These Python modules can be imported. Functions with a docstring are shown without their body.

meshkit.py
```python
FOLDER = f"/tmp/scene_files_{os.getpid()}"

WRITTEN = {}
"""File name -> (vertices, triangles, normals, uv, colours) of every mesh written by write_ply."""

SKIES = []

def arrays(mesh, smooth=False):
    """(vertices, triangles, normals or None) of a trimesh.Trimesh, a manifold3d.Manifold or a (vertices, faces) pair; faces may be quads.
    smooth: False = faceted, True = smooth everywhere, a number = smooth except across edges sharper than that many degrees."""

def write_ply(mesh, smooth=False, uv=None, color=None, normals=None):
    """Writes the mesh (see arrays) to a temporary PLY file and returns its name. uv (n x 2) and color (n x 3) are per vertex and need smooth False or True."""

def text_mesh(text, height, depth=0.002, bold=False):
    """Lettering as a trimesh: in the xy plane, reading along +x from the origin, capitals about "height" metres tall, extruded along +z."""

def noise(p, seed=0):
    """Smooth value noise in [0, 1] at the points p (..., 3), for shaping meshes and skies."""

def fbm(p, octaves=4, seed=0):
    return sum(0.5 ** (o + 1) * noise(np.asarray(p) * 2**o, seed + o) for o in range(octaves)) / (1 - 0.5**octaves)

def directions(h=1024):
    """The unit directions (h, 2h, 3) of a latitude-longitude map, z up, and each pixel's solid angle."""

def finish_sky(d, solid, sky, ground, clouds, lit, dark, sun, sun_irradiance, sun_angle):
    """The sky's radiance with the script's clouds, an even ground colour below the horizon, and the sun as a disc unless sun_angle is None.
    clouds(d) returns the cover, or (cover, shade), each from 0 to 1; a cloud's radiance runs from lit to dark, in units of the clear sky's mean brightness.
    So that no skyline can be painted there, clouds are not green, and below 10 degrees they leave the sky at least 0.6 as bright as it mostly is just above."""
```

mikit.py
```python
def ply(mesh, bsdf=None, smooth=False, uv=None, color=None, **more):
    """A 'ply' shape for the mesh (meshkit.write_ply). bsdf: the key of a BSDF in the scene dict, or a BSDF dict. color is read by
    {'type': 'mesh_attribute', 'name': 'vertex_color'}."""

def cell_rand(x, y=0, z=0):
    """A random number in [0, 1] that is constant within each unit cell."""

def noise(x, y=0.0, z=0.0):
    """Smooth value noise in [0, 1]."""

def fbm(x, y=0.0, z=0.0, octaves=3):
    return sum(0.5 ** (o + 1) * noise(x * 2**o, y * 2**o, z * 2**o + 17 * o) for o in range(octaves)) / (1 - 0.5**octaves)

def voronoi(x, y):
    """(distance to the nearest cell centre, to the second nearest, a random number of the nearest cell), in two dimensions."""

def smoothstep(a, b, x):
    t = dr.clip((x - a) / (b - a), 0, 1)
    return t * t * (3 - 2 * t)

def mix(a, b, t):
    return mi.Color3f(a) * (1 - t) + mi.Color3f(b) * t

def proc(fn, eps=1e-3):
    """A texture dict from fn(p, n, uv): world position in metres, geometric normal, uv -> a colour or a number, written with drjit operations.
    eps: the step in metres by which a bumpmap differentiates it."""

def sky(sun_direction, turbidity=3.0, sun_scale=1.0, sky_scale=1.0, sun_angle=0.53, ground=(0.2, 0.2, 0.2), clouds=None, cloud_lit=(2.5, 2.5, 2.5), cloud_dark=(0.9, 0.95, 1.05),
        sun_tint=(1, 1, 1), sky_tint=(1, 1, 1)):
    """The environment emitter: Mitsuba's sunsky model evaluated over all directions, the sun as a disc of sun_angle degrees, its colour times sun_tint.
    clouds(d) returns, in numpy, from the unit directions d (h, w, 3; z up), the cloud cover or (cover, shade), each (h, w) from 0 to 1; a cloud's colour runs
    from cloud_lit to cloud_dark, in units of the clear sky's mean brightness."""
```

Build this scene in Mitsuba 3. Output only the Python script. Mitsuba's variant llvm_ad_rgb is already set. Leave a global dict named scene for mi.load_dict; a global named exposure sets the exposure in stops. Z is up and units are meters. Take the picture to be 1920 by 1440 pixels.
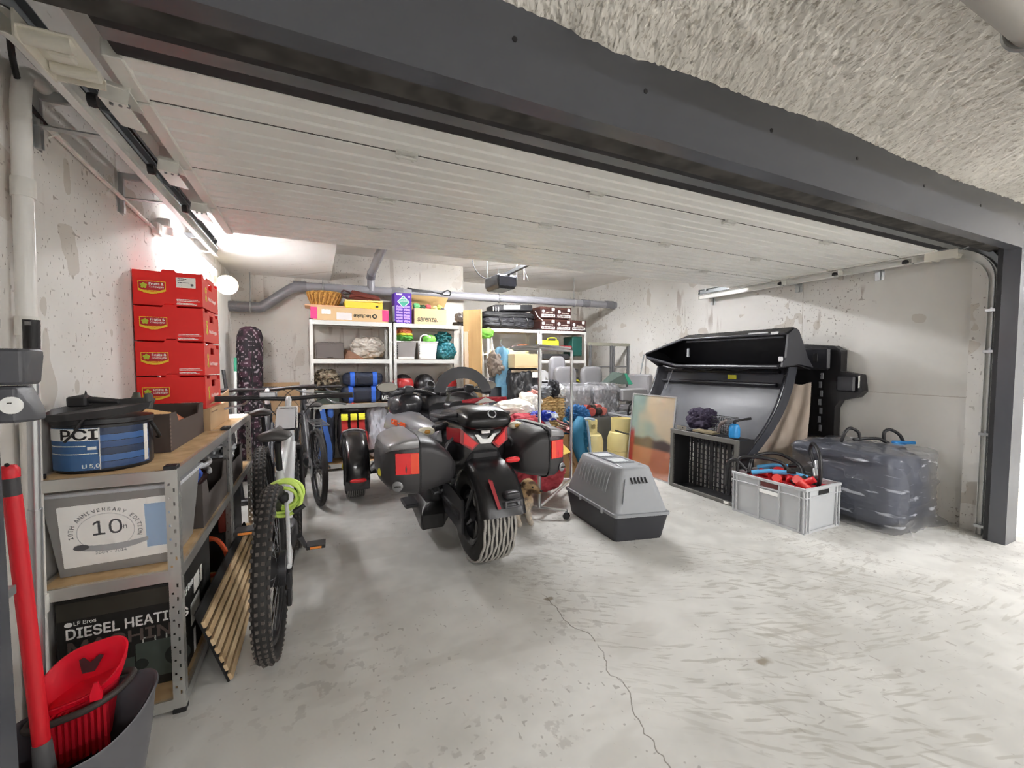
import math, random
import numpy as np, trimesh
import mitsuba as mi, drjit as dr
import mikit, meshkit
from scipy.spatial import ConvexHull
from shapely.geometry import Polygon, Point, box as sbox
from shapely import affinity, union_all
T = mi.ScalarTransform4f
scene, labels = {'type': 'scene'}, {}

# ------------------------------------------------------------ camera, light, exposure
exposure = 2.42
_yaw, _pit = math.atan2(368, 788), math.atan2(38, 788)
_f = [math.sin(_yaw) * math.cos(_pit), math.cos(_yaw) * math.cos(_pit), -math.sin(_pit)]
scene['camera'] = {'type': 'perspective', 'fov': 2 * math.degrees(math.atan(960 / 788)), 'fov_axis': 'x', 'near_clip': 0.02, 'far_clip': 100,
                   'to_world': T().look_at(origin=[0, 0, 1.28], target=[_f[0], _f[1], 1.28 + _f[2]], up=[0, 0, 1])}
HALL_LAMP, TUBE_LAMP, GLOBE_LAMP, BACK_LAMP = 24.0, 40.0, 0.5, 36.0     # radiance of the hall tubes, the wall tube, the globe and the tube behind the door

# ------------------------------------------------------------ materials
def lin(c):
    if isinstance(c, str):
        c = [int(c[i:i + 2], 16) / 255 for i in (0, 2, 4)]
    return [x / 12.92 if x < 0.04045 else ((x + 0.055) / 1.055) ** 2.4 for x in c]
def rgb(c): return {'type': 'rgb', 'value': lin(c)}
def V(c): return mi.Color3f(*lin(c))
_m = {}
def mat(c, rough=0.6, metal=0.0, spec=0.5, coat=0.0, sheen=0.0):
    """Key of a plain material of the scene."""
    k = (str(c), rough, metal, spec, coat, sheen)
    if k not in _m:
        name = 'paint_%d' % len(_m)
        d = {'type': 'principled', 'base_color': rgb(c), 'roughness': rough, 'metallic': metal, 'specular': spec}
        if coat: d.update(clearcoat=coat, clearcoat_gloss=0.9)
        if sheen: d.update(sheen=sheen)
        scene[name] = {'type': 'twosided', 'b': d}
        _m[k] = name
    return _m[k]
def pmat(name, fn, rough=0.8, metal=0.0, spec=0.3, bump=None, amp=1.0, eps=1e-3):
    d = {'type': 'principled', 'base_color': mikit.proc(fn), 'roughness': rough, 'metallic': metal, 'specular': spec}
    if bump is not None:
        d = {'type': 'bumpmap', 'arbitrary': mikit.proc(bump, eps), 'scale': amp, 'bsdf': d}
    scene[name] = {'type': 'twosided', 'b': d}
    return name
N, FB, SS, MX = mikit.noise, mikit.fbm, mikit.smoothstep, mikit.mix
def VCOL(rough=0.75, metal=0.0):
    k = 'vcol_%d' % int(rough * 100)
    scene.setdefault(k, {'type': 'twosided', 'b': {'type': 'principled', 'base_color': {'type': 'mesh_attribute', 'name': 'vertex_color'}, 'roughness': rough, 'metallic': metal, 'specular': 0.3}})
    return k

# ------------------------------------------------------------ mesh helpers
def TM(v, f): return trimesh.Trimesh(np.asarray(v, float), np.asarray(f, int), process=False)
def cat(*ms):
    out = []
    for m in ms: out += list(m) if isinstance(m, (list, tuple)) else [m]
    return trimesh.util.concatenate(out)
def hull(p):
    p = np.asarray(p, float); h = ConvexHull(p)
    used = np.unique(h.simplices); re = -np.ones(len(p), int); re[used] = np.arange(len(used))
    v, f = p[used], re[h.simplices]
    c = v.mean(0); n = np.cross(v[f[:, 1]] - v[f[:, 0]], v[f[:, 2]] - v[f[:, 0]])
    bad = ((v[f[:, 0]] - c) * n).sum(1) < 0
    f[bad] = f[bad][:, ::-1]
    return TM(v, f)
def box(x0, x1, y0, y1, z0, z1, b=0.0):
    lo, hi = np.minimum([x0, y0, z0], [x1, y1, z1]), np.maximum([x0, y0, z0], [x1, y1, z1])
    b = min(b, 0.45 * (hi - lo).min())
    if b <= 0:
        m = trimesh.creation.box(hi - lo); m.apply_translation((lo + hi) / 2); return m
    pts = []
    for sx in (0, 1):
        for sy in (0, 1):
            for sz in (0, 1):
                c = np.where([sx, sy, sz], hi, lo); s = np.where([sx, sy, sz], -b, b)
                for k in range(3):
                    q = c + s; q[k] = c[k]; pts.append(q)
    return hull(pts)
def cbox(c, s, b=0.0):
    c, s = np.array(c, float), np.array(s, float) / 2
    return box(*np.stack([c - s, c + s], 1).ravel(), b)
def frame_of(d):
    d = np.asarray(d, float); d = d / np.linalg.norm(d)
    a = np.cross(d, [0, 0, 1] if abs(d[2]) < 0.9 else [1, 0, 0]); a /= np.linalg.norm(a)
    return a, np.cross(d, a), d
def loft(rings, closed=False, cap=True):
    """Skin over rings of equal point count (k, n, 3)."""
    R = np.asarray(rings, float); k, n = R.shape[:2]
    v = R.reshape(-1, 3); f = []
    i = np.arange(n); j = (i + 1) % n
    for s in range(k if closed else k - 1):
        a, b = s * n, ((s + 1) % k) * n
        f.append(np.stack([a + i, a + j, b + j], 1)); f.append(np.stack([a + i, b + j, b + i], 1))
    f = np.vstack(f)
    if cap and not closed:
        v = np.vstack([v, R[0].mean(0), R[-1].mean(0)])
        f = np.vstack([f, np.stack([j, i, 0 * i + k * n], 1), np.stack([(k - 1) * n + i, (k - 1) * n + j, 0 * i + k * n + 1], 1)])
    m = TM(v, f)
    if m.volume < 0: m.invert()
    return m
def tube(path, r, n=10, closed=False, cap=True):
    P = np.asarray(path, float); k = len(P); r = np.broadcast_to(np.asarray(r, float), (k,))
    if closed: t = np.roll(P, -1, 0) - np.roll(P, 1, 0)
    else: t = np.gradient(P, axis=0)
    t /= np.linalg.norm(t, axis=1, keepdims=True) + 1e-12
    a = frame_of(t[0])[0]; rings = []
    ang = np.arange(n) * 2 * np.pi / n
    for q in range(k):
        a = a - t[q] * (a @ t[q]); a /= np.linalg.norm(a)
        b = np.cross(t[q], a)
        rings.append(P[q] + r[q] * (np.cos(ang)[:, None] * a + np.sin(ang)[:, None] * b))
    return loft(rings, closed, cap)
def cyl(p0, p1, r0, r1=None, n=18): return tube([p0, p1], [r0, r0 if r1 is None else r1], n)
def spline(pts, n=24, closed=False):
    """Catmull-Rom through the points."""
    P = np.asarray(pts, float)
    Q = np.vstack([P[-1], P, P[0], P[1]]) if closed else np.vstack([2 * P[0] - P[1], P, 2 * P[-1] - P[-2]])
    out = []; segs = len(P) if closed else len(P) - 1
    for s in np.linspace(0, segs, n, endpoint=not closed):
        i = min(int(s), segs - 1); u = s - i
        a, b, c, d = Q[i:i + 4]
        out.append(0.5 * ((2 * b) + (c - a) * u + (2 * a - 5 * b + 4 * c - d) * u * u + (3 * b - a - 3 * c + d) * u ** 3))
    return np.array(out)
def lathe(prof, n=28, o=(0, 0, 0), axis=(0, 0, 1)):
    """Profile of (radius, height) about the axis; end it on radius 0 to close."""
    a, b, d = frame_of(axis); ang = np.arange(n) * 2 * np.pi / n
    return loft([np.asarray(o) + d * z + max(r, 1e-5) * (np.cos(ang)[:, None] * a + np.sin(ang)[:, None] * b) for r, z in prof])
def poly(pts): return Polygon(pts)
def prism(p, h, o=(0, 0, 0), u=(1, 0, 0), v=(0, 1, 0)):
    """Polygon (2-D) extruded by h along u x v, laid out on the axes u, v at o."""
    gs = getattr(p, 'geoms', [p]) if not isinstance(p, (list, tuple, np.ndarray)) else [Polygon(p)]
    m = trimesh.util.concatenate([trimesh.creation.extrude_polygon(g, abs(h), engine='earcut') for g in gs if g.area > 1e-10])
    if h < 0: m.apply_translation([0, 0, h])
    return basis(m, o, u, v)
def basis(m, o, u, v):
    u, v = np.asarray(u, float), np.asarray(v, float); w = np.cross(u, v); w /= np.linalg.norm(w)
    M = np.eye(4); M[:3, 0], M[:3, 1], M[:3, 2], M[:3, 3] = u, v, w, o
    m = m.copy(); m.apply_transform(M); return m
def rot(deg, axis='z', o=(0, 0, 0)):
    return trimesh.transformations.rotation_matrix(math.radians(deg), {'x': [1, 0, 0], 'y': [0, 1, 0], 'z': [0, 0, 1]}[axis] if isinstance(axis, str) else axis, o)
def mv(m, loc=(0, 0, 0), rz=0, rx=0, ry=0, s=1.0):
    m = m.copy()
    if np.any(np.asarray(s) != 1.0): m.apply_transform(np.diag([*np.broadcast_to(s, 3), 1.0]))
    for d, ax in ((rx, 'x'), (ry, 'y'), (rz, 'z')):
        if d: m.apply_transform(rot(d, ax))
    m.apply_translation(loc); return m
def text(s, h, o, u=(1, 0, 0), v=(0, 0, 1), bold=False, depth=0.0012, fit=None):
    m = meshkit.text_mesh(s, h, depth, bold)
    if fit:
        w = m.bounds[1][0] - m.bounds[0][0]; m.apply_transform(np.diag([fit / w, 1, 1, 1]))
    return basis(m, o, u, v)
def sup(c, s, e=0.5, n=4, noise=0.0, freq=3.0, seed=0, fine=0.0, e2=None):
    """Rounded lump: superellipsoid of size s about c (e: 1 = ellipsoid, small = box), with soft bulges."""
    m = trimesh.creation.icosphere(subdivisions=n); p = m.vertices.copy()
    e2 = e if e2 is None else e2
    q = np.sign(p) * np.abs(p) ** 1.0
    pw = np.array([2 / e, 2 / e, 2 / e2])
    den = (np.abs(q[:, 0]) ** pw[0] + np.abs(q[:, 1]) ** pw[1]) ** (e / 1.0 / e2) if False else None
    k = (np.abs(q) ** pw).sum(1) ** (-1.0 / np.mean(pw))
    q = q * k[:, None]
    v = q * np.asarray(s, float) / 2
    if noise or fine:
        d = (meshkit.fbm(q * freq + seed * 7.3 + 50, 3, seed) - 0.5) * 2 * noise
        if fine: d = d - np.abs(meshkit.noise(q * freq * 2.2 + seed * 3 + 90, seed + 5) - 0.5) * 2 * fine
        v = v + p * d[:, None]
    m.vertices = v + np.asarray(c, float)
    return m
def sheet(fn, nu, nv, th=0.004):
    """A cloth or metal sheet fn(u, v) -> point, with thickness th."""
    U, W = np.meshgrid(np.linspace(0, 1, nu), np.linspace(0, 1, nv), indexing='ij')
    P = np.array([[fn(a, b) for a, b in zip(r, q)] for r, q in zip(U, W)], float)
    return solid(P, th)
def solid(P, th):
    nu, nv = P.shape[:2]
    du, dv = np.gradient(P, axis=0), np.gradient(P, axis=1)
    n = np.cross(du, dv); n /= np.linalg.norm(n, axis=2, keepdims=True) + 1e-12
    A, B = (P + n * th / 2).reshape(-1, 3), (P - n * th / 2).reshape(-1, 3)
    id_ = np.arange(nu * nv).reshape(nu, nv)
    q = np.stack([id_[:-1, :-1], id_[1:, :-1], id_[1:, 1:], id_[:-1, 1:]], -1).reshape(-1, 4)
    f = np.vstack([q[:, [0, 1, 2]], q[:, [0, 2, 3]]]); o = nu * nv
    f2 = f[:, ::-1] + o
    e = np.concatenate([id_[:, 0], id_[-1, 1:], id_[-2::-1, -1], id_[0, -2:0:-1]]); e2 = np.roll(e, -1)
    s = np.vstack([np.stack([e, e + o, e2 + o], 1), np.stack([e, e2 + o, e2], 1)])
    m = TM(np.vstack([A, B]), np.vstack([f, f2, s]))
    if m.volume < 0: m.invert()
    return m
def open_box(x0, x1, y0, y1, z0, z1, t=0.004, taper=0.0, b=0.0):
    """Open-topped container (walls of thickness t), wider at the top by taper on every side."""
    def ring(d, z): return [[x0 + d, y0 + d, z], [x1 - d, y0 + d, z], [x1 - d, y1 - d, z], [x0 + d, y1 - d, z]]
    return loft([ring(taper, z0), ring(0, z1), ring(t, z1), ring(taper + t, z0 + t)])

# ------------------------------------------------------------ scene helpers
_count = {}
def fresh(k):
    n = _count.get(k, 0); _count[k] = n + 1
    return k if n == 0 else '%s_%03d' % (k, n)
def thing(name, label, cat_, group=None, kind=None):
    k = fresh(name); labels[k] = {'label': label, 'category': cat_}
    if group: labels[k]['group'] = group
    if kind: labels[k]['kind'] = kind
    return k
def part(parent, name, mesh, m, smooth=35, label=None, kind=None, **kw):
    k = fresh(parent + '__' + name); scene[k] = mikit.ply(mesh, m, smooth=smooth, **kw)
    if label or kind:
        labels[k] = {}
        if label: labels[k]['label'] = label
        if kind: labels[k]['kind'] = kind
    return k
def one(name, mesh, m, label, cat_, group=None, smooth=35, kind=None, **kw):
    k = thing(name, label, cat_, group, kind); scene[k] = mikit.ply(mesh, m, smooth=smooth, **kw); return k
def struct(name, mesh, m, label, smooth=False, **kw):
    scene[name] = mikit.ply(mesh, m, smooth=smooth, **kw); labels[name] = {'kind': 'structure', 'label': label}; _count[name] = 1; return name
def shape(parent_label_key): return parent_label_key
X, Y, Z = np.eye(3)
# ------------------------------------------------------------ the room
def f_floor(p, n, uv):
    t = FB(p.x * 1.1, p.y * 1.1, 0.0, 4); s = FB(p.x * 9, p.y * 9, 3.0, 3)
    c = MX(lin('b3b2ad'), lin('c9c8c3'), SS(0.3, 0.7, t * 0.7 + s * 0.3))
    st = SS(0.60, 0.72, FB(p.x * 2.3 + 9, p.y * 5.2, 7.0, 4))                      # cloudy stains
    c = MX(c, lin('aaa7a0'), st * 0.35)
    # curved trowel and tyre scuffs: fine broken arcs round two centres
    for cx0, cy0, fr0, ms, k0 in ((3.2, 4.6, 62.0, 0.50, 2.0), (-0.6, -1.2, 48.0, 0.56, 9.0)):
        r = dr.sqrt(dr.square(p.x - cx0) + dr.square(p.y - cy0)); th = dr.atan2(p.y - cy0, p.x - cx0); w = FB(p.x * 2.2, p.y * 2.2, k0, 3)
        arc = SS(0.60, 0.74, FB(r * fr0 + w * 5, th * 34, k0, 3)) * SS(ms, ms + 0.14, FB(p.x * 1.3 + k0, p.y * 1.3, k0, 2)) * SS(1.15, 1.6, p.x + p.y * 0.15)
        c = MX(c, lin('969389'), arc * 0.5)
    gr = SS(0.60, 0.70, FB(p.x * 26, p.y * 26, 31.0, 4)) * SS(0.54, 0.66, FB(p.x * 1.7 + 3, p.y * 1.7 + 5, 6.0, 2))
    c = MX(c, lin('a09d97'), gr * 0.5)
    # a crack running towards the hall
    q = (1.98 - p.y) / 1.0
    cx = 1.16 - 0.13 * q + (FB(p.y * 7, 1.0, 0.0, 4) - 0.5) * 0.14
    cr = SS(0.004, 0.0012, dr.abs(p.x - cx)) * SS(2.05, 1.9, p.y) * SS(0.3, 0.45, N(p.y * 30, 2.0, 0.0) + 0.3)
    cx2 = 1.02 + (p.y - 2.0) * 0.35 + (FB(p.y * 9, 4.0, 0.0, 3) - 0.5) * 0.12
    cr2 = SS(0.003, 0.001, dr.abs(p.x - cx2)) * SS(2.1, 1.95, p.y)
    c = MX(c, lin('77736b'), dr.minimum(cr + cr2 * 0.0, 1) * 0.8)
    # two oil and rust spots
    for a, b, s_ in ((1.13, 1.94, 0.028), (1.72, 1.13, 0.05)):
        dd = dr.sqrt(dr.square(p.x - a) + dr.square((p.y - b) * 1.6)) + (N(p.x * 40, p.y * 40, 0.0) - 0.5) * 0.03
        c = MX(c, lin('6f6148'), SS(s_, s_ * 0.4, dd) * 0.7)
    sp = SS(0.88, 0.95, N(p.x * 62, p.y * 62, 5.0)) * SS(0.45, 0.6, FB(p.x * 3, p.y * 3, 8.0, 2))
    return MX(c, lin('8f8b84'), sp * 0.6)
pmat('concrete_floor', f_floor, rough=0.62, spec=0.35)
def wall_fn(base, light, dark, holes, seed):
    def fn(p, n, uv):
        a = p.x + p.y; t = FB(a * 1.3, p.z * 1.3, seed, 4)
        c = MX(lin(base), lin(light), SS(0.3, 0.7, t))
        c = MX(c, lin(dark), SS(0.5, 0.75, FB(a * 0.9 + seed, p.z * 0.5, seed + 4, 3)) * 0.35)       # damp tone
        dr_ = SS(0.66, 0.74, FB(a * 11, p.z * 1.4, seed + 9, 3)) * SS(0.52, 0.62, FB(a * 1.3, p.z * 1.8, seed + 2, 2))
        c = MX(c, lin('8d8075'), dr_ * 0.55)                                                     # streaks
        cell = N(a * 44, p.z * 40, seed + 3); cell2 = N(a * 95, p.z * 90, seed + 5)
        m = FB(a * 1.1 + 2, p.z * 1.1, seed + 8, 2)
        c = MX(c, lin('7c7168'), SS(holes, holes + 0.05, cell) * 0.6 * SS(0.35, 0.5, m))
        c = MX(c, lin('6a635c'), SS(holes + 0.01, holes + 0.05, cell2) * 0.8 * SS(0.4, 0.55, m))
        pt = SS(0.75, 0.757, FB(a * 5.0, p.z * 4.2, seed + 13, 3))                                # repair patches
        return MX(c, lin('b6aea3'), pt * 0.6)
    return fn
pmat('concrete_left', wall_fn('d2cfca', 'e0deda', 'c2beb9', 0.90, 1.0), rough=0.85)
pmat('concrete_back', wall_fn('c9c5be', 'd9d6d0', 'b6b0a8', 0.90, 20.0), rough=0.85)
def f_right(p, n, uv):
    c = wall_fn('d0cec9', 'dedcd8', 'c6c3bd', 0.885, 40.0)(p, n, uv)
    j = SS(0.006, 0.002, dr.abs(p.z - 1.02 - (p.y - 2) * 0.01)) + SS(0.006, 0.002, dr.abs(p.y - 2.72)) * SS(1.0, 1.1, p.z)   # formwork joints
    return MX(c, lin('a39c92'), dr.minimum(j, 1) * 0.6)
pmat('concrete_right', f_right, rough=0.85)
pmat('concrete_soffit', wall_fn('cfccc7', 'dddad6', 'c0bbb3', 0.92, 60.0), rough=0.85)
def f_rough(p, n, uv):
    t = FB(p.x * 2, p.y * 2, 1.0, 3); g = FB(p.x * 150 - p.y * 40, p.y * 70 + p.x * 30, 4.0, 3)
    c = MX(lin('dcd8d0'), lin('ebe7df'), SS(0.35, 0.65, t))
    return MX(c, lin('9d9587'), SS(0.60, 0.72, g) * 0.6)
pmat('sprayed_insulation', f_rough, rough=0.95, bump=lambda p, n, uv: FB(p.x * 130 - p.y * 36, p.y * 60 + p.x * 26, 4.0, 3), amp=0.016, eps=2e-3)
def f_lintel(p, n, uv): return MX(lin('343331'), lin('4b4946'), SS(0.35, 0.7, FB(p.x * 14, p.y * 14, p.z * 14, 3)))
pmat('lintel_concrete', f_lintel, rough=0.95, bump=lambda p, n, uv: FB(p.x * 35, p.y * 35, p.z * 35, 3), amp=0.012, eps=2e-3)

struct('floor', box(-4, 9, -6, 7.2, -0.12, 0), 'concrete_floor', 'smooth grey concrete floor with scuffs and a long crack')
struct('wall_left', box(-1.05, -0.87, 1.22, 7.2, 0, 2.8), 'concrete_left', 'pale concrete left wall of the garage with dark flecks')
struct('wall_back', cat(box(-0.87, 1.93, 5.78, 6.9, 0, 2.8), box(1.93, 4.62, 6.85, 7.0, 0, 2.8)), 'concrete_back', 'stained concrete back wall behind the shelves')
struct('wall_right', box(4.62, 4.8, 1.22, 7.2, 0, 2.8), 'concrete_right', 'pocked concrete right wall of the garage')
struct('ceiling', cat(box(-0.87, 4.62, 1.23, 6.9, 2.66, 2.8), box(-0.87, 0.19, 3.42, 5.78, 2.32, 2.66)), 'concrete_soffit', 'concrete ceiling of the garage with a lowered beam at left')
# the hall outside
struct('wall_front', cat(box(4.55, 9, 1.2, 1.45, 0, 2.6), box(-4, -0.64, 1.2, 1.22, 0, 2.6)), 'concrete_left', 'concrete wall beside the garage opening')
struct('wall_hall', cat(box(-4.15, -4, -6, 1.4, 0, 2.6), box(9, 9.15, -6, 1.4, 0, 2.6), box(-4, 9, -6.15, -6, 0, 2.6)), 'concrete_left', 'walls of the parking hall')
_ex = np.array([-5, -0.6, 0.54, 0.91, 1.27, 1.7, 2.14, 2.7, 3.42, 4.18, 4.6, 10]); _ez = np.array([2.33, 2.33, 2.334, 2.308, 2.332, 2.338, 2.36, 2.343, 2.336, 2.358, 2.352, 2.35])
def rough_ceiling():
    xs = np.concatenate([np.linspace(-4, -0.8, 30), np.linspace(-0.78, 5.2, 420), np.linspace(5.25, 9, 40)]); ys = np.concatenate([np.linspace(-6, -0.3, 30), np.linspace(-0.27, 1.16, 130)])
    XX, YY = np.meshgrid(xs, ys, indexing='ij')
    P = np.stack([XX * 1.0, YY * 1.0, XX * 0], -1)
    q = np.stack([XX * 0.94 - YY * 0.34, YY * 0.94 + XX * 0.34, XX * 0], -1) * np.array([62, 26, 1.0])
    rough_ = meshkit.fbm(q + 40, 4, 3) - 0.5
    big = meshkit.fbm(P * 2.2 + 11, 2, 5) - 0.5
    zz = 2.385 + rough_ * 0.034 + big * 0.03
    edge = np.interp(XX, _ex, _ez) + (meshkit.fbm(P * 9 + 3, 2, 8) - 0.5) * 0.012
    t = np.clip((YY - 0.72) / 0.44, 0, 1) ** 2
    zz = zz * (1 - t) + (edge + rough_ * 0.02) * t
    P[..., 2] = zz
    n, k = P.shape[:2]; i = np.arange(n * k).reshape(n, k)
    f = np.stack([i[:-1, :-1], i[:-1, 1:], i[1:, 1:], i[1:, :-1]], -1).reshape(-1, 4)
    return (P.reshape(-1, 3), f)
struct('ceiling_hall', rough_ceiling(), 'sprayed_insulation', 'rough sprayed insulation ceiling in front of the opening', smooth=True)

# steel portal round the opening
STEEL = mat('46484d', 0.24, 0.0, 0.6)
SCREW = mat('2a2a2c', 0.5, 0.6)
k = thing('trim_1', 'dark grey steel facing beam over the garage opening', 'beam', kind='structure'); del labels[k]['category']
xs = np.linspace(-0.8, 4.62, 60)
part(k, 'facing', prism(poly([(-0.8, 2.077)] + [(4.62, 2.077)] + [(x, np.interp(x, _ex, _ez) + 0.03) for x in xs[::-1]]), 0.012, (0, 1.172, 0), (1, 0, 0), (0, 0, 1)), STEEL, False)
part(k, 'flange', box(-0.8, 4.62, 1.16, 1.225, 2.070, 2.080), STEEL, False)
part(k, 'flange_return', box(-0.8, 4.62, 1.215, 1.225, 2.080, 2.12), STEEL, False)
for x in (0.55, 1.05, 1.72, 2.35, 3.0, 3.7, 4.3, 4.39):
    z = np.interp(x, _ex, _ez) - (0.10 if x < 4.25 else 0.14)
    part(k, 'screw', lathe([(0.001, -0.006), (0.0075, -0.005), (0.0085, 0), (0.0, 0.0)], 10, (x, 1.158, z), (0, -1, 0)), SCREW)
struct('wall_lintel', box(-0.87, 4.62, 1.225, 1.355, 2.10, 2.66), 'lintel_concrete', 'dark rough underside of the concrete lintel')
k = thing('trim_2', 'grey steel post at the right of the opening', 'post', kind='structure'); del labels[k]['category']
part(k, 'face', box(4.385, 4.56, 1.16, 1.172, 0, 2.08), STEEL, False); part(k, 'reveal', box(4.375, 4.387, 1.16, 1.245, 0, 2.08), STEEL, False)
part(k, 'rubber_seal', box(4.39, 4.43, 1.245, 1.275, 0, 2.12), mat('1c1d20', 0.5), False)
for z in (2.03, ): part(k, 'screw', lathe([(0.001, -0.006), (0.0075, -0.005), (0.0085, 0), (0, 0)], 10, (4.47, 1.158, z), (0, -1, 0)), SCREW)
k = thing('trim_3', 'grey steel post at the left edge of the opening', 'post', kind='structure'); del labels[k]['category']
part(k, 'face', box(-0.74, -0.598, 1.16, 1.172, 0, 2.08), STEEL, False); part(k, 'reveal', box(-0.610, -0.598, 1.16, 1.235, 0, 2.08), STEEL, False)

# lamps of the hall (behind the camera) and of the garage
EMIT = {'type': 'area', 'radiance': {'type': 'rgb', 'value': [HALL_LAMP, HALL_LAMP, HALL_LAMP * 1.03]}}
WHITE_ENAMEL = mat('eeeeea', 0.35); GALV0 = mat('b9bcbd', 0.32, 0.85)
for x, y in ((-0.6, -4.4), (2.2, -3.4), (4.4, -0.9), (6.9, -0.4)):
    k = thing('hall_lamp', 'tube lamp on the ceiling of the parking hall', 'lamp', 'tube lamps of the parking hall')
    part(k, 'housing', box(x - 0.75, x + 0.75, y - 0.07, y + 0.07, 2.25, 2.34, 0.01), WHITE_ENAMEL)
    part(k, 'diffuser', box(x - 0.73, x + 0.73, y - 0.055, y + 0.055, 2.2, 2.249), mat('ffffff'), False, emitter=EMIT)
k = thing('wall_lamp', 'bright white tube lamp high on the left wall behind the red boxes', 'lamp')
part(k, 'housing', box(-0.868, -0.80, 3.30, 4.66, 2.125, 2.18, 0.008), WHITE_ENAMEL)
part(k, 'tube', cyl((-0.815, 3.34, 2.10), (-0.815, 4.62, 2.10), 0.016, n=14), mat('ffffff'), True, emitter={'type': 'area', 'radiance': {'type': 'rgb', 'value': [TUBE_LAMP, TUBE_LAMP, TUBE_LAMP * 1.03]}})
for y in (3.33, 4.63): part(k, 'tube_holder', box(-0.84, -0.79, y - 0.012, y + 0.012, 2.08, 2.13, 0.004), WHITE_ENAMEL)
k = thing('ceiling_lamp', 'tube lamp on the ceiling behind the opened door', 'lamp')
part(k, 'housing', box(1.6, 3.1, 4.44, 4.56, 2.60, 2.66, 0.01), WHITE_ENAMEL)
part(k, 'diffuser', box(1.62, 3.08, 4.455, 4.545, 2.56, 2.599), mat('ffffff'), False, emitter={'type': 'area', 'radiance': {'type': 'rgb', 'value': [BACK_LAMP, BACK_LAMP, BACK_LAMP * 1.02]}})
k = thing('globe_lamp', 'cream round globe lamp on the left wall beyond the red boxes', 'lamp')
part(k, 'base', lathe([(0.0, 0), (0.06, 0), (0.06, 0.03), (0.0, 0.03)], 20, (-0.87, 4.95, 2.05), (1, 0, 0)), WHITE_ENAMEL)
part(k, 'globe', sup((-0.77, 4.95, 2.05), (0.19, 0.19, 0.19), 1.0, 3), mat('fff4d8', 0.3), True, emitter={'type': 'area', 'radiance': {'type': 'rgb', 'value': [GLOBE_LAMP, GLOBE_LAMP * 0.92, GLOBE_LAMP * 0.72]}})
part(k, 'cable', tube([(-0.86, 4.95, 2.10), (-0.86, 4.95, 2.3)], 0.008, 8), WHITE_ENAMEL)
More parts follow.
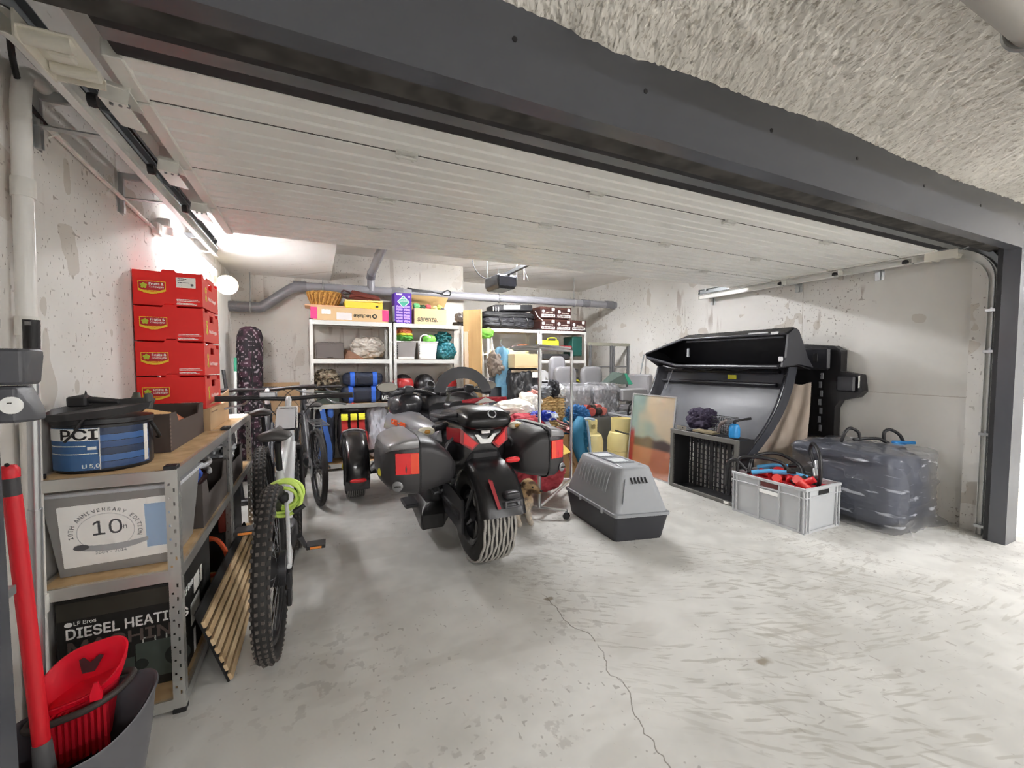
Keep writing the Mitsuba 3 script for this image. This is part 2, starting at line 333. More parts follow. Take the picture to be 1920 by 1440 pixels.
# ------------------------------------------------------------ sectional door, open overhead
GALV = mat('b9bcbd', 0.32, 0.85); GALVD = mat('7f8385', 0.4, 0.85); ALU = mat('c4c6c8', 0.28, 0.9)
BLACK = mat('161618', 0.5); RUBBER = mat('1d1d1f', 0.75); BLK_GLOSS = mat('0b0b0d', 0.16, 0, 0.6, coat=0.6)
scene['door_white'] = {'type': 'twosided', 'b': {'type': 'principled', 'base_color': rgb('e3e3df'), 'roughness': 0.36, 'specular': 0.5}}
WHITE = mat('dcdbd5', 0.4)
DZ, DX0, DX1 = 2.15, -0.49, 4.32
k = thing('garage_door', 'white ribbed sectional garage door rolled open under the ceiling', 'garage door')
def door_panel(y0, y1, n):
    ys = np.linspace(y0 + 0.011, y1 - 0.011, n + 1); pr_ = [(y0 + 0.005, DZ + 0.012)]
    for i, y in enumerate(ys):
        if 0 < i < n: pr_ += [(y - 0.011, DZ), (y - 0.003, DZ + 0.012), (y + 0.003, DZ + 0.012), (y + 0.011, DZ)]
        else: pr_ += [(y, DZ)]
    pr_ += [(y1 - 0.005, DZ + 0.012), (y1 - 0.005, DZ + 0.04), (y0 + 0.005, DZ + 0.04)]
    return prism(poly(pr_), DX1 - DX0, (DX0, 0, 0), (0, 1, 0), (0, 0, 1))
joints = [1.575, 1.81, 2.335, 2.85, 3.37]
for a, b, n in zip(joints[:-1], joints[1:], (3, 6, 6, 6)):
    pk = part(k, 'panel', door_panel(a, b, n), 'door_white', False)
    for xa, xb in ((DX0 - 0.035, DX0 + 0.012), (DX1 - 0.012, DX1 + 0.03)):
        part(pk, 'end_cap', box(xa, xb, a + 0.006, b - 0.006, DZ - 0.012, DZ + 0.042, 0.003), WHITE)
for y, xs in ((1.81, (0.36, 1.32, 2.31, 3.31)), (2.335, (0.36, 1.32, 2.31, 3.31)), (2.85, (0.36, 1.32, 2.31, 3.31))):
    for x in xs:
        h = cat(box(x - 0.045, x + 0.045, y - 0.032, y - 0.006, DZ - 0.007, DZ - 0.001), box(x - 0.03, x + 0.03, y + 0.006, y + 0.03, DZ - 0.007, DZ - 0.001), cyl((x - 0.045, y, DZ - 0.014), (x + 0.045, y, DZ - 0.014), 0.008, n=8),
                *[lathe([(0.0, -0.005), (0.006, -0.005), (0.006, 0)], 6, (x + a, y + b, DZ - 0.012)) for a in (-0.03, 0.03) for b in (-0.02, 0.02)])
        part(k, 'hinge', h, mat('cfcfca', 0.4))
for y in (1.82, 2.345, 2.86):                                   # roller brackets at both ends
    for s, x in ((-1, DX0 - 0.05), (1, DX1 + 0.05)):
        b = cat(box(x - 0.035, x + 0.035, y - 0.09, y + 0.085, DZ - 0.062, DZ - 0.058), box(x - 0.035, x + 0.035, y - 0.09, y - 0.086, DZ - 0.06, DZ - 0.004), box(x - 0.035 * 1, x + 0.035, y - 0.10, y + 0.04, DZ - 0.02, DZ - 0.016))
        b.apply_transform(rot(-s * 9, 'y', (x, y, DZ)))
        bk = part(k, 'roller_bracket', b, WHITE)
        for d in (-0.018, 0.004, 0.024): part(bk, 'bolt', lathe([(0, -0.005), (0.005, -0.005), (0.005, 0.004)], 6, (x + d, y - 0.075, DZ - 0.062)), GALVD)
        part(bk, 'roller', lathe([(0.0, -0.012), (0.02, -0.012), (0.022, 0), (0.02, 0.012), (0.0, 0.012)], 14, (x + s * 0.085, y, DZ - 0.03), (1, 0, 0)), BLACK)
for a, b, d in ((1.395, 1.44, 0.02), (1.50, 1.572, 0.008)): part(k, 'bottom_seal', box(DX0, DX1, a, b, DZ - d, DZ + 0.03, 0.006), RUBBER)
for y in (1.81, 2.335, 2.85): part(k, 'joint_seal', box(DX0, DX1, y - 0.0045, y + 0.0045, DZ + 0.003, DZ + 0.03), mat('4a4a4a', 0.8), False)
part(k, 'bottom_rail', box(DX0, DX1, 1.44, 1.50, DZ - 0.014, DZ + 0.03), GALVD, False)
for s, x in ((-1, -0.60), (1, 4.40)):                          # bottom corner brackets with the lift cable
    c = cat(box(x - 0.05, x + 0.06, 1.47, 1.66, DZ - 0.045, DZ - 0.041, 0.001), box(x - 0.05, x + 0.06, 1.655, 1.66, DZ - 0.07, DZ - 0.04), box(x - 0.05, x - 0.045, 1.47, 1.66, DZ - 0.075, DZ - 0.01),
            cyl((x - 0.045, 1.50, DZ - 0.05), (x + 0.05, 1.50, DZ - 0.05), 0.022, n=14), cyl((x - 0.04, 1.62, DZ - 0.055), (x + 0.06, 1.62, DZ - 0.055), 0.016, n=12), box(x - 0.02, x + 0.03, 1.54, 1.58, DZ - 0.06, DZ - 0.04, 0.004))
    part(k, 'corner_bracket', c, mat('d8d4c8', 0.4))
part(k, 'lift_cable', tube([(4.39, 1.49, DZ - 0.03), (4.41, 1.27, DZ + 0.06)], 0.003, 6), GALV)

# tracks
def channel(path, side, w=0.055, d=0.028, t=0.003):
    """C-section rail along a path in a y-z plane, its open side facing side * x."""
    P = np.asarray(path, float); tng = np.gradient(P, axis=0); tng /= np.linalg.norm(tng, axis=1, keepdims=True)
    nrm = np.cross(tng, X); rings = []
    sec = [(-w / 2, d), (-w / 2, 0), (w / 2, 0), (w / 2, d), (w / 2 - t, d), (w / 2 - t, t), (-w / 2 + t, t), (-w / 2 + t, d)]
    for p, q in zip(P, nrm): rings.append([p + q * a + X * side * (b - d) for a, b in sec])
    return loft(rings)
def track_path(x, yv, zt, y1, r=0.26):
    a = np.linspace(0, np.pi / 2, 14)
    return [(x, yv, 0.0), (x, yv, 0.7), (x, yv, 1.4)] + [(x, yv + r * (1 - math.cos(q)), zt - r + r * math.sin(q)) for q in a] + [(x, 2.2, zt), (x, y1, zt)]
for s, x, lab in ((1, -0.66, 'galvanized door track at the left side of the garage, bent to run back'), (-1, 4.475, 'galvanized door track at the right side of the garage, bent to run back')):
    k = thing('door_track', lab, 'door track')
    part(k, 'rail', channel(track_path(x, 1.315, DZ - 0.02, 3.93), s), mat('dcdcd8', 0.4, 0.1), 30)
    part(k, 'outer_rail', channel(track_path(x - s * 0.002, 1.285, DZ + 0.045, 3.93, 0.30), s), GALVD, 30)
    w = -0.87 if s > 0 else 4.62
    for z in (0.06, 0.75, 1.36, 1.66): part(k, 'wall_clip', cat(box(w, x - s * 0.02, 1.30, 1.33, z, z + 0.035), box(x - 0.022, x + 0.022, 1.288, 1.345, z, z + 0.02)), GALV, False)
    for y in (2.05, 2.75, 3.80): part(k, 'wall_bracket', cat(box(w, x - s * 0.02, y, y + 0.03, DZ - 0.045, DZ - 0.04), box(w, w + s * 0.004, y - 0.02, y + 0.05, DZ - 0.12, DZ - 0.03), box(w, w + s * 0.02, y + 0.005, y + 0.025, DZ - 0.12, DZ + 0.08), box(w, x, y + 0.005, y + 0.025, DZ + 0.05, DZ + 0.08)), GALV, False)
one('rail_lining', box(-0.80, -0.66, 1.75, 3.28, 2.235, 2.25), BLACK, 'dark strip lying behind the left door track', 'strip', smooth=False)

k = thing('white_pipe', 'white pipe running down the left wall behind the lock box', 'pipe')
part(k, 'pipe', tube(spline([(-0.835, 2.12, 2.235), (-0.835, 1.99, 2.235), (-0.835, 1.925, 2.17), (-0.835, 1.905, 1.9), (-0.835, 1.87, 1.0), (-0.835, 1.835, 0.0)], 40), 0.024, 16), mat('e3e1dc', 0.3))
for z, y in ((1.84, 1.903), (1.40, 1.886), (0.5, 1.852)): part(k, 'sleeve', cyl((-0.835, y, z - 0.03), (-0.835, y + 0.002, z + 0.03), 0.029, n=16), mat('dad8d2', 0.35))
# conduit and cable on the left wall
k = thing('conduit', 'thin white cable conduit running along the upper left wall', 'conduit')
part(k, 'pipe', tube([(-0.855, 2.10, 2.13), (-0.855, 3.2, 2.085)], 0.010, 10), mat('dedcd6', 0.4))
for y in (2.15, 2.62, 3.1): part(k, 'clip', tube([(-0.87, y, 2.155 - (y - 2.1) * 0.041), (-0.85, y, 2.145 - (y - 2.1) * 0.041), (-0.842, y, 2.128 - (y - 2.1) * 0.041), (-0.87, y, 2.105 - (y - 2.1) * 0.041)], 0.004, 6), WHITE)
part(k, 'junction_box', box(-0.87, -0.83, 3.20, 3.28, 2.05, 2.13, 0.008), WHITE)
one('black_cable', tube(spline([(-0.70, 1.62, 2.24), (-0.80, 1.80, 2.24), (-0.845, 1.95, 2.16), (-0.855, 2.10, 2.13)], 20), 0.008, 8), BLACK, 'black cable dropping from the left door track into the conduit', 'cable')

# lock on the left post
k = thing('lock_box', 'dark grey lock box with a white round dial on the left post', 'lock')
G = mat('4a4b4f', 0.4)
part(k, 'upper_body', hull(np.vstack([box(-0.68, -0.560, 1.24, 1.31, 1.235, 1.312, 0.006).vertices, box(-0.68, -0.555, 1.262, 1.31, 1.29, 1.312, 0.004).vertices])), G)
part(k, 'lower_body', hull(np.vstack([box(-0.68, -0.572, 1.24, 1.31, 1.155, 1.232, 0.006).vertices, box(-0.68, -0.556, 1.27, 1.31, 1.155, 1.18, 0.004).vertices])), G)
dial = part(k, 'dial', lathe([(0.0, 0.0), (0.018, 0.0), (0.018, 0.005), (0.0, 0.005)], 24, (-0.578, 1.2385, 1.193), (0, -1, 0)), mat('e9e9e6', 0.3), label='white round dial')
part(dial, 'mark', box(-0.583, -0.576, 1.233, 1.2345, 1.197, 1.199), BLACK, False)

# pipes
PVC, PVCD = mat('8e8e93', 0.38), mat('77777c', 0.4)
k = thing('drain_pipe', 'grey drain pipe running along the back wall with a bend at left', 'pipe')
py = 5.66
part(k, 'left_run', tube(spline([(-0.87, py, 1.93), (-0.60, py, 1.93), (-0.52, py, 1.955), (-0.28, py, 2.14), (-0.20, py, 2.185), (-0.08, py, 2.20)], 40), 0.058, 20), PVCD)
part(k, 'main_run', cyl((-0.10, py, 2.20), (4.62, py + 0.10, 2.27), 0.056, n=24), PVC)
for x in (-0.16, 0.98, 3.98): part(k, 'socket', cyl((x - 0.06, py + 0.02 * max(0, x) , 2.20 + 0.015 * max(0, x + .1)), (x + 0.08, py + 0.02 * max(0, x), 2.20 + 0.0148 * max(0, x + 0.24)), 0.062, n=24), PVCD)
part(k, 'elbow', tube(spline([(4.40, py + 0.095, 2.267), (4.55, py + 0.1, 2.27), (4.62, py + 0.16, 2.27)], 10), 0.064, 20), PVCD)
part(k, 'tee', cyl((0.66, py, 2.20), (0.66, py, 2.40), 0.048, n=20), PVC); part(k, 'branch', cyl((0.66, py, 2.40), (0.62, 3.45, 2.50), 0.048, n=20), PVC); part(k, 'branch_socket', cyl((0.66, py, 2.37), (0.657, 5.52, 2.412), 0.054, n=20), PVCD)
for x, y, z, up in ((-0.66, py, 1.93, 2.32), (0.10, py, 2.203, 2.32), (2.45, py + .05, 2.237, 2.66), (3.78, py + .085, 2.259, 2.66)):
    c = part(k, 'clamp', tube([(x, y + 0.064 * math.cos(a), z + 0.064 * math.sin(a)) for a in np.linspace(0, 2 * np.pi, 20, endpoint=False)], 0.008, 8, closed=True), GALV)
    part(c, 'rod', cyl((x, y, z + 0.06), (x, y, up), 0.006, n=8), GALV)
k = thing('hall_pipe', 'grey drain pipe hanging under the rough ceiling at top right', 'pipe')
part(k, 'pipe', cyl((0.9, 0.50, 2.29), (7.5, 0.53, 2.31), 0.066, n=32), mat('9a9690', 0.4))
part(k, 'socket', cyl((1.97, 0.505, 2.293), (2.9, 0.508, 2.296), 0.072, n=32), mat('8e8a85', 0.4))
c = part(k, 'clamp', tube([(1.95, 0.505 + 0.076 * math.cos(a), 2.293 + 0.076 * math.sin(a)) for a in np.linspace(0, 2 * np.pi, 36, endpoint=False)], 0.007, 8, closed=True), GALV)
part(c, 'lug', cat(box(1.94, 1.96, 0.43, 0.44, 2.25, 2.31), cyl((1.935, 0.425, 2.27), (1.965, 0.425, 2.27), 0.005, n=8)), GALV, False)

# opener
k = thing('door_opener', 'black box-shaped garage door motor hanging under the back ceiling', 'door opener')
o = np.array([2.00, 4.60, 2.22])
part(k, 'housing', mv(hull(np.vstack([cbox((0, 0, 0.02), (0.25, 0.36, 0.12), 0.012).vertices, cbox((0, 0, -0.05), (0.21, 0.33, 0.05), 0.01).vertices])), o, rz=3), mat('1a1b1e', 0.3), 30)
part(k, 'lens', mv(box(-0.105, 0.105, -0.185, -0.178, -0.05, 0.06, 0.003), o, rz=3), mat('50535e', 0.15))
part(k, 'under_trim', mv(box(-0.08, 0.08, -0.15, 0.14, -0.079, -0.073), o, rz=3), mat('85888a', 0.3, 0.5))
part(k, 'rail', prism(poly([(-.02, 0), (.02, 0), (.02, .035), (-.02, .035)]), -3.1, (2.03, 1.5, 2.30), (1, 0, 0), (0, 0, 1)), mat('4a4c4e', 0.4, 0.6), False)
part(k, 'hanger', cat(box(1.83, 1.835, 4.59, 4.62, 2.28, 2.66), box(2.21, 2.215, 4.59, 4.62, 2.28, 2.66), box(1.83, 2.215, 4.59, 4.62, 2.28, 2.285)), GALV, False)
part(k, 'cable', tube(spline([(1.90, 4.7, 2.28), (1.78, 4.7, 2.32), (1.70, 4.72, 2.45), (1.70, 4.72, 2.66)], 16), 0.006, 6), BLACK)
k = thing('ceiling_rod', 'thin metal strap hanging from the ceiling right of the opener', 'strap')
part(k, 'strap', cat(cyl((2.46, 4.9, 2.66), (2.46, 4.9, 2.36), 0.006, n=6), cyl((2.46, 4.9, 2.5), (2.52, 4.9, 2.36), 0.004, n=6)), GALV)
# ------------------------------------------------------------ left side: metal shelf, what lies on it, mops
def f_wood(p, n, uv):
    g = FB(p.x * 14 + N(p.y * 3, p.z * 3) * 2, p.y * 14, p.z * 14, 3)
    return MX(lin('b3936a'), lin('c9ab82'), SS(0.3, 0.7, g))
pmat('chipboard', f_wood, rough=0.75)
def f_card(p, n, uv): return MX(lin('a98a68'), lin('bd9f7c'), FB(p.x * 9, p.y * 9, p.z * 9, 3))
pmat('cardboard', f_card, rough=0.85)
DCARD = mat('4a3f3a', 0.85); GALVB = mat('c6c6c2', 0.3, 0.75); KRAFT = mat('d3b58a', 0.85); PINK = mat('d8437f', 0.7); YEL = mat('f2d64a', 0.6)
PAPER = mat('eceae4', 0.8); REDCARD = mat('e2231f', 0.55); YELP = mat('ecc433', 0.5); INK = mat('101012', 0.6); GREYP = mat('8d8f92', 0.5); WHITEP = mat('f2f2ef', 0.6)
def post_mesh(sx, sy, h, w=0.035, step=0.05, t=0.002, holes=True):
    """Slotted L-section upright with its corner at the origin, flanges towards sx * x and sy * y."""
    def flange(u):
        p = sbox(0, 0, w, h)
        if holes:
            hs = [sbox(w * 0.28 - 0.003, z, w * 0.28 + 0.003, z + 0.014) for z in np.arange(0.02, h - 0.03, step)] + [sbox(w * 0.68 - 0.0035, z + step / 2, w * 0.68 + 0.0035, z + step / 2 + 0.008) for z in np.arange(0.02, h - 0.05, step)]
            p = p.difference(union_all(hs))
        return prism(p, t, (0, 0, 0), u, Z)
    return cat(flange(X * sx), flange(Y * sy))
def beam_mesh(p0, p1, inward, h=0.04):
    p0, p1 = np.array(p0, float), np.array(p1, float); d = p1 - p0; L = np.linalg.norm(d)
    sec = poly([(0, 0), (0, h), (0.018, h), (0.018, h - 0.002), (0.002, h - 0.002), (0.002, h * 0.62), (0.006, h * 0.55), (0.006, h * 0.45), (0.002, h * 0.38), (0.002, 0.002), (0.012, 0.002), (0.012, 0)])
    m = trimesh.creation.extrude_polygon(sec, L, engine='earcut')
    u = np.asarray(inward, float); w = d / L
    M = np.eye(4); M[:3, 0], M[:3, 1], M[:3, 2], M[:3, 3] = u, Z, w, p0 - Z * h
    m.apply_transform(M); m.fix_normals(); return m
def shelf_unit(label, x0, x1, y0, y1, H, levels, group=None, posts=(1, 1, 1, 1), holes=True, metal=GALVB, board='chipboard', w=0.035, bh=0.04):
    k = thing('metal_shelf', label, 'shelf', group)
    for (x, y, sx, sy), on in zip(((x0, y0, 1, 1), (x1, y0, -1, 1), (x0, y1, 1, -1), (x1, y1, -1, -1)), posts):
        if not on: continue
        pk = part(k, 'post', mv(post_mesh(sx, sy, H, w, holes=holes), (x, y, 0)), metal, False)
        part(pk, 'cap', box(x - sx * 0.002, x + sx * (w + 0.002), y - sy * 0.002, y + sy * (w + 0.002), H - 0.004, H + 0.012, 0.002), BLACK)
        part(pk, 'foot', box(x - sx * 0.003, x + sx * (w + 0.003), y - sy * 0.003, y + sy * (w + 0.003), 0.0, 0.018, 0.002), BLACK)
    for z in levels:
        part(k, 'board', box(x0 + 0.004, x1 - 0.004, y0 + 0.004, y1 - 0.004, z - 0.008, z, 0.001), board, False)
        for a, b, i in (((x0, y0, z), (x1, y0, z), Y), ((x0, y1, z), (x1, y1, z), -Y), ((x0, y0, z), (x0, y1, z), X), ((x1, y0, z), (x1, y1, z), -X)):
            part(k, 'beam', beam_mesh(a, b, i, bh), metal, False)
    return k
shelf_unit('waist-high galvanized metal shelf along the left wall, the near one by the mop bucket', -0.85, -0.46, 1.86, 2.885, 0.905, (0.055, 0.535, 0.90))
shelf_unit('waist-high galvanized metal shelf along the left wall, the far one beside the bicycles', -0.85, -0.46, 2.895, 3.76, 0.905, (0.055, 0.535, 0.90))

def bend(m, c, r, a0):
    """Wraps a mesh lying in xy (x along the arc, z outwards) round the vertical cylinder c, r; a0 is the angle of x = 0."""
    m = m.copy(); v = m.vertices; a = a0 + v[:, 0] / r; R = r + v[:, 2]
    m.vertices = np.stack([c[0] + R * np.cos(a), c[1] + R * np.sin(a), c[2] + v[:, 1]], 1); return m
def patch(c, r, a0, x0, x1, y0, y1, t=0.0012, n=14, z0=0.0):
    m = cat(*[box(a, b, y0, y1, z0, z0 + t) for a, b in zip(np.linspace(x0, x1, n + 1)[:-1], np.linspace(x0, x1, n + 1)[1:])])
    return bend(m, c, r, a0)
def btext(s, h, c, r, a0, x, y, z0=0.0014, bold=False, fit=None):
    t = meshkit.text_mesh(s, h, 0.001, bold)
    if fit: t.apply_transform(np.diag([fit / (t.bounds[1][0] - t.bounds[0][0]), 1, 1, 1]))
    t.apply_translation((x, y, z0)); return bend(t, c, r, a0)

# bucket of filler on the shelf
c, R, a0 = np.array([-0.715, 2.05, 0.901]), 0.136, math.radians(-92)
k = thing('plastic_bucket', 'blue and black plastic bucket with a printed label at the near end of the shelf', 'bucket')
part(k, 'body', lathe([(0.0, 0), (R - 0.006, 0), (R, 0.01), (R, 0.165), (R + 0.004, 0.17), (R + 0.004, 0.185), (0.0, 0.185)], 56, c), mat('14161b', 0.35))
BLUE1, BLUE2, BLUE3 = mat('2c4a78', 0.4), mat('3a6299', 0.4), mat('223350', 0.4)
for i in range(6):
    w = part(k, 'label_stripe', patch(c, R, a0, 0.03 - 0.115 + 0.115, 0.19, 0.014 + i * 0.024, 0.036 + i * 0.024), (BLUE1, BLUE2, BLUE3)[i % 3], True)
lab = part(k, 'label', patch(c, R, a0, -0.135, 0.035, 0.012, 0.158), mat('3d6595', 0.4), True, label='blue and white printed label')
part(lab, 'white_panel', patch(c, R, a0, -0.135, 0.033, 0.115, 0.156, z0=0.0012), WHITEP, True)
part(lab, 'letters', btext('PCI', 0.034, c, R, a0, -0.078, 0.119, 0.0026, True, 0.105), INK, False)
part(lab, 'rule', cat(patch(c, R, a0, -0.128, 0.0, 0.095, 0.098, z0=0.0012), patch(c, R, a0, -0.128, 0.03, 0.068, 0.0705, z0=0.0012)), WHITEP, True, kind='stuff')
part(lab, 'barcode', patch(c, R, a0, 0.004, 0.027, 0.083, 0.093, z0=0.0012), WHITEP, True)
part(lab, 'volume_mark', btext('5,0', 0.013, c, R, a0, 0.006, 0.02, 0.0014, True), WHITEP, False)
part(lab, 'tub_mark', cat(patch(c, R, a0, -0.012, -0.0095, 0.02, 0.033, z0=0.0012), patch(c, R, a0, -0.002, 0.0005, 0.02, 0.033, z0=0.0012), patch(c, R, a0, -0.012, 0.0, 0.02, 0.0225, z0=0.0012)), WHITEP, True)
part(lab, 'edge', patch(c, R, a0, 0.0335, 0.0365, 0.012, 0.158, z0=0.0012), WHITEP, True)
part(k, 'side_label', patch(c, R, a0, 0.165, 0.182, 0.02, 0.155, z0=0.0014), PAPER, True, label='narrow white side label')
hd = spline([bend(TM([[0.20, 0.16, 0.006]], np.zeros((0, 3))), c, R, a0).vertices[0], bend(TM([[0.235, 0.10, 0.02]], np.zeros((0, 3))), c, R, a0).vertices[0], bend(TM([[0.30, 0.085, 0.02]], np.zeros((0, 3))), c, R, a0).vertices[0]], 14)
part(k, 'handle', tube(hd, 0.006, 8), BLACK)
# flat black pan lying across the bucket, a float on it
k = thing('mortar_pan', 'flat black plastic pan resting across the top of the blue bucket', 'pan')
pan = lathe([(0.0, 0), (0.145, 0.0), (0.155, 0.018), (0.151, 0.018), (0.142, 0.004), (0.0, 0.004)], 48)
part(k, 'dish', mv(pan, c + [-0.005, 0, 0.200], rx=4, ry=-5, s=(1.0, 1.05, 1.4)), mat('2b2b2d', 0.4))
part(k, 'knob', lathe([(0.0, 0), (0.013, 0), (0.014, 0.05), (0.010, 0.058), (0, 0.06)], 16, c + [0.135, -0.015, 0.208]), mat('3c3c3a', 0.4))
part(k, 'cord', tube(spline([c + [0.0, -0.14, 0.2], c + [-0.02, -0.147, 0.165], c + [-0.03, -0.145, 0.145], c + [-0.055, -0.145, 0.115]], 12), [0.006] * 6 + [0.004] * 6, 7), INK)
k = thing('hand_float', 'black hand float with a round grip lying on the pan', 'tool')
o = c + [-0.03, 0.03, 0.225]
part(k, 'block', hull(np.vstack([box(o[0] - 0.075, o[0] - 0.02, o[1] - 0.03, o[1] + 0.03, o[2] - 0.004, o[2] + 0.034, 0.006).vertices, [[o[0] - 0.03, o[1], o[2] + 0.042]]])), mat('232325', 0.5))
part(k, 'grip', cyl(o + [-0.02, 0, 0.02], o + [0.065, -0.01, 0.012], 0.013, 0.009, 14), mat('2e2e30', 0.5)); part(k, 'spike', cyl(o + [-0.03, 0, 0.03], o + [-0.03, 0, 0.055], 0.007, 0.001, 8), BLACK)

# cardboard trays
def tray(name, label, x0, x1, y0, y1, z0, h, m, notch_side=True, group=None, t=0.005, low=0.55, cat_='box'):
    k = thing(name, label, cat_, group)
    part(k, 'base', box(x0, x1, y0, y1, z0, z0 + t), m, False)
    L = y1 - y0
    side = poly([(0, 0), (L, 0), (L, h), (L * 0.86, h), (L * 0.80, h * low), (L * 0.22, h * low), (L * 0.16, h), (0, h)]) if notch_side else sbox(0, 0, L, h)
    for x in (x0, x1 - t): part(k, 'side', prism(side, t, (x, y0, z0), Y, Z), m, False)
    for y in (y0, y1 - t): part(k, 'end', box(x0 + t, x1 - t, y, y + t, z0 + t, z0 + h), m, False)
    return k
k = tray('cardboard_tray', 'dark brown cardboard tray on the shelf top between bucket and red boxes', -0.84, -0.57, 2.24, 2.83, 0.901, 0.165, DCARD, low=0.72)
part(k, 'corner_strip', cat(*[box(-0.5705, -0.5685, 2.238 + 0.0, 2.25, z, z + 0.008) for z in np.arange(0.91, 1.05, 0.016)]), mat('6a5a52', 0.8), False, kind='stuff')
one('wood_offcut', mv(box(-0.05, 0.05, -0.16, 0.16, 0, 0.02, 0.002), (-0.68, 2.46, 1.03), rz=12, ry=14), mat('c9a876', 0.7), 'pale wooden offcut lying in the dark cardboard tray', 'offcut', smooth=False)
one('orange_sheet', mv(box(-0.05, 0.05, -0.11, 0.11, 0, 0.006), (-0.63, 2.6, 0.99), ry=38), mat('c98766', 0.8), 'tan cardboard piece standing in the dark cardboard tray', 'cardboard', smooth=False)
k = thing('grip_tool', 'dark olive tool handle standing up from the dark cardboard tray', 'tool')
part(k, 'grip', tube(spline([(-0.74, 2.40, 0.92), (-0.735, 2.40, 1.05), (-0.73, 2.42, 1.15)], 8), [0.018, 0.02, 0.02, 0.019, 0.019, 0.018, 0.018, 0.012], 12), mat('4b4a3e', 0.5)); part(k, 'ferrule', cyl((-0.74, 2.40, 0.907), (-0.74, 2.40, 0.96), 0.022), BLACK)
k = tray('cardboard_tray', 'brown cardboard tray with a high side under the stack of red boxes', -0.86, -0.545, 2.86, 3.42, 0.901, 0.124, 'cardboard', notch_side=False)
part(k, 'lid', box(-0.855, -0.55, 2.865, 3.415, 1.02, 1.025), 'cardboard', False)
part(k, 'flap', prism(poly([(0, 0), (0.56, 0), (0.56, 0.055), (0.3, 0.03), (0, 0.0)]), 0.005, (-0.546, 2.86, 1.05), Y, Z), 'cardboard', False)
part(k, 'print', box(-0.5448, -0.544, 2.90, 3.06, 1.0, 1.006), mat('7b5f45', 0.8), False)
one('paper_sheet', box(-0.80, -0.475, 3.46, 3.74, 0.9005, 0.902), PAPER, 'white paper sheet lying on the far end of the shelf top', 'paper', smooth=False)

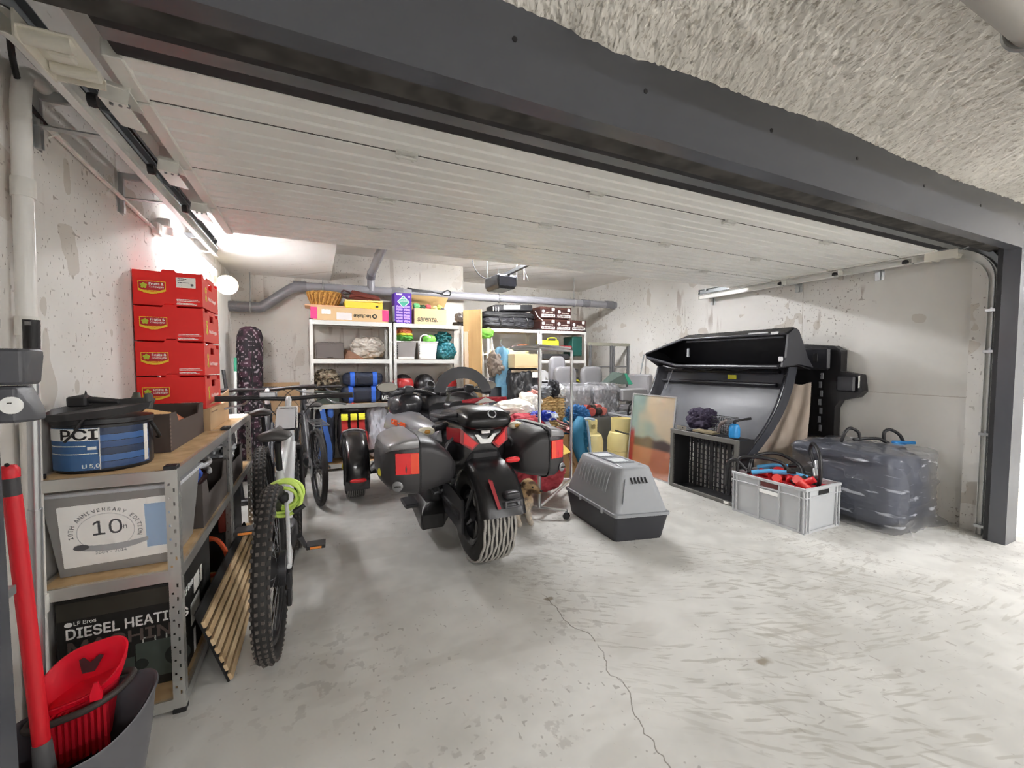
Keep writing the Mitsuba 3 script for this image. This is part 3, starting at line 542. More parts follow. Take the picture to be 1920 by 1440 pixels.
# red fruit boxes
def fruit_box(z, label, first):
    k = thing('fruit_box', label, 'box', 'stacked red fruit boxes'); x0, x1, y0, y1, h, t = -0.862, -0.562, 2.86, 3.26, 0.187, 0.006
    W, L = x1 - x0, y1 - y0
    front = poly([(0, 0), (W * 0.42, 0), (W * 0.44, 0.010), (W * 0.58, 0.010), (W * 0.60, 0.0), (W, 0), (W, h - 0.008), (W * 0.62, h - 0.008), (W * 0.60, h + 0.004), (W * 0.42, h + 0.004), (W * 0.40, h - 0.008), (0, h - 0.004)])
    part(k, 'front', prism(front, t, (x0, y0 + t, z), X, Z), REDCARD, False); part(k, 'back', box(x0, x1, y1 - t, y1, z, z + h - 0.006), REDCARD, False)
    side = poly([(0, 0), (L, 0), (L, h - 0.03), (L * 0.78, h - 0.03), (L * 0.74, h - 0.006), (L * 0.3, h - 0.006), (L * 0.26, h - 0.02), (L * 0.10, h - 0.02), (L * 0.08, h - 0.004), (0, h - 0.004)]).difference(sbox(L * 0.38, h - 0.068, L * 0.62, h - 0.03))
    RS = mat('c8463c', 0.6)
    for x in (x0, x1 - t): part(k, 'side', prism(side, t, (x, y0 + t, z), Y, Z), RS if x > x0 else REDCARD, False)
    part(k, 'base', box(x0 + t, x1 - t, y0 + t, y1 - t, z, z + t), REDCARD, False)
    # printing
    yv = y0 - 0.0006
    def pl(p, m, name, d=0.0008, parent=k, off=0.0, label=None): return part(parent, name, prism(p, d, (x0, y0 - off, z), X, Z), m, False, label)
    lx, lz = 0.022, 0.062
    lg = pl(sbox(lx, lz + 0.012, lx + 0.118, lz + 0.064), YELP, 'logo', label='yellow framed fruit logo')
    pl(sbox(lx + 0.003, lz + 0.015, lx + 0.115, lz + 0.061), mat('b5202a', 0.6), 'logo_field', parent=lg, off=0.0008)
    sw = Polygon([(lx + 0.003 + 0.112 * a, lz + 0.012 - 0.016 * math.sin(math.pi * a)) for a in np.linspace(0, 1, 14)] + [(lx + 0.003 + 0.112 * a, lz + 0.024 - 0.016 * math.sin(math.pi * a)) for a in np.linspace(1, 0, 14)])
    pl(sw, YELP, 'logo_swoosh', parent=lg, off=0.0016)
    leafs = union_all([affinity.rotate(affinity.scale(Point(lx + 0.024, lz + 0.047).buffer(0.008), 0.8, 1.0), a, origin=(lx + 0.024, lz + 0.039)) for a in range(0, 360, 72)])
    pl(leafs, mat('b7c33a', 0.5), 'logo_flower', parent=lg, off=0.0016)
    part(lg, 'letters', cat(text('Fruits &', 0.013, (x0 + lx + 0.045, y0 - 0.0016, z + lz + 0.043), fit=0.062, bold=True), text('Compagnie', 0.0105, (x0 + lx + 0.047, y0 - 0.0016, z + lz + 0.029), fit=0.062)), WHITEP, False)
    part(k, 'small_print', cat(*[box(x0 + 0.185, x0 + 0.185 + w, y0 - 0.0008, y0, z + a, z + a + 0.0035) for a, w in ((0.034, 0.095), (0.026, 0.105), (0.014, 0.075), (0.008, 0.09))]), WHITEP, False, kind='stuff')
    if first:
        st = part(k, 'sticker', box(x0 + 0.185, x0 + 0.272, y0 - 0.001, y0, z + 0.10, z + 0.155), PAPER, False, label='white address sticker')
        part(st, 'print', cat(*[box(x0 + 0.192, x0 + 0.192 + w, y0 - 0.0018, y0 - 0.001, z + a, z + a + 0.003) for a, w in ((0.146, 0.04), (0.138, 0.03), (0.126, 0.05), (0.112, 0.02))], box(x0 + 0.25, x0 + 0.262, y0 - 0.0018, y0 - 0.001, z + 0.11, z + 0.122)), mat('6d6468', 0.7), False, kind='stuff')
    e = prism(union_all([Point(0, 0.02).buffer(0.018).difference(Point(0, 0.02).buffer(0.011)), sbox(-0.004, -0.045, 0.004, 0.004), affinity.rotate(sbox(-0.003, -0.045, 0.003, 0.0), 28, origin=(0, 0)), affinity.rotate(sbox(-0.003, -0.04, 0.003, 0.0), -28, origin=(0, 0))]), 0.0008, (x1, y0 + 0.09, z + 0.085), Y, Z)
    part(k, 'side_logo', e, mat('c9c63a', 0.5), False, label='yellow flower mark')
    part(k, 'side_letters', text('Fruits & Compagnie', 0.02, (x1, y0 + 0.14, z + 0.055), Y, Z, fit=0.2), mat('f0d8d2', 0.6), False)
zz = 1.027
for i, lab in enumerate(('red cardboard fruit box, lowest of the stack on the shelf', 'red cardboard fruit box, second from the bottom of its stack', 'red cardboard fruit box, second from the top of its stack', 'red cardboard fruit box with a white sticker, topmost of its stack')):
    fruit_box(zz, lab, i == 3); zz += 0.189

# storage bin with the anniversary label
k = thing('storage_bin', 'grey plastic bin with a 10th anniversary label on the middle shelf', 'bin')
BIN = mat('8b8a88', 0.35); x0, x1, y0, y1, z0, z1 = -0.845, -0.475, 1.925, 2.26, 0.537, 0.835
part(k, 'body', open_box(x0, x1, y0, y1, z0, z1, 0.004, 0.028), BIN)
part(k, 'lid', cat(box(x0 - 0.012, x1 + 0.012, y0 - 0.012, y1 + 0.012, 0.825, 0.84, 0.004), box(x0 + 0.02, x1 - 0.02, y0 + 0.02, y1 - 0.02, 0.84, 0.848, 0.003)), mat('b9bcc0', 0.3))
tl = 0.028 / (z1 - z0); un = np.array([0, -1, -tl]) / math.hypot(1, tl); vv = np.array([0, -tl, 1]) / math.hypot(1, tl)
def onbin(x, z, off=0.0): return np.array([x, y0 + 0.028 - (z - z0) * tl, z]) + un * off
o = onbin(-0.80, 0.572, 0.0015)
L = part(k, 'label', prism(affinity.rotate(sbox(0, 0, 0.30, 0.215).buffer(0.004), 1.2, origin=(0, 0)), 0.001, o, X, vv), WHITEP, False, label='white 10th anniversary label')
def onl(p, m, name, off): return part(L, name, prism(p, 0.0008, o + un * off, X, vv), m, False)
onl(sbox(0.225, 0.035, 0.297, 0.20), mat('9db6d3', 0.6), 'blue_panel', 0.001)
ring = affinity.scale(Point(0.115, 0.115).buffer(0.075, 40), 1.05, 0.9).difference(affinity.scale(Point(0.115, 0.115).buffer(0.0735, 40), 1.05, 0.9))
onl(ring, mat('b7b9bb', 0.6), 'ring', 0.001)
sw = Polygon([(0.03 + 0.2 * a, 0.058 - 0.022 * math.sin(math.pi * a * 0.75) + 0.02 * a * a) for a in np.linspace(0, 1, 24)] + [(0.03 + 0.2 * a, 0.075 - 0.012 * math.sin(math.pi * a * 0.9) + 0.006 * a) for a in np.linspace(1, 0, 24)])
onl(sw.buffer(0), mat('a7a9ac', 0.6), 'swoosh', 0.0016); onl(affinity.scale(Point(0.046, 0.066).buffer(0.014), 1.5, 0.75), mat('55565a', 0.6), 'swoosh_dot', 0.0022)
part(L, 'number', basis(meshkit.text_mesh('10', 0.052, 0.0008), o + X * 0.072 + vv * 0.105 + un * 0.001, X, vv), mat('46474b', 0.6), False)
part(L, 'ordinal', basis(meshkit.text_mesh('th', 0.017, 0.0008), o + X * 0.153 + vv * 0.118 + un * 0.001, X, vv), mat('46474b', 0.6), False)
arc = []
for i, ch in enumerate('10TH ANNIVERSARY EDITION'):
    if ch == ' ': continue
    a = math.radians(190 - i * 8.7); t = meshkit.text_mesh(ch, 0.0125, 0.0008); t.apply_transform(rot(math.degrees(a) - 90)); t.apply_translation((0.115 + 0.088 * math.cos(a), 0.113 + 0.078 * math.sin(a), 0)); arc.append(t)
part(L, 'arched_letters', basis(cat(*arc), o + un * 0.001, X, vv), mat('4a4b4f', 0.6), False)
part(L, 'years', basis(meshkit.text_mesh('2004 - 2014', 0.010, 0.0008), o + X * 0.08 + vv * 0.034 + un * 0.001, X, vv), mat('77797c', 0.6), False)

# heater carton on the bottom shelf
k = thing('heater_carton', 'black carton of a diesel heating machine on the bottom shelf', 'carton'); x0, x1, y0, y1, z0, z1 = -0.845, -0.49, 1.975, 2.46, 0.057, 0.445
KB = mat('1a1917', 0.6); part(k, 'carton', box(x0, x1, y0, y1, z0, z1, 0.002), KB, False)
part(k, 'top_panel', box(x0 + 0.01, x1 - 0.003, y0 + 0.003, y1 - 0.003, z1, z1 + 0.001), mat('3a3630', 0.7), False)
part(k, 'front_band', box(x0 + 0.002, x1 - 0.002, y0 - 0.001, y0, z1 - 0.075, z1 - 0.012), mat('35322a', 0.65), False)
part(k, 'big_letters', cat(text('DIESEL HEATING', 0.036, (x0 + 0.022, y0 - 0.001, z0 + 0.245), bold=True, fit=0.352)), WHITEP, False)
part(k, 'faded_letters', text('MACHINE', 0.042, (x0 + 0.022, y0 - 0.001, z0 + 0.19), bold=True, fit=0.34), mat('5a4f4a', 0.6), False)
part(k, 'maker_letters', text('LF Bros', 0.014, (x0 + 0.046, y0 - 0.001, z0 + 0.292), fit=0.06), WHITEP, False)
part(k, 'maker_mark', prism(affinity.scale(Point(0, 0).buffer(0.010), 1.1, 0.85), 0.001, (x0 + 0.033, y0, z0 + 0.297), X, Z), WHITEP, False)
pm = part(k, 'machine_picture', prism(union_all([sbox(0.17, 0.02, 0.30, 0.15).buffer(0.006), sbox(0.0, 0.02, 0.16, 0.11)]), 0.001, (x0 + 0.05, y0, z0 + 0.02), X, Z), mat('46504a', 0.6), False)
for cx, cz, r in ((0.29, 0.085, 0.04), (0.18, 0.075, 0.02)): part(pm, 'wheel_picture', prism(Point(cx, cz).buffer(r), 0.0008, (x0 + 0.05, y0 - 0.001, z0 + 0.02), X, Z), mat('242a27', 0.6), False)
for cx in (0.205, 0.275): part(pm, 'handle_picture', prism(sbox(cx - 0.02, 0.156, cx + 0.02, 0.175).difference(sbox(cx - 0.016, 0.15, cx + 0.016, 0.171)), 0.0008, (x0 + 0.05, y0 - 0.001, z0 + 0.02), X, Z), mat('b9c0ba', 0.5), False)
for a, b, c0, d in ((2.16, 2.25, 0.30, 0.37), (2.27, 2.30, 0.30, 0.37), (2.1, 2.24, 0.19, 0.28), (2.13, 2.16, 0.06, 0.16)): part(k, 'side_label', box(x1, x1 + 0.001, a, b, c0, d), PAPER, False)
part(k, 'side_letters', text('LF Bros', 0.026, (x1, 2.02, 0.355), Y, Z, bold=True), WHITEP, False)

# trays and tools on the middle shelf
tray('cardboard_tray', 'dark grey cardboard tray of tools on the middle shelf beside the bin', -0.84, -0.475, 2.29, 2.86, 0.536, 0.20, mat('4c4643', 0.85), low=0.62)
tray('cardboard_tray', 'dark grey cardboard tray on the middle shelf of the far unit', -0.84, -0.475, 2.95, 3.42, 0.536, 0.19, mat('47423f', 0.85), low=0.7)
one('blue_rag', sup((-0.56, 2.36, 0.77), (0.13, 0.12, 0.11), 0.9, 3, 0.02, 3, 4), mat('2b4a9a', 0.8), 'blue rag lying at the near end of the tool tray', 'rag', smooth=True)
one('white_cloth', sup((-0.60, 2.30, 0.86), (0.16, 0.09, 0.03), 0.9, 3, 0.012, 3, 5), mat('dcdde2', 0.8), 'white cloth lying on the lid of the grey bin', 'cloth', smooth=True)
one('grey_hose', tube(spline([(-0.60 + 0.09 * math.cos(a), 2.62 + 0.10 * math.sin(a), 0.72 + 0.008 * a) for a in np.linspace(0, 12, 20)], 70), 0.012, 8), mat('cfd0d2', 0.35), 'grey ribbed hose coiled in the tool tray on the middle shelf', 'hose', smooth=True)
one('tool_pouch', sup((-0.66, 2.66, 0.65), (0.24, 0.26, 0.2), 0.6, 3, 0.03, 2.5, 6), mat('3a2422', 0.8), 'dark brown tool pouch in the tray on the middle shelf', 'pouch', smooth=True)
def clear_bag(name, c, s, label, seed): return one(name, sup(c, s, 0.9, 4, 0.05, 3.2, seed, 0.03), mat('a9abac', 0.18), label, 'bag', smooth=True)
clear_bag('plastic_bag', (-0.62, 3.18, 0.74), (0.26, 0.34, 0.22), 'grey crumpled plastic bag in the tray of the far shelf', 7)
k = thing('power_drill', 'black and grey drill lying in the tray of the far shelf', 'tool')
part(k, 'body', tube([(-0.52, 3.06, 0.75), (-0.52, 3.14, 0.765), (-0.52, 3.24, 0.765)], [0.022, 0.032, 0.028], 14), mat('2a2a2c', 0.5)); part(k, 'grip', tube([(-0.52, 3.2, 0.75), (-0.52, 3.24, 0.64)], [0.022, 0.02], 12), mat('4a4a4c', 0.5)); part(k, 'chuck', cyl((-0.52, 3.06, 0.75), (-0.52, 3.0, 0.742), 0.016, 0.009, 12), GALVD)
k = thing('hand_truck', 'orange tube-framed folding trolley under the shelf', 'trolley')
part(k, 'frame', tube(spline([(-0.70, 2.75, 0.36), (-0.52, 2.62, 0.37), (-0.475, 2.63, 0.33), (-0.46, 2.70, 0.22), (-0.50, 2.80, 0.10), (-0.70, 2.86, 0.07)], 30), 0.011, 10), mat('e2643a', 0.4))
part(k, 'crossbar', cyl((-0.70, 2.70, 0.35), (-0.49, 2.62, 0.36), 0.010, n=10), mat('e2643a', 0.4)); part(k, 'chain_guard', box(-0.53, -0.49, 2.88, 2.95, 0.30, 0.44, 0.006), mat('7d2f22', 0.5))
one('black_case', box(-0.82, -0.50, 2.92, 3.5, 0.057, 0.42, 0.012), mat('1d1c1c', 0.55), 'black plastic case on the bottom shelf of the far unit', 'case', smooth=30)
# slatted wooden panel leaning on the shelf
k = thing('slat_panel', 'wooden slat panel on black felt leaning against the shelf', 'panel')
pb, pt_ = np.array([-0.345, 1.955, 0.003]), np.array([-0.452, 1.97, 0.30]); vv2 = (pt_ - pb) / np.linalg.norm(pt_ - pb); hgt = np.linalg.norm(pt_ - pb)
uu = np.array([-0.02, 1.0, 0.0]); uu /= np.linalg.norm(uu); uu = uu - vv2 * (uu @ vv2); uu /= np.linalg.norm(uu); nn = np.cross(uu, vv2); nn = nn if nn[0] > 0 else -nn
def slab(a0_, a1_, b0, b1, d0, d1): 
    m = box(a0_, a1_, b0, b1, d0, d1, 0.0015); M = np.eye(4); M[:3, 0], M[:3, 1], M[:3, 2], M[:3, 3] = uu, vv2, nn, pb; m.apply_transform(M); m.fix_normals(); return m
part(k, 'felt_back', slab(0, 1.25, 0, hgt, 0, 0.009), mat('161616', 0.95), False)
SL = (mat('c2a680', 0.6), mat('cdb38c', 0.6), mat('b99d76', 0.6))
for i in range(7): part(k, 'slat', slab(0, 1.25, 0.004 + i * 0.0405, 0.031 + i * 0.0405, 0.009, 0.022), SL[i % 3], False)

# mops by the left post
k = thing('squeegee_pole', 'aluminium pole with a black grip leaning beside the left post', 'pole')
p0, p1 = np.array([-0.78, 1.70, 0.0]), np.array([-0.70, 1.60, 1.40]); d = p1 - p0
part(k, 'shaft', cyl(p0, p0 + d * 0.93, 0.0125, n=16), ALU); part(k, 'outer_tube', cyl(p0 + d * 0.03, p0 + d * 0.62, 0.0155, n=16), ALU); part(k, 'grip', cyl(p0 + d * 0.93, p1, 0.0165, 0.017, 16), BLACK); part(k, 'clip', box(*np.stack([p1 + [-0.006, -0.018, -0.016], p1 + [0.006, -0.014, -0.006]], 1).ravel()), ALU, False)
k = thing('red_mop', 'red mop handle with a black collar standing in the grey bucket', 'mop')
p0, p1 = np.array([-0.680, 1.50, 0.26]), np.array([-0.712, 1.50, 1.02]); d = p1 - p0; RED = mat('d3202c', 0.45)
part(k, 'handle', cyl(p0, p0 + d * 0.90, 0.0175, n=18), RED); part(k, 'collar', cyl(p0 + d * 0.90, p0 + d * 0.965, 0.0165, n=18), mat('3a3a3c', 0.5))
part(k, 'hanging_cap', lathe([(0.0, 0.0), (0.018, 0.0), (0.019, 0.02), (0.013, 0.032), (0.0, 0.034)], 18, p0 + d * 0.96, d), RED); part(k, 'cap_hole', sup(p1 + [0.004, -0.016, 0.006], (0.010, 0.004, 0.010), 1, 2), INK, True)
part(k, 'mop_socket', cyl(p0 - d * 0.12, p0 + d * 0.02, 0.023, 0.019, 16), mat('5f5f60', 0.6)); 
fr = np.random.default_rng(3); part(k, 'fringe', cat(*[tube(spline([p0 - d * 0.1, p0 + [fr.uniform(-.05, .05), fr.uniform(-.05, .05), -0.12], p0 + [fr.uniform(-.07, .07), fr.uniform(-.07, .07), -0.2]], 6), 0.006, 5) for _ in range(40)]), mat('6a6a68', 0.95), True, kind='stuff')
k = thing('mop_bucket', 'dark grey mop bucket with a spout lip at the bottom left corner', 'bucket'); GB = mat('57575b', 0.35)
bc = np.array([-0.64, 1.545]); rings = []
def brim(a):                                                       # rim height: the lip rises towards the right
    return 0.262 + 0.07 * max(0.0, math.cos(a - 0.35)) ** 2.0 - 0.03 * max(0.0, math.cos(a + 1.7))
ang = np.linspace(0, 2 * np.pi, 56, endpoint=False)
def bring(sc, zf, flare=0.0): return [[bc[0] + (0.175 + flare * max(0, math.cos(a - 0.35))) * sc * math.cos(a), bc[1] + 0.135 * sc * math.sin(a), zf(a)] for a in ang]
part(k, 'body', loft([bring(0.80, lambda a: 0.0), bring(0.83, lambda a: 0.02), bring(0.94, lambda a: brim(a) * 0.6, 0.01), bring(1.0, lambda a: brim(a) * 0.97, 0.012), bring(1.02, lambda a: brim(a), 0.015), bring(1.0, lambda a: brim(a) + 0.006, 0.015), bring(0.96, lambda a: brim(a) - 0.004, 0.012), bring(0.90, lambda a: brim(a) * 0.6, 0.01), bring(0.78, lambda a: 0.02)]), GB, 50)
k = thing('mop_wringer', 'red slotted mop wringer set into the grey bucket', 'wringer'); RW = mat('e0142f', 0.4); wc = np.array([-0.645, 1.625, 0.0])
def wr(sx, sy, z, tilt=0.0): return [[wc[0] + sx * math.copysign(abs(math.cos(a)) ** 0.75, math.cos(a)), wc[1] + sy * math.copysign(abs(math.sin(a)) ** 0.9, math.sin(a)), z + tilt * math.sin(a) + 0.035 * math.cos(a)] for a in ang]
part(k, 'dish', loft([wr(0.088, 0.045, 0.30), wr(0.102, 0.058, 0.345, 0.02), wr(0.106, 0.062, 0.37, 0.05), wr(0.101, 0.057, 0.37, 0.05), wr(0.086, 0.044, 0.31, 0.01)]), RW, 50)
part(k, 'strainer', loft([wr(0.06, 0.04, 0.13), wr(0.085, 0.05, 0.30)]), mat('b01226', 0.5)); part(k, 'ribs', cat(*[box(wc[0] - 0.075 + i * 0.014, wc[0] - 0.068 + i * 0.014, wc[1] - 0.058, wc[1] - 0.04, 0.15, 0.29) for i in range(11)]), mat('c8142a', 0.5), False, kind='stuff')
part(k, 'spout_mark', prism(poly([(-0.028, 0.03), (-0.018, 0.035), (0, 0.018), (0.018, 0.035), (0.028, 0.03), (0.014, -0.008), (-0.014, -0.008)]), 0.003, wc + [0.01, 0.020, 0.362], X, np.array([0, 0.55, 0.83])), mat('3a0810', 0.6), False)
for s in (-1, 1): part(k, 'clip', hull(np.vstack([cbox(wc + [s * 0.055, -0.066, 0.30 + s * 0.025], (0.026, 0.008, 0.02)).vertices, cbox(wc + [s * 0.055, -0.064, 0.335 + s * 0.025], (0.008, 0.006, 0.01)).vertices])), RW)
part(k, 'black_rim', tube([[p[0], p[1] - 0.004, p[2] - 0.015] for p in wr(0.115, 0.07, 0.305, 0.0)], 0.010, 8, closed=True), mat('3a3431', 0.6), 50)
# ------------------------------------------------------------ shelves along the back wall and what stands on them
WSH = mat('dfdfdc', 0.4, 0.2)
G4 = 'tall metal shelves along the back wall'
shelf_unit('tall galvanized shelf at the left of the back wall, with the wicker basket on top', -0.055, 0.865, 5.37, 5.74, 1.79, (0.085, 0.80, 1.335, 1.785), G4, bh=0.05)
shelf_unit('tall galvanized shelf with the purple box on top, second from the left', 0.885, 1.765, 5.37, 5.74, 1.79, (0.085, 0.80, 1.335, 1.785), G4, bh=0.05)
shelf_unit('tall white shelf with a black bag on top, in the recess of the back wall', 2.215, 3.055, 5.57, 5.97, 1.79, (0.10, 0.80, 1.335, 1.785), G4, metal=WSH, bh=0.045)
shelf_unit('tall white shelf with brown shoe boxes on top, next to the right wall', 3.065, 3.90, 5.57, 5.97, 1.79, (0.10, 0.80, 1.335, 1.785), G4, metal=WSH, bh=0.045)
YF = 5.40
# top of the first
k = thing('flat_carton', 'flat tan carton with pink ends and upside-down lettering, on the tall shelf', 'carton')
part(k, 'carton', box(-0.04, 0.83, 5.385, 5.72, 1.787, 1.945, 0.002), KRAFT, False)
part(k, 'pink_end', box(-0.042, 0.03, 5.383, 5.386, 1.80, 1.935), PINK, False); part(k, 'pink_end', box(0.755, 0.832, 5.383, 5.386, 1.80, 1.935), PINK, False)
part(k, 'white_label', box(0.075, 0.175, 5.382, 5.386, 1.86, 1.915), PAPER, False); part(k, 'blank_patch', box(0.235, 0.405, 5.382, 5.386, 1.80, 1.885), mat('ded9d6', 0.7), False)
t = meshkit.text_mesh('tectake', 0.042, 0.001, True); w = t.bounds[1][0]; t.apply_transform(rot(180)); part(k, 'letters', basis(t, (0.625, 5.384, 1.872), X, Z), INK, False)
part(k, 'mark', prism(Point(0.665, 1.855).buffer(0.028).difference(Point(0.665, 1.855).buffer(0.014)), 0.001, (0, 5.385, 0), X, Z), INK, False)
one('wooden_board', box(-0.10, 0.34, 5.40, 5.70, 1.947, 1.965, 0.002), mat('d9b08a', 0.7), 'thin pale wooden board lying on the pink-ended carton', 'board', smooth=False)
def f_wick(p, n, uv): return MX(lin('8a5a24'), lin('d8a95a'), SS(0.3, 0.7, N(p.x * 130, p.y * 130, p.z * 60)))
pmat('wicker', f_wick, rough=0.7)
k = thing('wicker_basket', 'round brown wicker basket standing on the tall shelf at left', 'basket'); bc = np.array([0.115, 5.55, 1.966])
part(k, 'body', lathe([(0.0, 0.0), (0.14, 0.0), (0.185, 0.12), (0.195, 0.15), (0.18, 0.15), (0.17, 0.12), (0.12, 0.02), (0.0, 0.02)], 40, bc), 'wicker', 50)
for i in range(44):
    a = i * 2 * math.pi / 44; part(k, 'rib', tube([bc + [0.142 * math.cos(a), 0.142 * math.sin(a), 0.004], bc + [0.178 * math.cos(a + .12), 0.178 * math.sin(a + .12), 0.09], bc + [0.194 * math.cos(a + .2), 0.194 * math.sin(a + .2), 0.145]], 0.006, 5), (mat('c99a55', 0.6), mat('8f5f2a', 0.6))[i % 2])
part(k, 'rim', tube([bc + [0.19 * math.cos(a), 0.19 * math.sin(a), 0.15] for a in np.linspace(0, 2 * np.pi, 40, endpoint=False)], 0.010, 8, closed=True), 'wicker', 50)
k = thing('yellow_carton', 'flat yellow carton lying on the pink-ended carton', 'carton')
part(k, 'carton', mv(box(-0.215, 0.215, -0.14, 0.14, 0, 0.075, 0.003), (0.545, 5.53, 1.947), rz=1.5), YEL, False); part(k, 'print', box(0.68, 0.71, 5.378, 5.3805, 1.965, 1.985), INK, False); part(k, 'lid', mv(box(-0.218, 0.218, -0.143, 0.143, 0.078, 0.10, 0.003), (0.55, 5.535, 1.947), rz=1, ry=-1.2), mat('f0dd8c', 0.6), False)
k = thing('leather_bag', 'brown folded leather bag lying on the yellow carton', 'bag')
part(k, 'body', hull(np.vstack([box(0.38, 0.74, 5.42, 5.59, 2.052, 2.07, 0.008).vertices, box(0.41, 0.45, 5.44, 5.57, 2.14, 2.165, 0.006).vertices, box(0.60, 0.73, 5.44, 5.57, 2.09, 2.11, 0.006).vertices])), mat('5c2a22', 0.45), 30)
part(k, 'fold', tube(spline([(0.39, 5.425, 2.085), (0.5, 5.415, 2.10), (0.62, 5.415, 2.085), (0.735, 5.42, 2.07)], 16), 0.014, 8), mat('6d342a', 0.45)); part(k, 'strap', tube(spline([(0.42, 5.44, 2.12), (0.33, 5.42, 2.15), (0.30, 5.41, 2.12), (0.345, 5.42, 2.06), (0.42, 5.43, 2.06)], 20), 0.010, 8), mat('3a1c1a', 0.5))
# second, top
PUR = mat('4a2391', 0.5); LIL = mat('a58ad8', 0.5)
k = thing('purple_box', 'tall purple and lilac box with a green diamond on the second tall shelf', 'box')
part(k, 'box', box(0.905, 1.115, 5.385, 5.60, 1.787, 2.165, 0.003), PUR, False)
part(k, 'side_panel', box(0.904, 0.9055, 5.39, 5.595, 1.80, 2.01), mat('b9cbe8', 0.5), False); part(k, 'top_band', box(0.925, 1.0, 5.3835, 5.386, 2.135, 2.155), mat('d6c8ee', 0.5), False)
for a in (0.925, 1.015):
    for j in range(6): part(k, 'lilac_strip', box(a, a + 0.078, 5.3835, 5.386, 1.80 + j * 0.036, 1.826 + j * 0.036), LIL, False)
dm = part(k, 'diamond', prism(poly([(0, -0.078), (0.078, 0), (0, 0.078), (-0.078, 0)]), 0.0012, (1.015, 5.385, 2.055), X, Z), mat('d9e9e6', 0.5), False); part(dm, 'green_field', prism(poly([(0, -0.066), (0.066, 0), (0, 0.066), (-0.066, 0)]), 0.0012, (1.015, 5.3838, 2.055), X, Z), mat('3f9c86', 0.5), False)
for j, (a, b) in enumerate(((-0.045, 0.012), (-0.03, 0.03), (-0.055, -0.006))): part(dm, 'white_stroke', prism(poly([(a, b), (0.05, b + 0.004), (0.045, b + 0.012), (a, b + 0.008)]).intersection(poly([(0, -0.066), (0.066, 0), (0, 0.066), (-0.066, 0)])), 0.001, (1.015, 5.3826, 2.055), X, Z), mat('cfe8e2', 0.5), False)
part(k, 'badge', prism(Point(1.085, 2.12).buffer(0.014), 0.001, (0, 5.385, 0), X, Z), LIL, False)
k = thing('open_carton', 'open tan carton full of toys on the second tall shelf', 'carton')
part(k, 'carton', open_box(1.15, 1.565, 5.385, 5.58, 1.787, 1.985, 0.006), KRAFT, False)
part(k, 'flap', prism(poly([(0, 0), (0.42, 0), (0.50, 0.19), (-0.05, 0.20)]), 0.005, (1.15, 5.585, 1.985), X, np.array([0, 0.0, 1.0])), mat('a68a5a', 0.85), False)
part(k, 'letters', text('sarenza.', 0.062, (1.185, 5.385, 1.822), bold=True, fit=0.265), INK, False); part(k, 'pale_letters', text('com', 0.02, (1.46, 5.385, 1.826), fit=0.07), mat('c99a6a', 0.7), False)
for i, (x, z, r, c_) in enumerate(((1.19, 2.02, 0.045, '6fbf7a'), (1.27, 2.01, 0.04, '2f4a34'), (1.35, 2.02, 0.04, 'c2545c'), (1.43, 2.0, 0.04, 'd9c98a'), (1.50, 2.02, 0.038, 'b7c862'), (1.31, 2.0, 0.03, '8c3c3a'), (1.53, 1.99, 0.03, '4a4a4c'))):
    one('soft_toy', sup((x, 5.46 + 0.02 * (i % 3), z), (2 * r, 2 * r, 1.7 * r), 0.9, 3, 0.012, 3, i + 20), mat(c_, 0.8), ('green', 'dark green', 'red', 'cream', 'lime', 'dark red', 'black')[i] + ' soft toy poking out of the open tan carton', 'toy', 'toys in the open carton', smooth=True)
k = thing('air_rifle', 'long black toy rifle lying across the open carton under the pipe', 'toy')
part(k, 'barrel', cyl((1.06, 5.37, 2.225), (1.52, 5.37, 2.185), 0.009, n=8), BLACK); part(k, 'body', hull(np.vstack([cbox((1.25, 5.37, 2.20), (0.26, 0.02, 0.03)).vertices])), BLACK, False); part(k, 'grip', tube(spline([(1.50, 5.37, 2.19), (1.58, 5.37, 2.235), (1.62, 5.37, 2.21), (1.60, 5.37, 2.17), (1.50, 5.37, 2.175)], 18, True), 0.008, 7, closed=True), BLACK)
# first, second board
k = thing('grey_box', 'plain dark grey lidded box on the second board of the first tall shelf', 'box')
part(k, 'box', mv(hull(np.vstack([cbox((0, 0, 0.095), (0.30, 0.24, 0.19), 0.006).vertices, cbox((0, 0, 0.192), (0.2, 0.2, 0.012), 0.004).vertices])), (0.155, 5.52, 1.337), rz=1), mat('58524f', 0.6), False); part(k, 'handle', box(0.12, 0.19, 5.392, 5.402, 1.35, 1.362, 0.003), mat('2b2826', 0.5)); part(k, 'lid_line', box(0.004, 0.306, 5.3965, 5.400, 1.50, 1.503), mat('3a3533', 0.6), False)
k = thing('shade_wrap', 'brown fabric piece wrapped in crumpled clear plastic beside the grey box', 'bag')
part(k, 'cloth', hull(np.vstack([box(0.31, 0.54, 5.45, 5.66, 1.337, 1.35, 0.01).vertices, [[0.36, 5.5, 1.45], [0.33, 5.55, 1.46]]])), mat('7a5a48', 0.8), 30)
part(k, 'plastic', sup((0.60, 5.58, 1.475), (0.42, 0.22, 0.27), 0.75, 4, 0.05, 3.0, 31, 0.03), mat('b5aea3', 0.2), True)
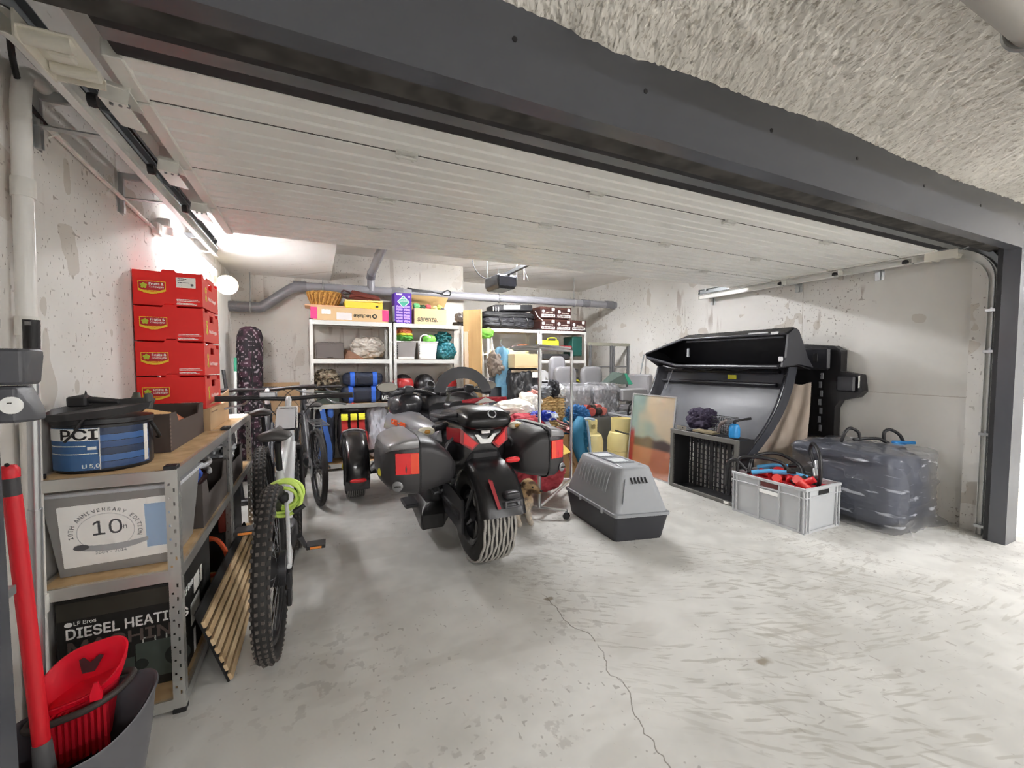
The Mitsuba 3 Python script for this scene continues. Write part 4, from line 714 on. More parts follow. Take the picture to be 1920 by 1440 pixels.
# first, third board
def f_camo(p, n, uv):
    a = N(p.x * 34, p.y * 34, p.z * 34); b = N(p.x * 40 + 9, p.y * 40, p.z * 40 + 3)
    c = MX(lin('8d8270'), lin('5a4f3e'), SS(0.45, 0.55, a)); return MX(c, lin('2b251e'), SS(0.60, 0.66, b))
pmat('camouflage', f_camo, rough=0.9)
k = thing('camouflage_bundle', 'camouflage net bundle on the third board of the first tall shelf', 'bundle')
part(k, 'net', sup((0.11, 5.53, 1.085), (0.30, 0.27, 0.27), 0.85, 5, 0.03, 3, 41, 0.03), 'camouflage', True); part(k, 'tail', sup((-0.005, 5.43, 0.90), (0.07, 0.08, 0.18), 0.9, 3, 0.01, 3, 2), 'camouflage', True)
k = thing('green_crate', 'dark green storage box with white labels under the camouflage net', 'box')
part(k, 'box', open_box(-0.01, 0.255, 5.385, 5.70, 0.802, 0.965, 0.005, 0.012), mat('343d36', 0.5), False); part(k, 'lid', box(-0.015, 0.26, 5.38, 5.705, 0.94, 0.955, 0.004), mat('2b312c', 0.5))
for a in (0.0, 0.14): part(k, 'label', box(a + 0.01, a + 0.085, 5.376, 5.38, 0.89, 0.935), PAPER, False)
NAVY = mat('1b2233', 0.75); BSTR = mat('2f62c4', 0.6)
for i, (z, dx, h, lab) in enumerate(((0.905, 0.0, 0.20, 'navy duffel bag with blue straps on the third board, the lower of two'), (1.09, 0.02, 0.165, 'navy duffel bag with blue straps on the third board, the upper of two'))):
    k = thing('duffel_bag', lab, 'bag', 'navy duffel bags'); c_ = np.array([0.51 + dx, 5.54, z])
    part(k, 'body', sup(c_, (0.46, 0.30, h), 0.45, 4, 0.012, 2.5, 50 + i), NAVY, True)
    for x in (-0.13, 0.13):
        part(k, 'strap', loft([[c_ + [x + s, -0.158 * math.cos(a), (h / 2 + 0.006) * math.sin(a)] + np.array([0, 0, 0.0]) for s in (-0.028, -0.028, 0.028, 0.028)] for a in np.linspace(-1.35, 1.35, 10)]) if False else solid(np.array([[c_ + [x + s, -(0.156) * abs(math.cos(a)) ** 0.45, (h / 2 + 0.007) * math.copysign(abs(math.sin(a)) ** 0.6, math.sin(a))] for a in np.linspace(-1.4, 1.5, 22)] for s in (-0.026, -0.009, 0.009, 0.026)]), 0.006), BSTR, 40)
    part(k, 'pocket', sup(c_ + [0.0, -0.13, -0.01], (0.17, 0.06, h * 0.6), 0.4, 3), mat('141926', 0.75), True)
k = thing('black_bag', 'black bag with white lettering on the third board by the post', 'bag')
part(k, 'body', sup((0.79, 5.5, 0.87), (0.12, 0.2, 0.13), 0.5, 3, 0.008, 3, 8), mat('1c1c1e', 0.8), True); part(k, 'letters', text('MEC', 0.05, (0.735, 5.395, 0.835), bold=True, fit=0.11), WHITEP, False)
# first, bottom
k = thing('blue_backpack', 'navy and blue backpack standing at the bottom of the first tall shelf', 'backpack'); DN = mat('20242e', 0.85); BL = mat('3f68b4', 0.8)
part(k, 'body', sup((0.085, 5.53, 0.42), (0.22, 0.28, 0.66), 0.5, 4, 0.02, 2.5, 61), DN, True)
def strap(pts, w, t=0.012):
    P = spline(pts, 16); return solid(np.array([[p + [s, 0, 0] for p in P] for s in np.linspace(-w / 2, w / 2, 4)]), t)
part(k, 'shoulder_strap', strap([(0.06, 5.385, 0.76), (0.085, 5.365, 0.55), (0.13, 5.36, 0.30), (0.13, 5.37, 0.12)], 0.055, 0.02), BL, 40); part(k, 'side_strap', strap([(0.025, 5.385, 0.52), (0.045, 5.37, 0.36), (0.02, 5.375, 0.17)], 0.03, 0.015), BL, 40)
part(k, 'top_flap', sup((0.15, 5.42, 0.70), (0.07, 0.08, 0.15), 0.9, 3), BL, True); part(k, 'buckle', box(0.03, 0.06, 5.372, 5.385, 0.72, 0.78, 0.004), mat('b9bcc6', 0.4))
k = thing('red_backpack', 'red and black backpack with yellow stripes at the bottom of the first tall shelf', 'backpack'); RB = mat('b32c2a', 0.75)
part(k, 'body', sup((0.40, 5.54, 0.42), (0.34, 0.30, 0.62), 0.5, 4, 0.02, 2.5, 66), mat('1f1c1d', 0.85), True)
for x in (0.30, 0.405, 0.495): part(k, 'red_panel', strap([(x, 5.40, 0.64), (x, 5.368, 0.52), (x + 0.005, 5.362, 0.36), (x + 0.01, 5.375, 0.22)], 0.07, 0.016), RB, 40); part(k, 'yellow_stripe', strap([(x, 5.385, 0.675), (x, 5.36, 0.64), (x, 5.354, 0.605)], 0.075, 0.016), mat('e6e23a', 0.5), 40)
part(k, 'lid', sup((0.40, 5.50, 0.73), (0.28, 0.24, 0.10), 0.7, 3, 0.01, 3, 5), mat('242022', 0.8), True); part(k, 'grab_loop', tube(spline([(0.36, 5.42, 0.755), (0.40, 5.39, 0.80), (0.45, 5.42, 0.755)], 10), 0.014, 8), mat('c4432f', 0.6))
part(k, 'side_pocket', sup((0.545, 5.44, 0.32), (0.05, 0.10, 0.30), 0.7, 3), RB, True)
def clothbag(name, c_, s, col, lab, cat_, seed, e=0.7, fine=0.02, nz=0.04, rough=0.8, n=4): return one(name, sup(c_, s, e, n, nz, 2.6, seed, fine), mat(col, rough), lab, cat_, smooth=True)
clothbag('grey_sack', (0.69, 5.53, 0.44), (0.26, 0.26, 0.68), 'c5c7cf', 'pale grey cloth sack at the bottom of the first tall shelf', 'sack', 71, 0.75, 0.03, 0.05)
clothbag('grey_sack', (1.14, 5.56, 0.45), (0.40, 0.24, 0.66), 'd3d5da', 'pale grey cloth sack at the bottom of the second tall shelf', 'sack', 72, 0.7, 0.03)
# second, second board
for x, col, lab in ((1.045, '8a8684', 'grey plastic basket with a white rim on the second tall shelf'), (1.32, 'dcdcd8', 'white plastic basket with a carrying handle on the second tall shelf')):
    k = thing('plastic_basket', lab, 'basket')
    part(k, 'body', open_box(x - 0.125, x + 0.125, 5.39, 5.66, 1.337, 1.56, 0.004, 0.022), mat(col, 0.5), False); part(k, 'rim', tube([(x - 0.128, 5.386, 1.56), (x + 0.128, 5.386, 1.56), (x + 0.128, 5.664, 1.56), (x - 0.128, 5.664, 1.56)], 0.009, 8, closed=True), WHITEP, False); part(k, 'foot', box(x - 0.10, x + 0.10, 5.388, 5.41, 1.338, 1.365, 0.004), mat('d9d9d6', 0.5))
    for z in np.arange(1.40, 1.54, 0.025): part(k, 'slot', box(x - 0.113, x - 0.105, 5.391 , 5.405, z, z + 0.012), INK, False)
part(k, 'carry_handle', tube(spline([(1.22, 5.40, 1.56), (1.235, 5.40, 1.63), (1.30, 5.40, 1.65), (1.36, 5.40, 1.62)], 14), 0.008, 8), WHITEP)
k = thing('compost_sack', 'crumpled orange and green printed sack in the grey basket', 'sack')
part(k, 'top', sup((1.04, 5.50, 1.69), (0.19, 0.2, 0.12), 0.8, 4, 0.02, 3, 81, 0.02), mat('b4603a', 0.6), True); part(k, 'bottom', sup((1.04, 5.50, 1.61), (0.22, 0.22, 0.11), 0.8, 4, 0.02, 3, 82, 0.02), mat('4f9a3c', 0.6), True, label='green lower part'); part(k, 'band', sup((1.04, 5.49, 1.65), (0.2, 0.21, 0.05), 0.8, 3, 0.01, 3, 83), mat('c9c23a', 0.6), True, label='yellow band')
one('green_float', sup((1.365, 5.5, 1.60), (0.17, 0.16, 0.12), 0.9, 4, 0.01, 3, 84), mat('7fd45a', 0.6), 'lime green float in the white basket', 'float', smooth=True)
k = thing('rubbish_bag', 'teal plastic bag tied at the top on the second tall shelf', 'bag')
part(k, 'body', sup((1.59, 5.53, 1.45), (0.26, 0.26, 0.24), 0.7, 4, 0.03, 3, 91, 0.03), mat('2f7884', 0.3), True); part(k, 'neck', sup((1.56, 5.52, 1.62), (0.22, 0.2, 0.18), 0.9, 4, 0.04, 3, 92, 0.04), mat('1f5f62', 0.3), True)
# second, third board: helmets
for i, (x, c1, lab) in enumerate(((1.02, 'a92c2c', 'red banded black helmet, left of three on the second tall shelf'), (1.30, '17171a', 'plain black helmet, middle of three on the second tall shelf'), (1.60, 'b02626', 'red banded black helmet, right of three on the second tall shelf'))):
    k = thing('helmet', lab, 'helmet', 'helmets'); c_ = np.array([x, 5.52, 0.965])
    part(k, 'shell', sup(c_, (0.27, 0.30, 0.31), 0.9, 4), mat('1a1a1d', 0.3), True)
    part(k, 'band', sup(c_ + [0, 0, 0.035], (0.268, 0.304, 0.265), 0.9, 4), mat(c1, 0.35), True); part(k, 'crown', sup(c_ + [0, 0.012, 0.055], (0.25, 0.30, 0.25), 0.9, 4), mat('141416', 0.35), True); part(k, 'visor', sup(c_ + [0, -0.045, -0.02], (0.24, 0.24, 0.12), 0.8, 3), mat('2a2d33', 0.15), True)
# boards leaning between the shelves
one('wide_plank', mv(box(-0.018, 0.018, 0, 0.26, 0, 1.98, 0.002), (1.955, 5.12, 0.0), rz=42), 'pine', 'tall wide pine board standing between the shelves', 'plank', smooth=False) if pmat('pine', lambda p, n, uv: MX(lin('b58e5c'), lin('d2b07c'), FB(p.x * 20 + N(p.z * 2, p.x * 3) * 2, p.y * 20, p.z * 1.2, 3)), 0.6) else None
for i, (x, h, col, lab) in enumerate(((1.79, 1.70, 'c9b39a', 'narrow pale board leaning in front of the tall shelf post'), (1.855, 1.72, 'd9c4a2', 'narrow pale board standing second from the tall shelf post'))):
    one('narrow_board', mv(box(-0.028, 0.028, -0.012, 0.012, 0, h, 0.002), (x + 0.03, 5.25, 0.0), ry=-1.2), mat(col, 0.6), lab, 'board', smooth=False)
one('rolled_mat', sup((1.79, 5.45, 1.90), (0.16, 0.30, 0.14), 0.8, 4, 0.02, 3, 95, 0.03), mat('8f8a86', 0.8), 'grey rolled mat on top of the second tall shelf', 'mat', smooth=True)
k = thing('tripod', 'folded black camera tripod lying on the right end of the second tall shelf', 'tripod'); part(k, 'legs', cyl((1.70, 5.5, 1.815), (1.86, 5.28, 1.80), 0.026, 0.022, 10), BLACK); part(k, 'head', sup((1.885, 5.25, 1.795), (0.07, 0.07, 0.06), 0.6, 3), BLACK, True)
# third tall shelf
k = thing('bedding_bag', 'long black quilted bag on top of the first white shelf', 'bag')
part(k, 'lower_roll', sup((2.59, 5.74, 1.875), (0.84, 0.36, 0.18), 0.5, 5, 0.016, 3.2, 101, 0.014), mat('222226', 0.5), True); part(k, 'upper_roll', sup((2.61, 5.77, 1.99), (0.86, 0.34, 0.12), 0.5, 4, 0.014, 2.5, 102), mat('151517', 0.55), True); part(k, 'cord', tube(spline([(2.98, 5.56, 2.06), (3.02, 5.545, 1.98), (3.10, 5.55, 1.93)], 10), 0.006, 6), WHITEP)
for x in (2.40, 2.62, 2.84): part(k, 'strap', tube(spline([(x, 5.57, 1.95), (x + 0.02, 5.553, 1.88), (x + 0.01, 5.58, 1.80)], 8), 0.012, 6), BLACK)
k = thing('flat_case', 'flat black case with white flap on the quilted bag', 'case'); part(k, 'case', mv(box(-0.31, 0.31, -0.16, 0.16, 0, 0.09, 0.01), (2.66, 5.78, 2.055), ry=-3), mat('1c1c1f', 0.4), 30); part(k, 'white_flap', mv(box(-0.13, 0.14, -0.165, -0.161, 0.02, 0.075), (2.62, 5.78, 2.058), ry=-3), WHITEP, False)
for x in (2.33, 2.37, 2.41): part(k, 'stripe', mv(box(-0.008, 0.008, -0.16, -0.155, 0.0, 0.06), (x, 5.78, 2.04)), WHITEP, False)
one('folded_linen', sup((2.60, 5.72, 1.42), (0.66, 0.28, 0.16), 0.5, 4, 0.025, 3, 104, 0.02), mat('d9cf9a', 0.85), 'pile of cream linen on the second board of the first white shelf', 'linen', smooth=True)
one('brown_jumper', sup((2.86, 5.74, 1.53), (0.22, 0.2, 0.09), 0.7, 4, 0.02, 3, 105), mat('7a4a30', 0.85), 'brown jumper lying on the cream linen', 'clothing', smooth=True)
# fourth tall shelf: shoe boxes
SB = mat('3b1f1c', 0.6)
for i, (x, z, lab) in enumerate(((3.085, 1.787, 'brown printed shoe box, left one of the lower row on the second white shelf'), (3.36, 1.787, 'brown printed shoe box, middle one of the lower row on the second white shelf'), (3.635, 1.787, 'brown printed shoe box, right one of the lower row on the second white shelf'), (3.085, 1.97, 'brown printed shoe box, left one of the upper row on the second white shelf'), (3.365, 1.97, 'brown printed shoe box, right one of the upper row on the second white shelf'))):
    k = thing('shoe_box', lab, 'box', 'brown boxes on the white shelf'); part(k, 'body', box(x, x + 0.262, 5.585, 5.93, z, z + 0.165, 0.003), SB, False); part(k, 'lid', box(x - 0.003, x + 0.265, 5.582, 5.933, z + 0.135, z + 0.172, 0.003), mat('4a2a22', 0.6), False)
    part(k, 'band', box(x + 0.015, x + 0.25, 5.583, 5.586, z + 0.02, z + 0.062), WHITEP, False); part(k, 'round_mark', prism(Point(x + 0.045, z + 0.105).buffer(0.026), 0.001, (0, 5.5835, 0), X, Z), WHITEP, False); part(k, 'sticker', box(x + 0.19, x + 0.24, 5.58, 5.582, z + 0.115, z + 0.16), WHITEP, False)
    part(k, 'letters', cat(*[box(x + 0.09 + j * 0.022, x + 0.104 + j * 0.022, 5.5825, 5.5845, z + 0.078, z + 0.092) for j in range(6)]), mat('d8cfc6', 0.6), False, kind='stuff'); part(k, 'dark_letters', cat(*[box(x + 0.03 + j * 0.026, x + 0.046 + j * 0.026, 5.5815, 5.583, z + 0.032, z + 0.052) for j in range(8)]), SB, False, kind='stuff')
k = thing('yellow_case', 'bright yellow tool case on the second board of the second white shelf', 'case'); part(k, 'body', hull(np.vstack([box(3.12, 3.42, 5.60, 5.80, 1.55, 1.64, 0.01).vertices])), mat('dfe23a', 0.45), False); part(k, 'base', box(3.11, 3.45, 5.59, 5.82, 1.50, 1.545, 0.006), mat('c9cc2e', 0.5)); part(k, 'handle', tube(spline([(3.2, 5.59, 1.63), (3.22, 5.57, 1.67), (3.34, 5.57, 1.67), (3.36, 5.59, 1.63)], 12), 0.009, 8), mat('dfe23a', 0.45))
one('red_toolbox', box(3.44, 3.66, 5.60, 5.84, 1.50, 1.56, 0.012), mat('a8323a', 0.45), 'low red tool box beside the yellow case', 'box')
one('green_case', box(3.68, 3.86, 5.62, 5.90, 1.40, 1.71, 0.01), mat('0f4a42', 0.5), 'dark green upright case at the right of the second white shelf', 'case')
one('tool_roll', box(3.12, 3.62, 5.60, 5.86, 1.337, 1.43, 0.02), mat('2a2a2c', 0.6), 'dark flat tool roll under the yellow case', 'roll'); one('red_clamp', box(3.30, 3.44, 5.585, 5.597, 1.36, 1.385, 0.003), mat('b3262a', 0.5), 'small red clamp in front of the tool roll', 'clamp')
k = thing('white_router', 'white square machine with a dark screen on the third board of the second white shelf', 'machine'); part(k, 'body', box(3.075, 3.32, 5.60, 5.86, 0.802, 1.03, 0.008), mat('d6d7dc', 0.4)); part(k, 'screen', box(3.09, 3.22, 5.597, 5.60, 0.985, 1.01), INK, False); part(k, 'panel', box(3.28, 3.31, 5.597, 5.60, 0.85, 0.98), mat('8d9096', 0.4), False)
for i, (x, z) in enumerate(((3.09, 1.11), (3.17, 1.13), (3.25, 1.09), (3.14, 1.06))): one('paper_roll', cyl((x, 5.62, z), (x + 0.02, 5.78, z + 0.01), 0.05, n=18), mat('dcdcdc', 0.7), 'white paper roll on the square machine, ' + ('leftmost', 'topmost', 'rightmost', 'lowest')[i] + ' of four', 'roll', 'paper rolls on the machine')
k = thing('black_toolbox', 'black tool box with a yellow handle on the third board of the second white shelf', 'box'); part(k, 'body', hull(np.vstack([box(3.36, 3.84, 5.60, 5.86, 0.802, 1.03, 0.015).vertices, box(3.40, 3.80, 5.62, 5.84, 1.05, 1.07, 0.01).vertices])), mat('18181b', 0.45), False); part(k, 'handle', tube(spline([(3.44, 5.59, 1.0), (3.46, 5.575, 1.025), (3.60, 5.57, 1.025), (3.74, 5.575, 1.015), (3.80, 5.59, 0.98)], 16), 0.016, 8), mat('d9cf2e', 0.5)); part(k, 'yellow_latch', box(3.40, 3.50, 5.585, 5.60, 0.97, 1.04, 0.004), mat('d9cf2e', 0.5))
one('pipe_bundle', cyl((3.36, 5.66, 1.16), (3.82, 5.70, 1.17), 0.03, n=12), mat('77797c', 0.4), 'grey tube lying over the black tool box', 'tube')
# left corner
def f_floral(p, n, uv):
    a = N(p.x * 60, p.y * 60, p.z * 42); b = N(p.x * 22 + 4, p.y * 22, p.z * 18)
    c = MX(lin('1d191d'), lin('3c2430'), SS(0.5, 0.65, b)); return MX(c, lin('8d8288'), SS(0.66, 0.76, a))
pmat('floral_cloth', f_floral, rough=0.85)
k = thing('rolled_mat', 'tall dark flowered roll of cloth standing in the back left corner', 'roll')
part(k, 'roll', tube([(-0.665, 5.42, 0.0), (-0.665, 5.42, 0.8), (-0.66, 5.44, 1.3), (-0.65, 5.46, 1.58), (-0.645, 5.46, 1.66), (-0.645, 5.46, 1.69)], [0.125, 0.13, 0.13, 0.125, 0.10, 0.05], 22), 'floral_cloth', 60); part(k, 'seam', tube([(-0.63, 5.295, 0.0), (-0.625, 5.29, 0.8), (-0.62, 5.305, 1.3), (-0.61, 5.335, 1.6)], 0.006, 6), INK)
one('carton_sheet', mv(box(-0.19, 0.19, -0.01, 0.01, 0, 1.06), (-0.37, 5.62, 0), rx=-5), 'cardboard', 'flat brown carton leaning on the back wall behind the bicycles', 'carton', smooth=False)
k = thing('broom', 'white broom stick with a green end leaning in the back left corner', 'broom'); part(k, 'stick', cyl((-0.74, 4.85, 0.02), (-0.745, 5.10, 1.20), 0.013, n=12), mat('dfe2df', 0.5)); part(k, 'green_end', cyl((-0.745, 5.10, 1.20), (-0.746, 5.125, 1.34), 0.014, n=12), mat('2f8f6f', 0.5)); part(k, 'brush', box(-0.80, -0.70, 4.70, 4.95, 0.0, 0.06, 0.01), mat('3a7a62', 0.8))
k = thing('rake', 'black stick leaning on the left wall behind the red boxes', 'rake'); part(k, 'stick', cyl((-0.62, 4.45, 0.02), (-0.79, 4.75, 1.22), 0.015, n=12), BLACK); part(k, 'head', box(-0.74, -0.52, 4.40, 4.48, 0.0, 0.05, 0.01), BLACK)
# ------------------------------------------------------------ bicycles
TYRE = mat('1f1e1d', 0.8); KNOB = mat('4a4541', 0.85); SPOKE = mat('8a8c8f', 0.3, 0.8); DARKM = mat('2a2b2d', 0.35, 0.5)
def place(m, M): m = m.copy(); m.apply_transform(M); return m
def bike_mat(x, y, head, lean): return trimesh.transformations.translation_matrix((x, y, 0)) @ rot(-head, 'z') @ rot(lean, 'y')
def wheel_parts(k, name, c, R, w, M, knobs=True, rim_col=None, tyre=TYRE, hub_w=0.05, motor=False, steer=0.0):
    S = trimesh.transformations.translation_matrix(c) @ rot(steer, 'z'); MM = M @ S
    ang = np.linspace(0, 2 * np.pi, 72, endpoint=False)
    def torus(r, a, b, n=12):                                      # ring of radius r about x, section a (radial) x b (across)
        t = np.linspace(0, 2 * np.pi, n, endpoint=False)
        return loft([[[b * math.cos(q), (r + a * math.sin(q)) * math.cos(p), (r + a * math.sin(q)) * math.sin(p)] for q in t] for p in ang], closed=True)
    wk = part(k, name, place(torus(R - w * 0.5, w * 0.46, w * 0.5), MM), tyre, True, label='tyre' if False else None)
    if knobs:
        ks = []
        n = 66
        for i in range(n):
            for j, off in enumerate((-0.42, -0.16, 0.16, 0.42)):
                p = 2 * np.pi * (i + 0.5 * (j in (1, 2))) / n; rr = R - w * 0.5 + w * 0.49 * math.cos(off * 2.2) - 0.002
                b = box(-0.0055, 0.0055, -0.0065, 0.0065, -0.003, 0.0045); b.apply_transform(rot(math.degrees(-off * 2.0), 'y'))
                b.apply_translation((off * w * 1.05, 0, rr)); b.apply_transform(rot(math.degrees(p), 'x')); ks.append(b)
        part(wk, 'tread_knobs', place(cat(*ks), MM), KNOB, False, kind='stuff')
    part(wk, 'rim', place(torus(R - w - 0.012, 0.014, w * 0.32, 8), MM), rim_col or mat('18181a', 0.4), True)
    sp = [tube([(s * hub_w * 0.5, 0.03 * math.cos(p + d), 0.03 * math.sin(p + d)), (0, (R - w - 0.012) * math.cos(p), (R - w - 0.012) * math.sin(p))], 0.0016, 4) for i, p in enumerate(np.linspace(0, 2 * np.pi, 28, endpoint=False)) for s in ((-1, 1)[i % 2],) for d in ((1.2, -1.2)[(i // 2) % 2],)]
    part(wk, 'spokes', place(cat(*sp), MM), SPOKE, False, kind='stuff')
    part(wk, 'hub', place(cyl((-hub_w, 0, 0), (hub_w, 0, 0), 0.075 if motor else 0.024, n=24), MM), mat('232326', 0.4), 40)
    part(wk, 'brake_disc', place(lathe([(0.045, -0.001), (0.085, -0.001), (0.085, 0.001), (0.045, 0.001)], 30, (-hub_w - 0.008, 0, 0), (1, 0, 0)), MM), GALV, 30)
    return wk
def bicycle(label, x, y, head, lean, col, R=0.36, w=0.062, knobs=True, wb=1.16, accent=None, steer=0.0, display=False, pouch=False, motor=True, rack=False, saddle_z=0.94, bar_z=1.06, pedals=True):
    k = thing('bicycle', label, 'bicycle', 'parked bicycles'); M = bike_mat(x, y, head, lean)
    P = lambda a: part
    def add(n, m, mt, sm=40, lab=None, par=None): return part(par or k, n, place(m, M), mt, sm, lab)
    ra, fa, bb, st, ht, hb = np.array([0, 0, R]), np.array([0, wb, R]), np.array([0, 0.44, R - 0.03]), np.array([0, 0.33, 0.74]), np.array([0, wb - 0.32, 0.92]), np.array([0, wb - 0.27, 0.78])
    wheel_parts(k, 'rear_wheel', ra, R, w, M, knobs, motor=motor, tyre=TYRE, hub_w=0.055); wheel_parts(k, 'front_wheel', fa, R, w, M, knobs, rim_col=accent, steer=steer)
    fr = cat(tube([st, bb], 0.020, 12), tube([st + [0, 0.0, -0.03], ht + [0, 0, -0.03]], 0.023, 12), tube([bb, bb + [0, 0.10, 0.10], hb], [0.04, 0.036, 0.032], 12), tube([ht + [0, -0.005, 0.03], hb + [0, 0.005, -0.03]], 0.026, 12),
             *[tube(spline([st + [0, -0.02, -0.10], np.array([s * 0.045, 0.16, 0.60]), ra + [s * 0.065, 0, 0.01]], 8), 0.009, 8) for s in (-1, 1)], *[tube(spline([bb + [s * 0.02, -0.03, 0], np.array([s * 0.05, 0.2, R - 0.015]), ra + [s * 0.065, 0, 0]], 8), 0.011, 8) for s in (-1, 1)])
    add('frame', fr, col)
    add('motor_case', sup(bb + [0, 0.03, 0.01], (0.13, 0.22, 0.16), 0.7, 3), mat('232325', 0.45), True)
    add('seat_post', tube([st + [0, 0.02, -0.05], [0, 0.265, saddle_z - 0.05]], 0.015, 10), mat('202022', 0.35))
    sd = []
    for t, hw, zz in ((0.0, 0.055, 0.0), (0.03, 0.075, 0.01), (0.09, 0.07, 0.008), (0.16, 0.035, 0.0), (0.24, 0.02, 0.002), (0.275, 0.012, -0.006)): sd.append([[hw * math.cos(a), 0.13 + t, saddle_z + zz + 0.02 * math.sin(a) - 0.012 * abs(math.cos(a))] for a in np.linspace(0, 2 * np.pi, 16, endpoint=False)])
    add('saddle', loft(sd), mat('3a3837', 0.5), 60)
    Q = trimesh.transformations.translation_matrix((0, wb - 0.32, 0)) @ rot(steer, 'z') @ trimesh.transformations.translation_matrix((0, -(wb - 0.32), 0))
    def addS(n, m, mt, sm=40, lab=None, par=None): return add(n, place(m, Q), mt, sm, lab, par)
    addS('fork', cat(*[tube([hb + [s * 0.055, 0.01, -0.04], fa + [s * 0.065, 0, 0]], [0.019, 0.016], 10) for s in (-1, 1)], tube([hb + [-0.06, 0.01, -0.03], hb + [0.06, 0.01, -0.03]], 0.018, 8), tube([hb + [0, 0.01, -0.03], ht], 0.018, 8)), mat('17171a', 0.3))
    addS('stem', tube([ht + [0, 0, 0.02], [0, wb - 0.33, bar_z - 0.02], [0, wb - 0.27, bar_z]], 0.018, 10), mat('c9cbcc', 0.4))
    bp = spline([(-0.37, wb - 0.33, bar_z + 0.015), (-0.18, wb - 0.29, bar_z + 0.012), (0, wb - 0.27, bar_z), (0.18, wb - 0.29, bar_z + 0.012), (0.37, wb - 0.33, bar_z + 0.015)], 22)
    addS('handlebar', tube(bp, 0.0145, 10), mat('1a1a1c', 0.4))
    for s in (-1, 1):
        addS('grip', tube([(s * 0.245, wb - 0.303, bar_z + 0.013), (s * 0.375, wb - 0.332, bar_z + 0.016)], 0.018, 10), mat('2a2626', 0.8)); addS('brake_lever', tube(spline([(s * 0.21, wb - 0.29, bar_z), (s * 0.25, wb - 0.24, bar_z - 0.03), (s * 0.34, wb - 0.26, bar_z - 0.05)], 8), 0.007, 6), mat('8d9092', 0.3, 0.6))
        addS('cable', tube(spline([(s * 0.2, wb - 0.28, bar_z), (s * 0.12, wb - 0.14, bar_z - 0.06), (s * 0.03, wb - 0.16, bar_z - 0.2), (0.0, wb - 0.24, 0.8)], 12), 0.003, 5), INK)
    if display: dk = addS('display', box(-0.155, -0.06, wb - 0.33, wb - 0.29, bar_z + 0.015, bar_z + 0.05, 0.006), mat('77797c', 0.35)); addS('screen', box(-0.15, -0.07, wb - 0.332, wb - 0.33, bar_z + 0.022, bar_z + 0.044), mat('c9ccd0', 0.2), False, par=dk)
    if pouch:
        pk = add('top_tube_pouch', hull(np.vstack([box(-0.045, 0.05, wb - 0.42, wb - 0.30, bar_z - 0.06, bar_z - 0.05, 0.004).vertices, box(-0.06, 0.055, wb - 0.52, wb - 0.38, bar_z - 0.165, bar_z - 0.16, 0.004).vertices])), mat('202124', 0.5), False)
        n_ = np.array([0, -0.75, 0.66]); add('window', mv(box(-0.052, 0.048, -0.072, 0.072, 0, 0.004, 0.001), (0, wb - 0.473, bar_z - 0.102), rx=47), mat('d5d7da', 0.2), False, par=pk); add('piping', tube([(-0.06, wb - 0.475, bar_z - 0.155), (0.056, wb - 0.475, bar_z - 0.155), (0.05, wb - 0.355, bar_z - 0.045), (-0.05, wb - 0.355, bar_z - 0.045)], 0.006, 6, closed=True), WHITEP, False, par=pk)
    if pedals:
        for s, dy, dz in ((1, 0.12, -0.11), (-1, -0.12, 0.11)):
            add('crank', tube([bb + [s * 0.075, 0, 0], bb + [s * 0.095, dy, dz]], [0.014, 0.011], 8), mat('29292b', 0.35)); pd = add('pedal', box(s * 0.10, s * 0.20, bb[1] + dy - 0.045, bb[1] + dy + 0.045, bb[2] + dz - 0.010, bb[2] + dz + 0.010, 0.003), mat('232325', 0.5), False)
            add('pedal_reflector', box(s * 0.12, s * 0.18, bb[1] + dy - 0.048, bb[1] + dy - 0.045, bb[2] + dz - 0.006, bb[2] + dz + 0.006), mat('e0883a', 0.4), False, par=pd)
    cs = add('cassette', cat(*[lathe([(0.02, 0), (r, 0), (r, 0.002), (0.02, 0.002)], 28, (0.028 + i * 0.004, 0, R), (1, 0, 0)) for i, r in enumerate((0.085, 0.075, 0.065, 0.055, 0.046, 0.038, 0.03))]), mat('3a3a3c', 0.35, 0.7), 30)
    add('chain', tube([(0.045, 0.03, R + 0.05), (0.05, 0.44, R + 0.035), (0.05, 0.49, R - 0.03), (0.05, 0.44, R - 0.1), (0.05, 0.05, R - 0.15), (0.05, 0.0, R - 0.11)], 0.005, 5), mat('3a3836', 0.4, 0.6), False)
    add('derailleur', cat(box(0.05, 0.075, -0.02, 0.03, R - 0.10, R - 0.02, 0.006), lathe([(0, 0), (0.022, 0), (0.022, 0.008), (0, 0.008)], 14, (0.045, 0.01, R - 0.115), (1, 0, 0)), lathe([(0, 0), (0.022, 0), (0.022, 0.008), (0, 0.008)], 14, (0.045, 0.05, R - 0.175), (1, 0, 0)), box(0.052, 0.07, 0.0, 0.055, R - 0.185, R - 0.10, 0.004)), mat('1f1f21', 0.4))
    if rack: add('rack', cat(tube(spline([(-0.06, -0.2, R + 0.40), (0.06, -0.2, R + 0.40)], 3), 0.006, 6), *[tube([(s * 0.06, -0.2, R + 0.40), (s * 0.06, 0.22, R + 0.41), (s * 0.07, 0.0, R + 0.02)], 0.006, 6) for s in (-1, 1)], *[tube([(-0.06, yy, R + 0.405), (0.06, yy, R + 0.405)], 0.005, 6) for yy in (-0.1, 0.0, 0.1, 0.2)]), SPOKE)
    return k
bicycle('grey mountain bicycle with its knobbly rear wheel towards the opening, nearest to the slat panel', -0.19, 2.10, 2.2, 0.0, mat('c9cacb', 0.3), R=0.37, w=0.066, display=True, pouch=True, steer=3)
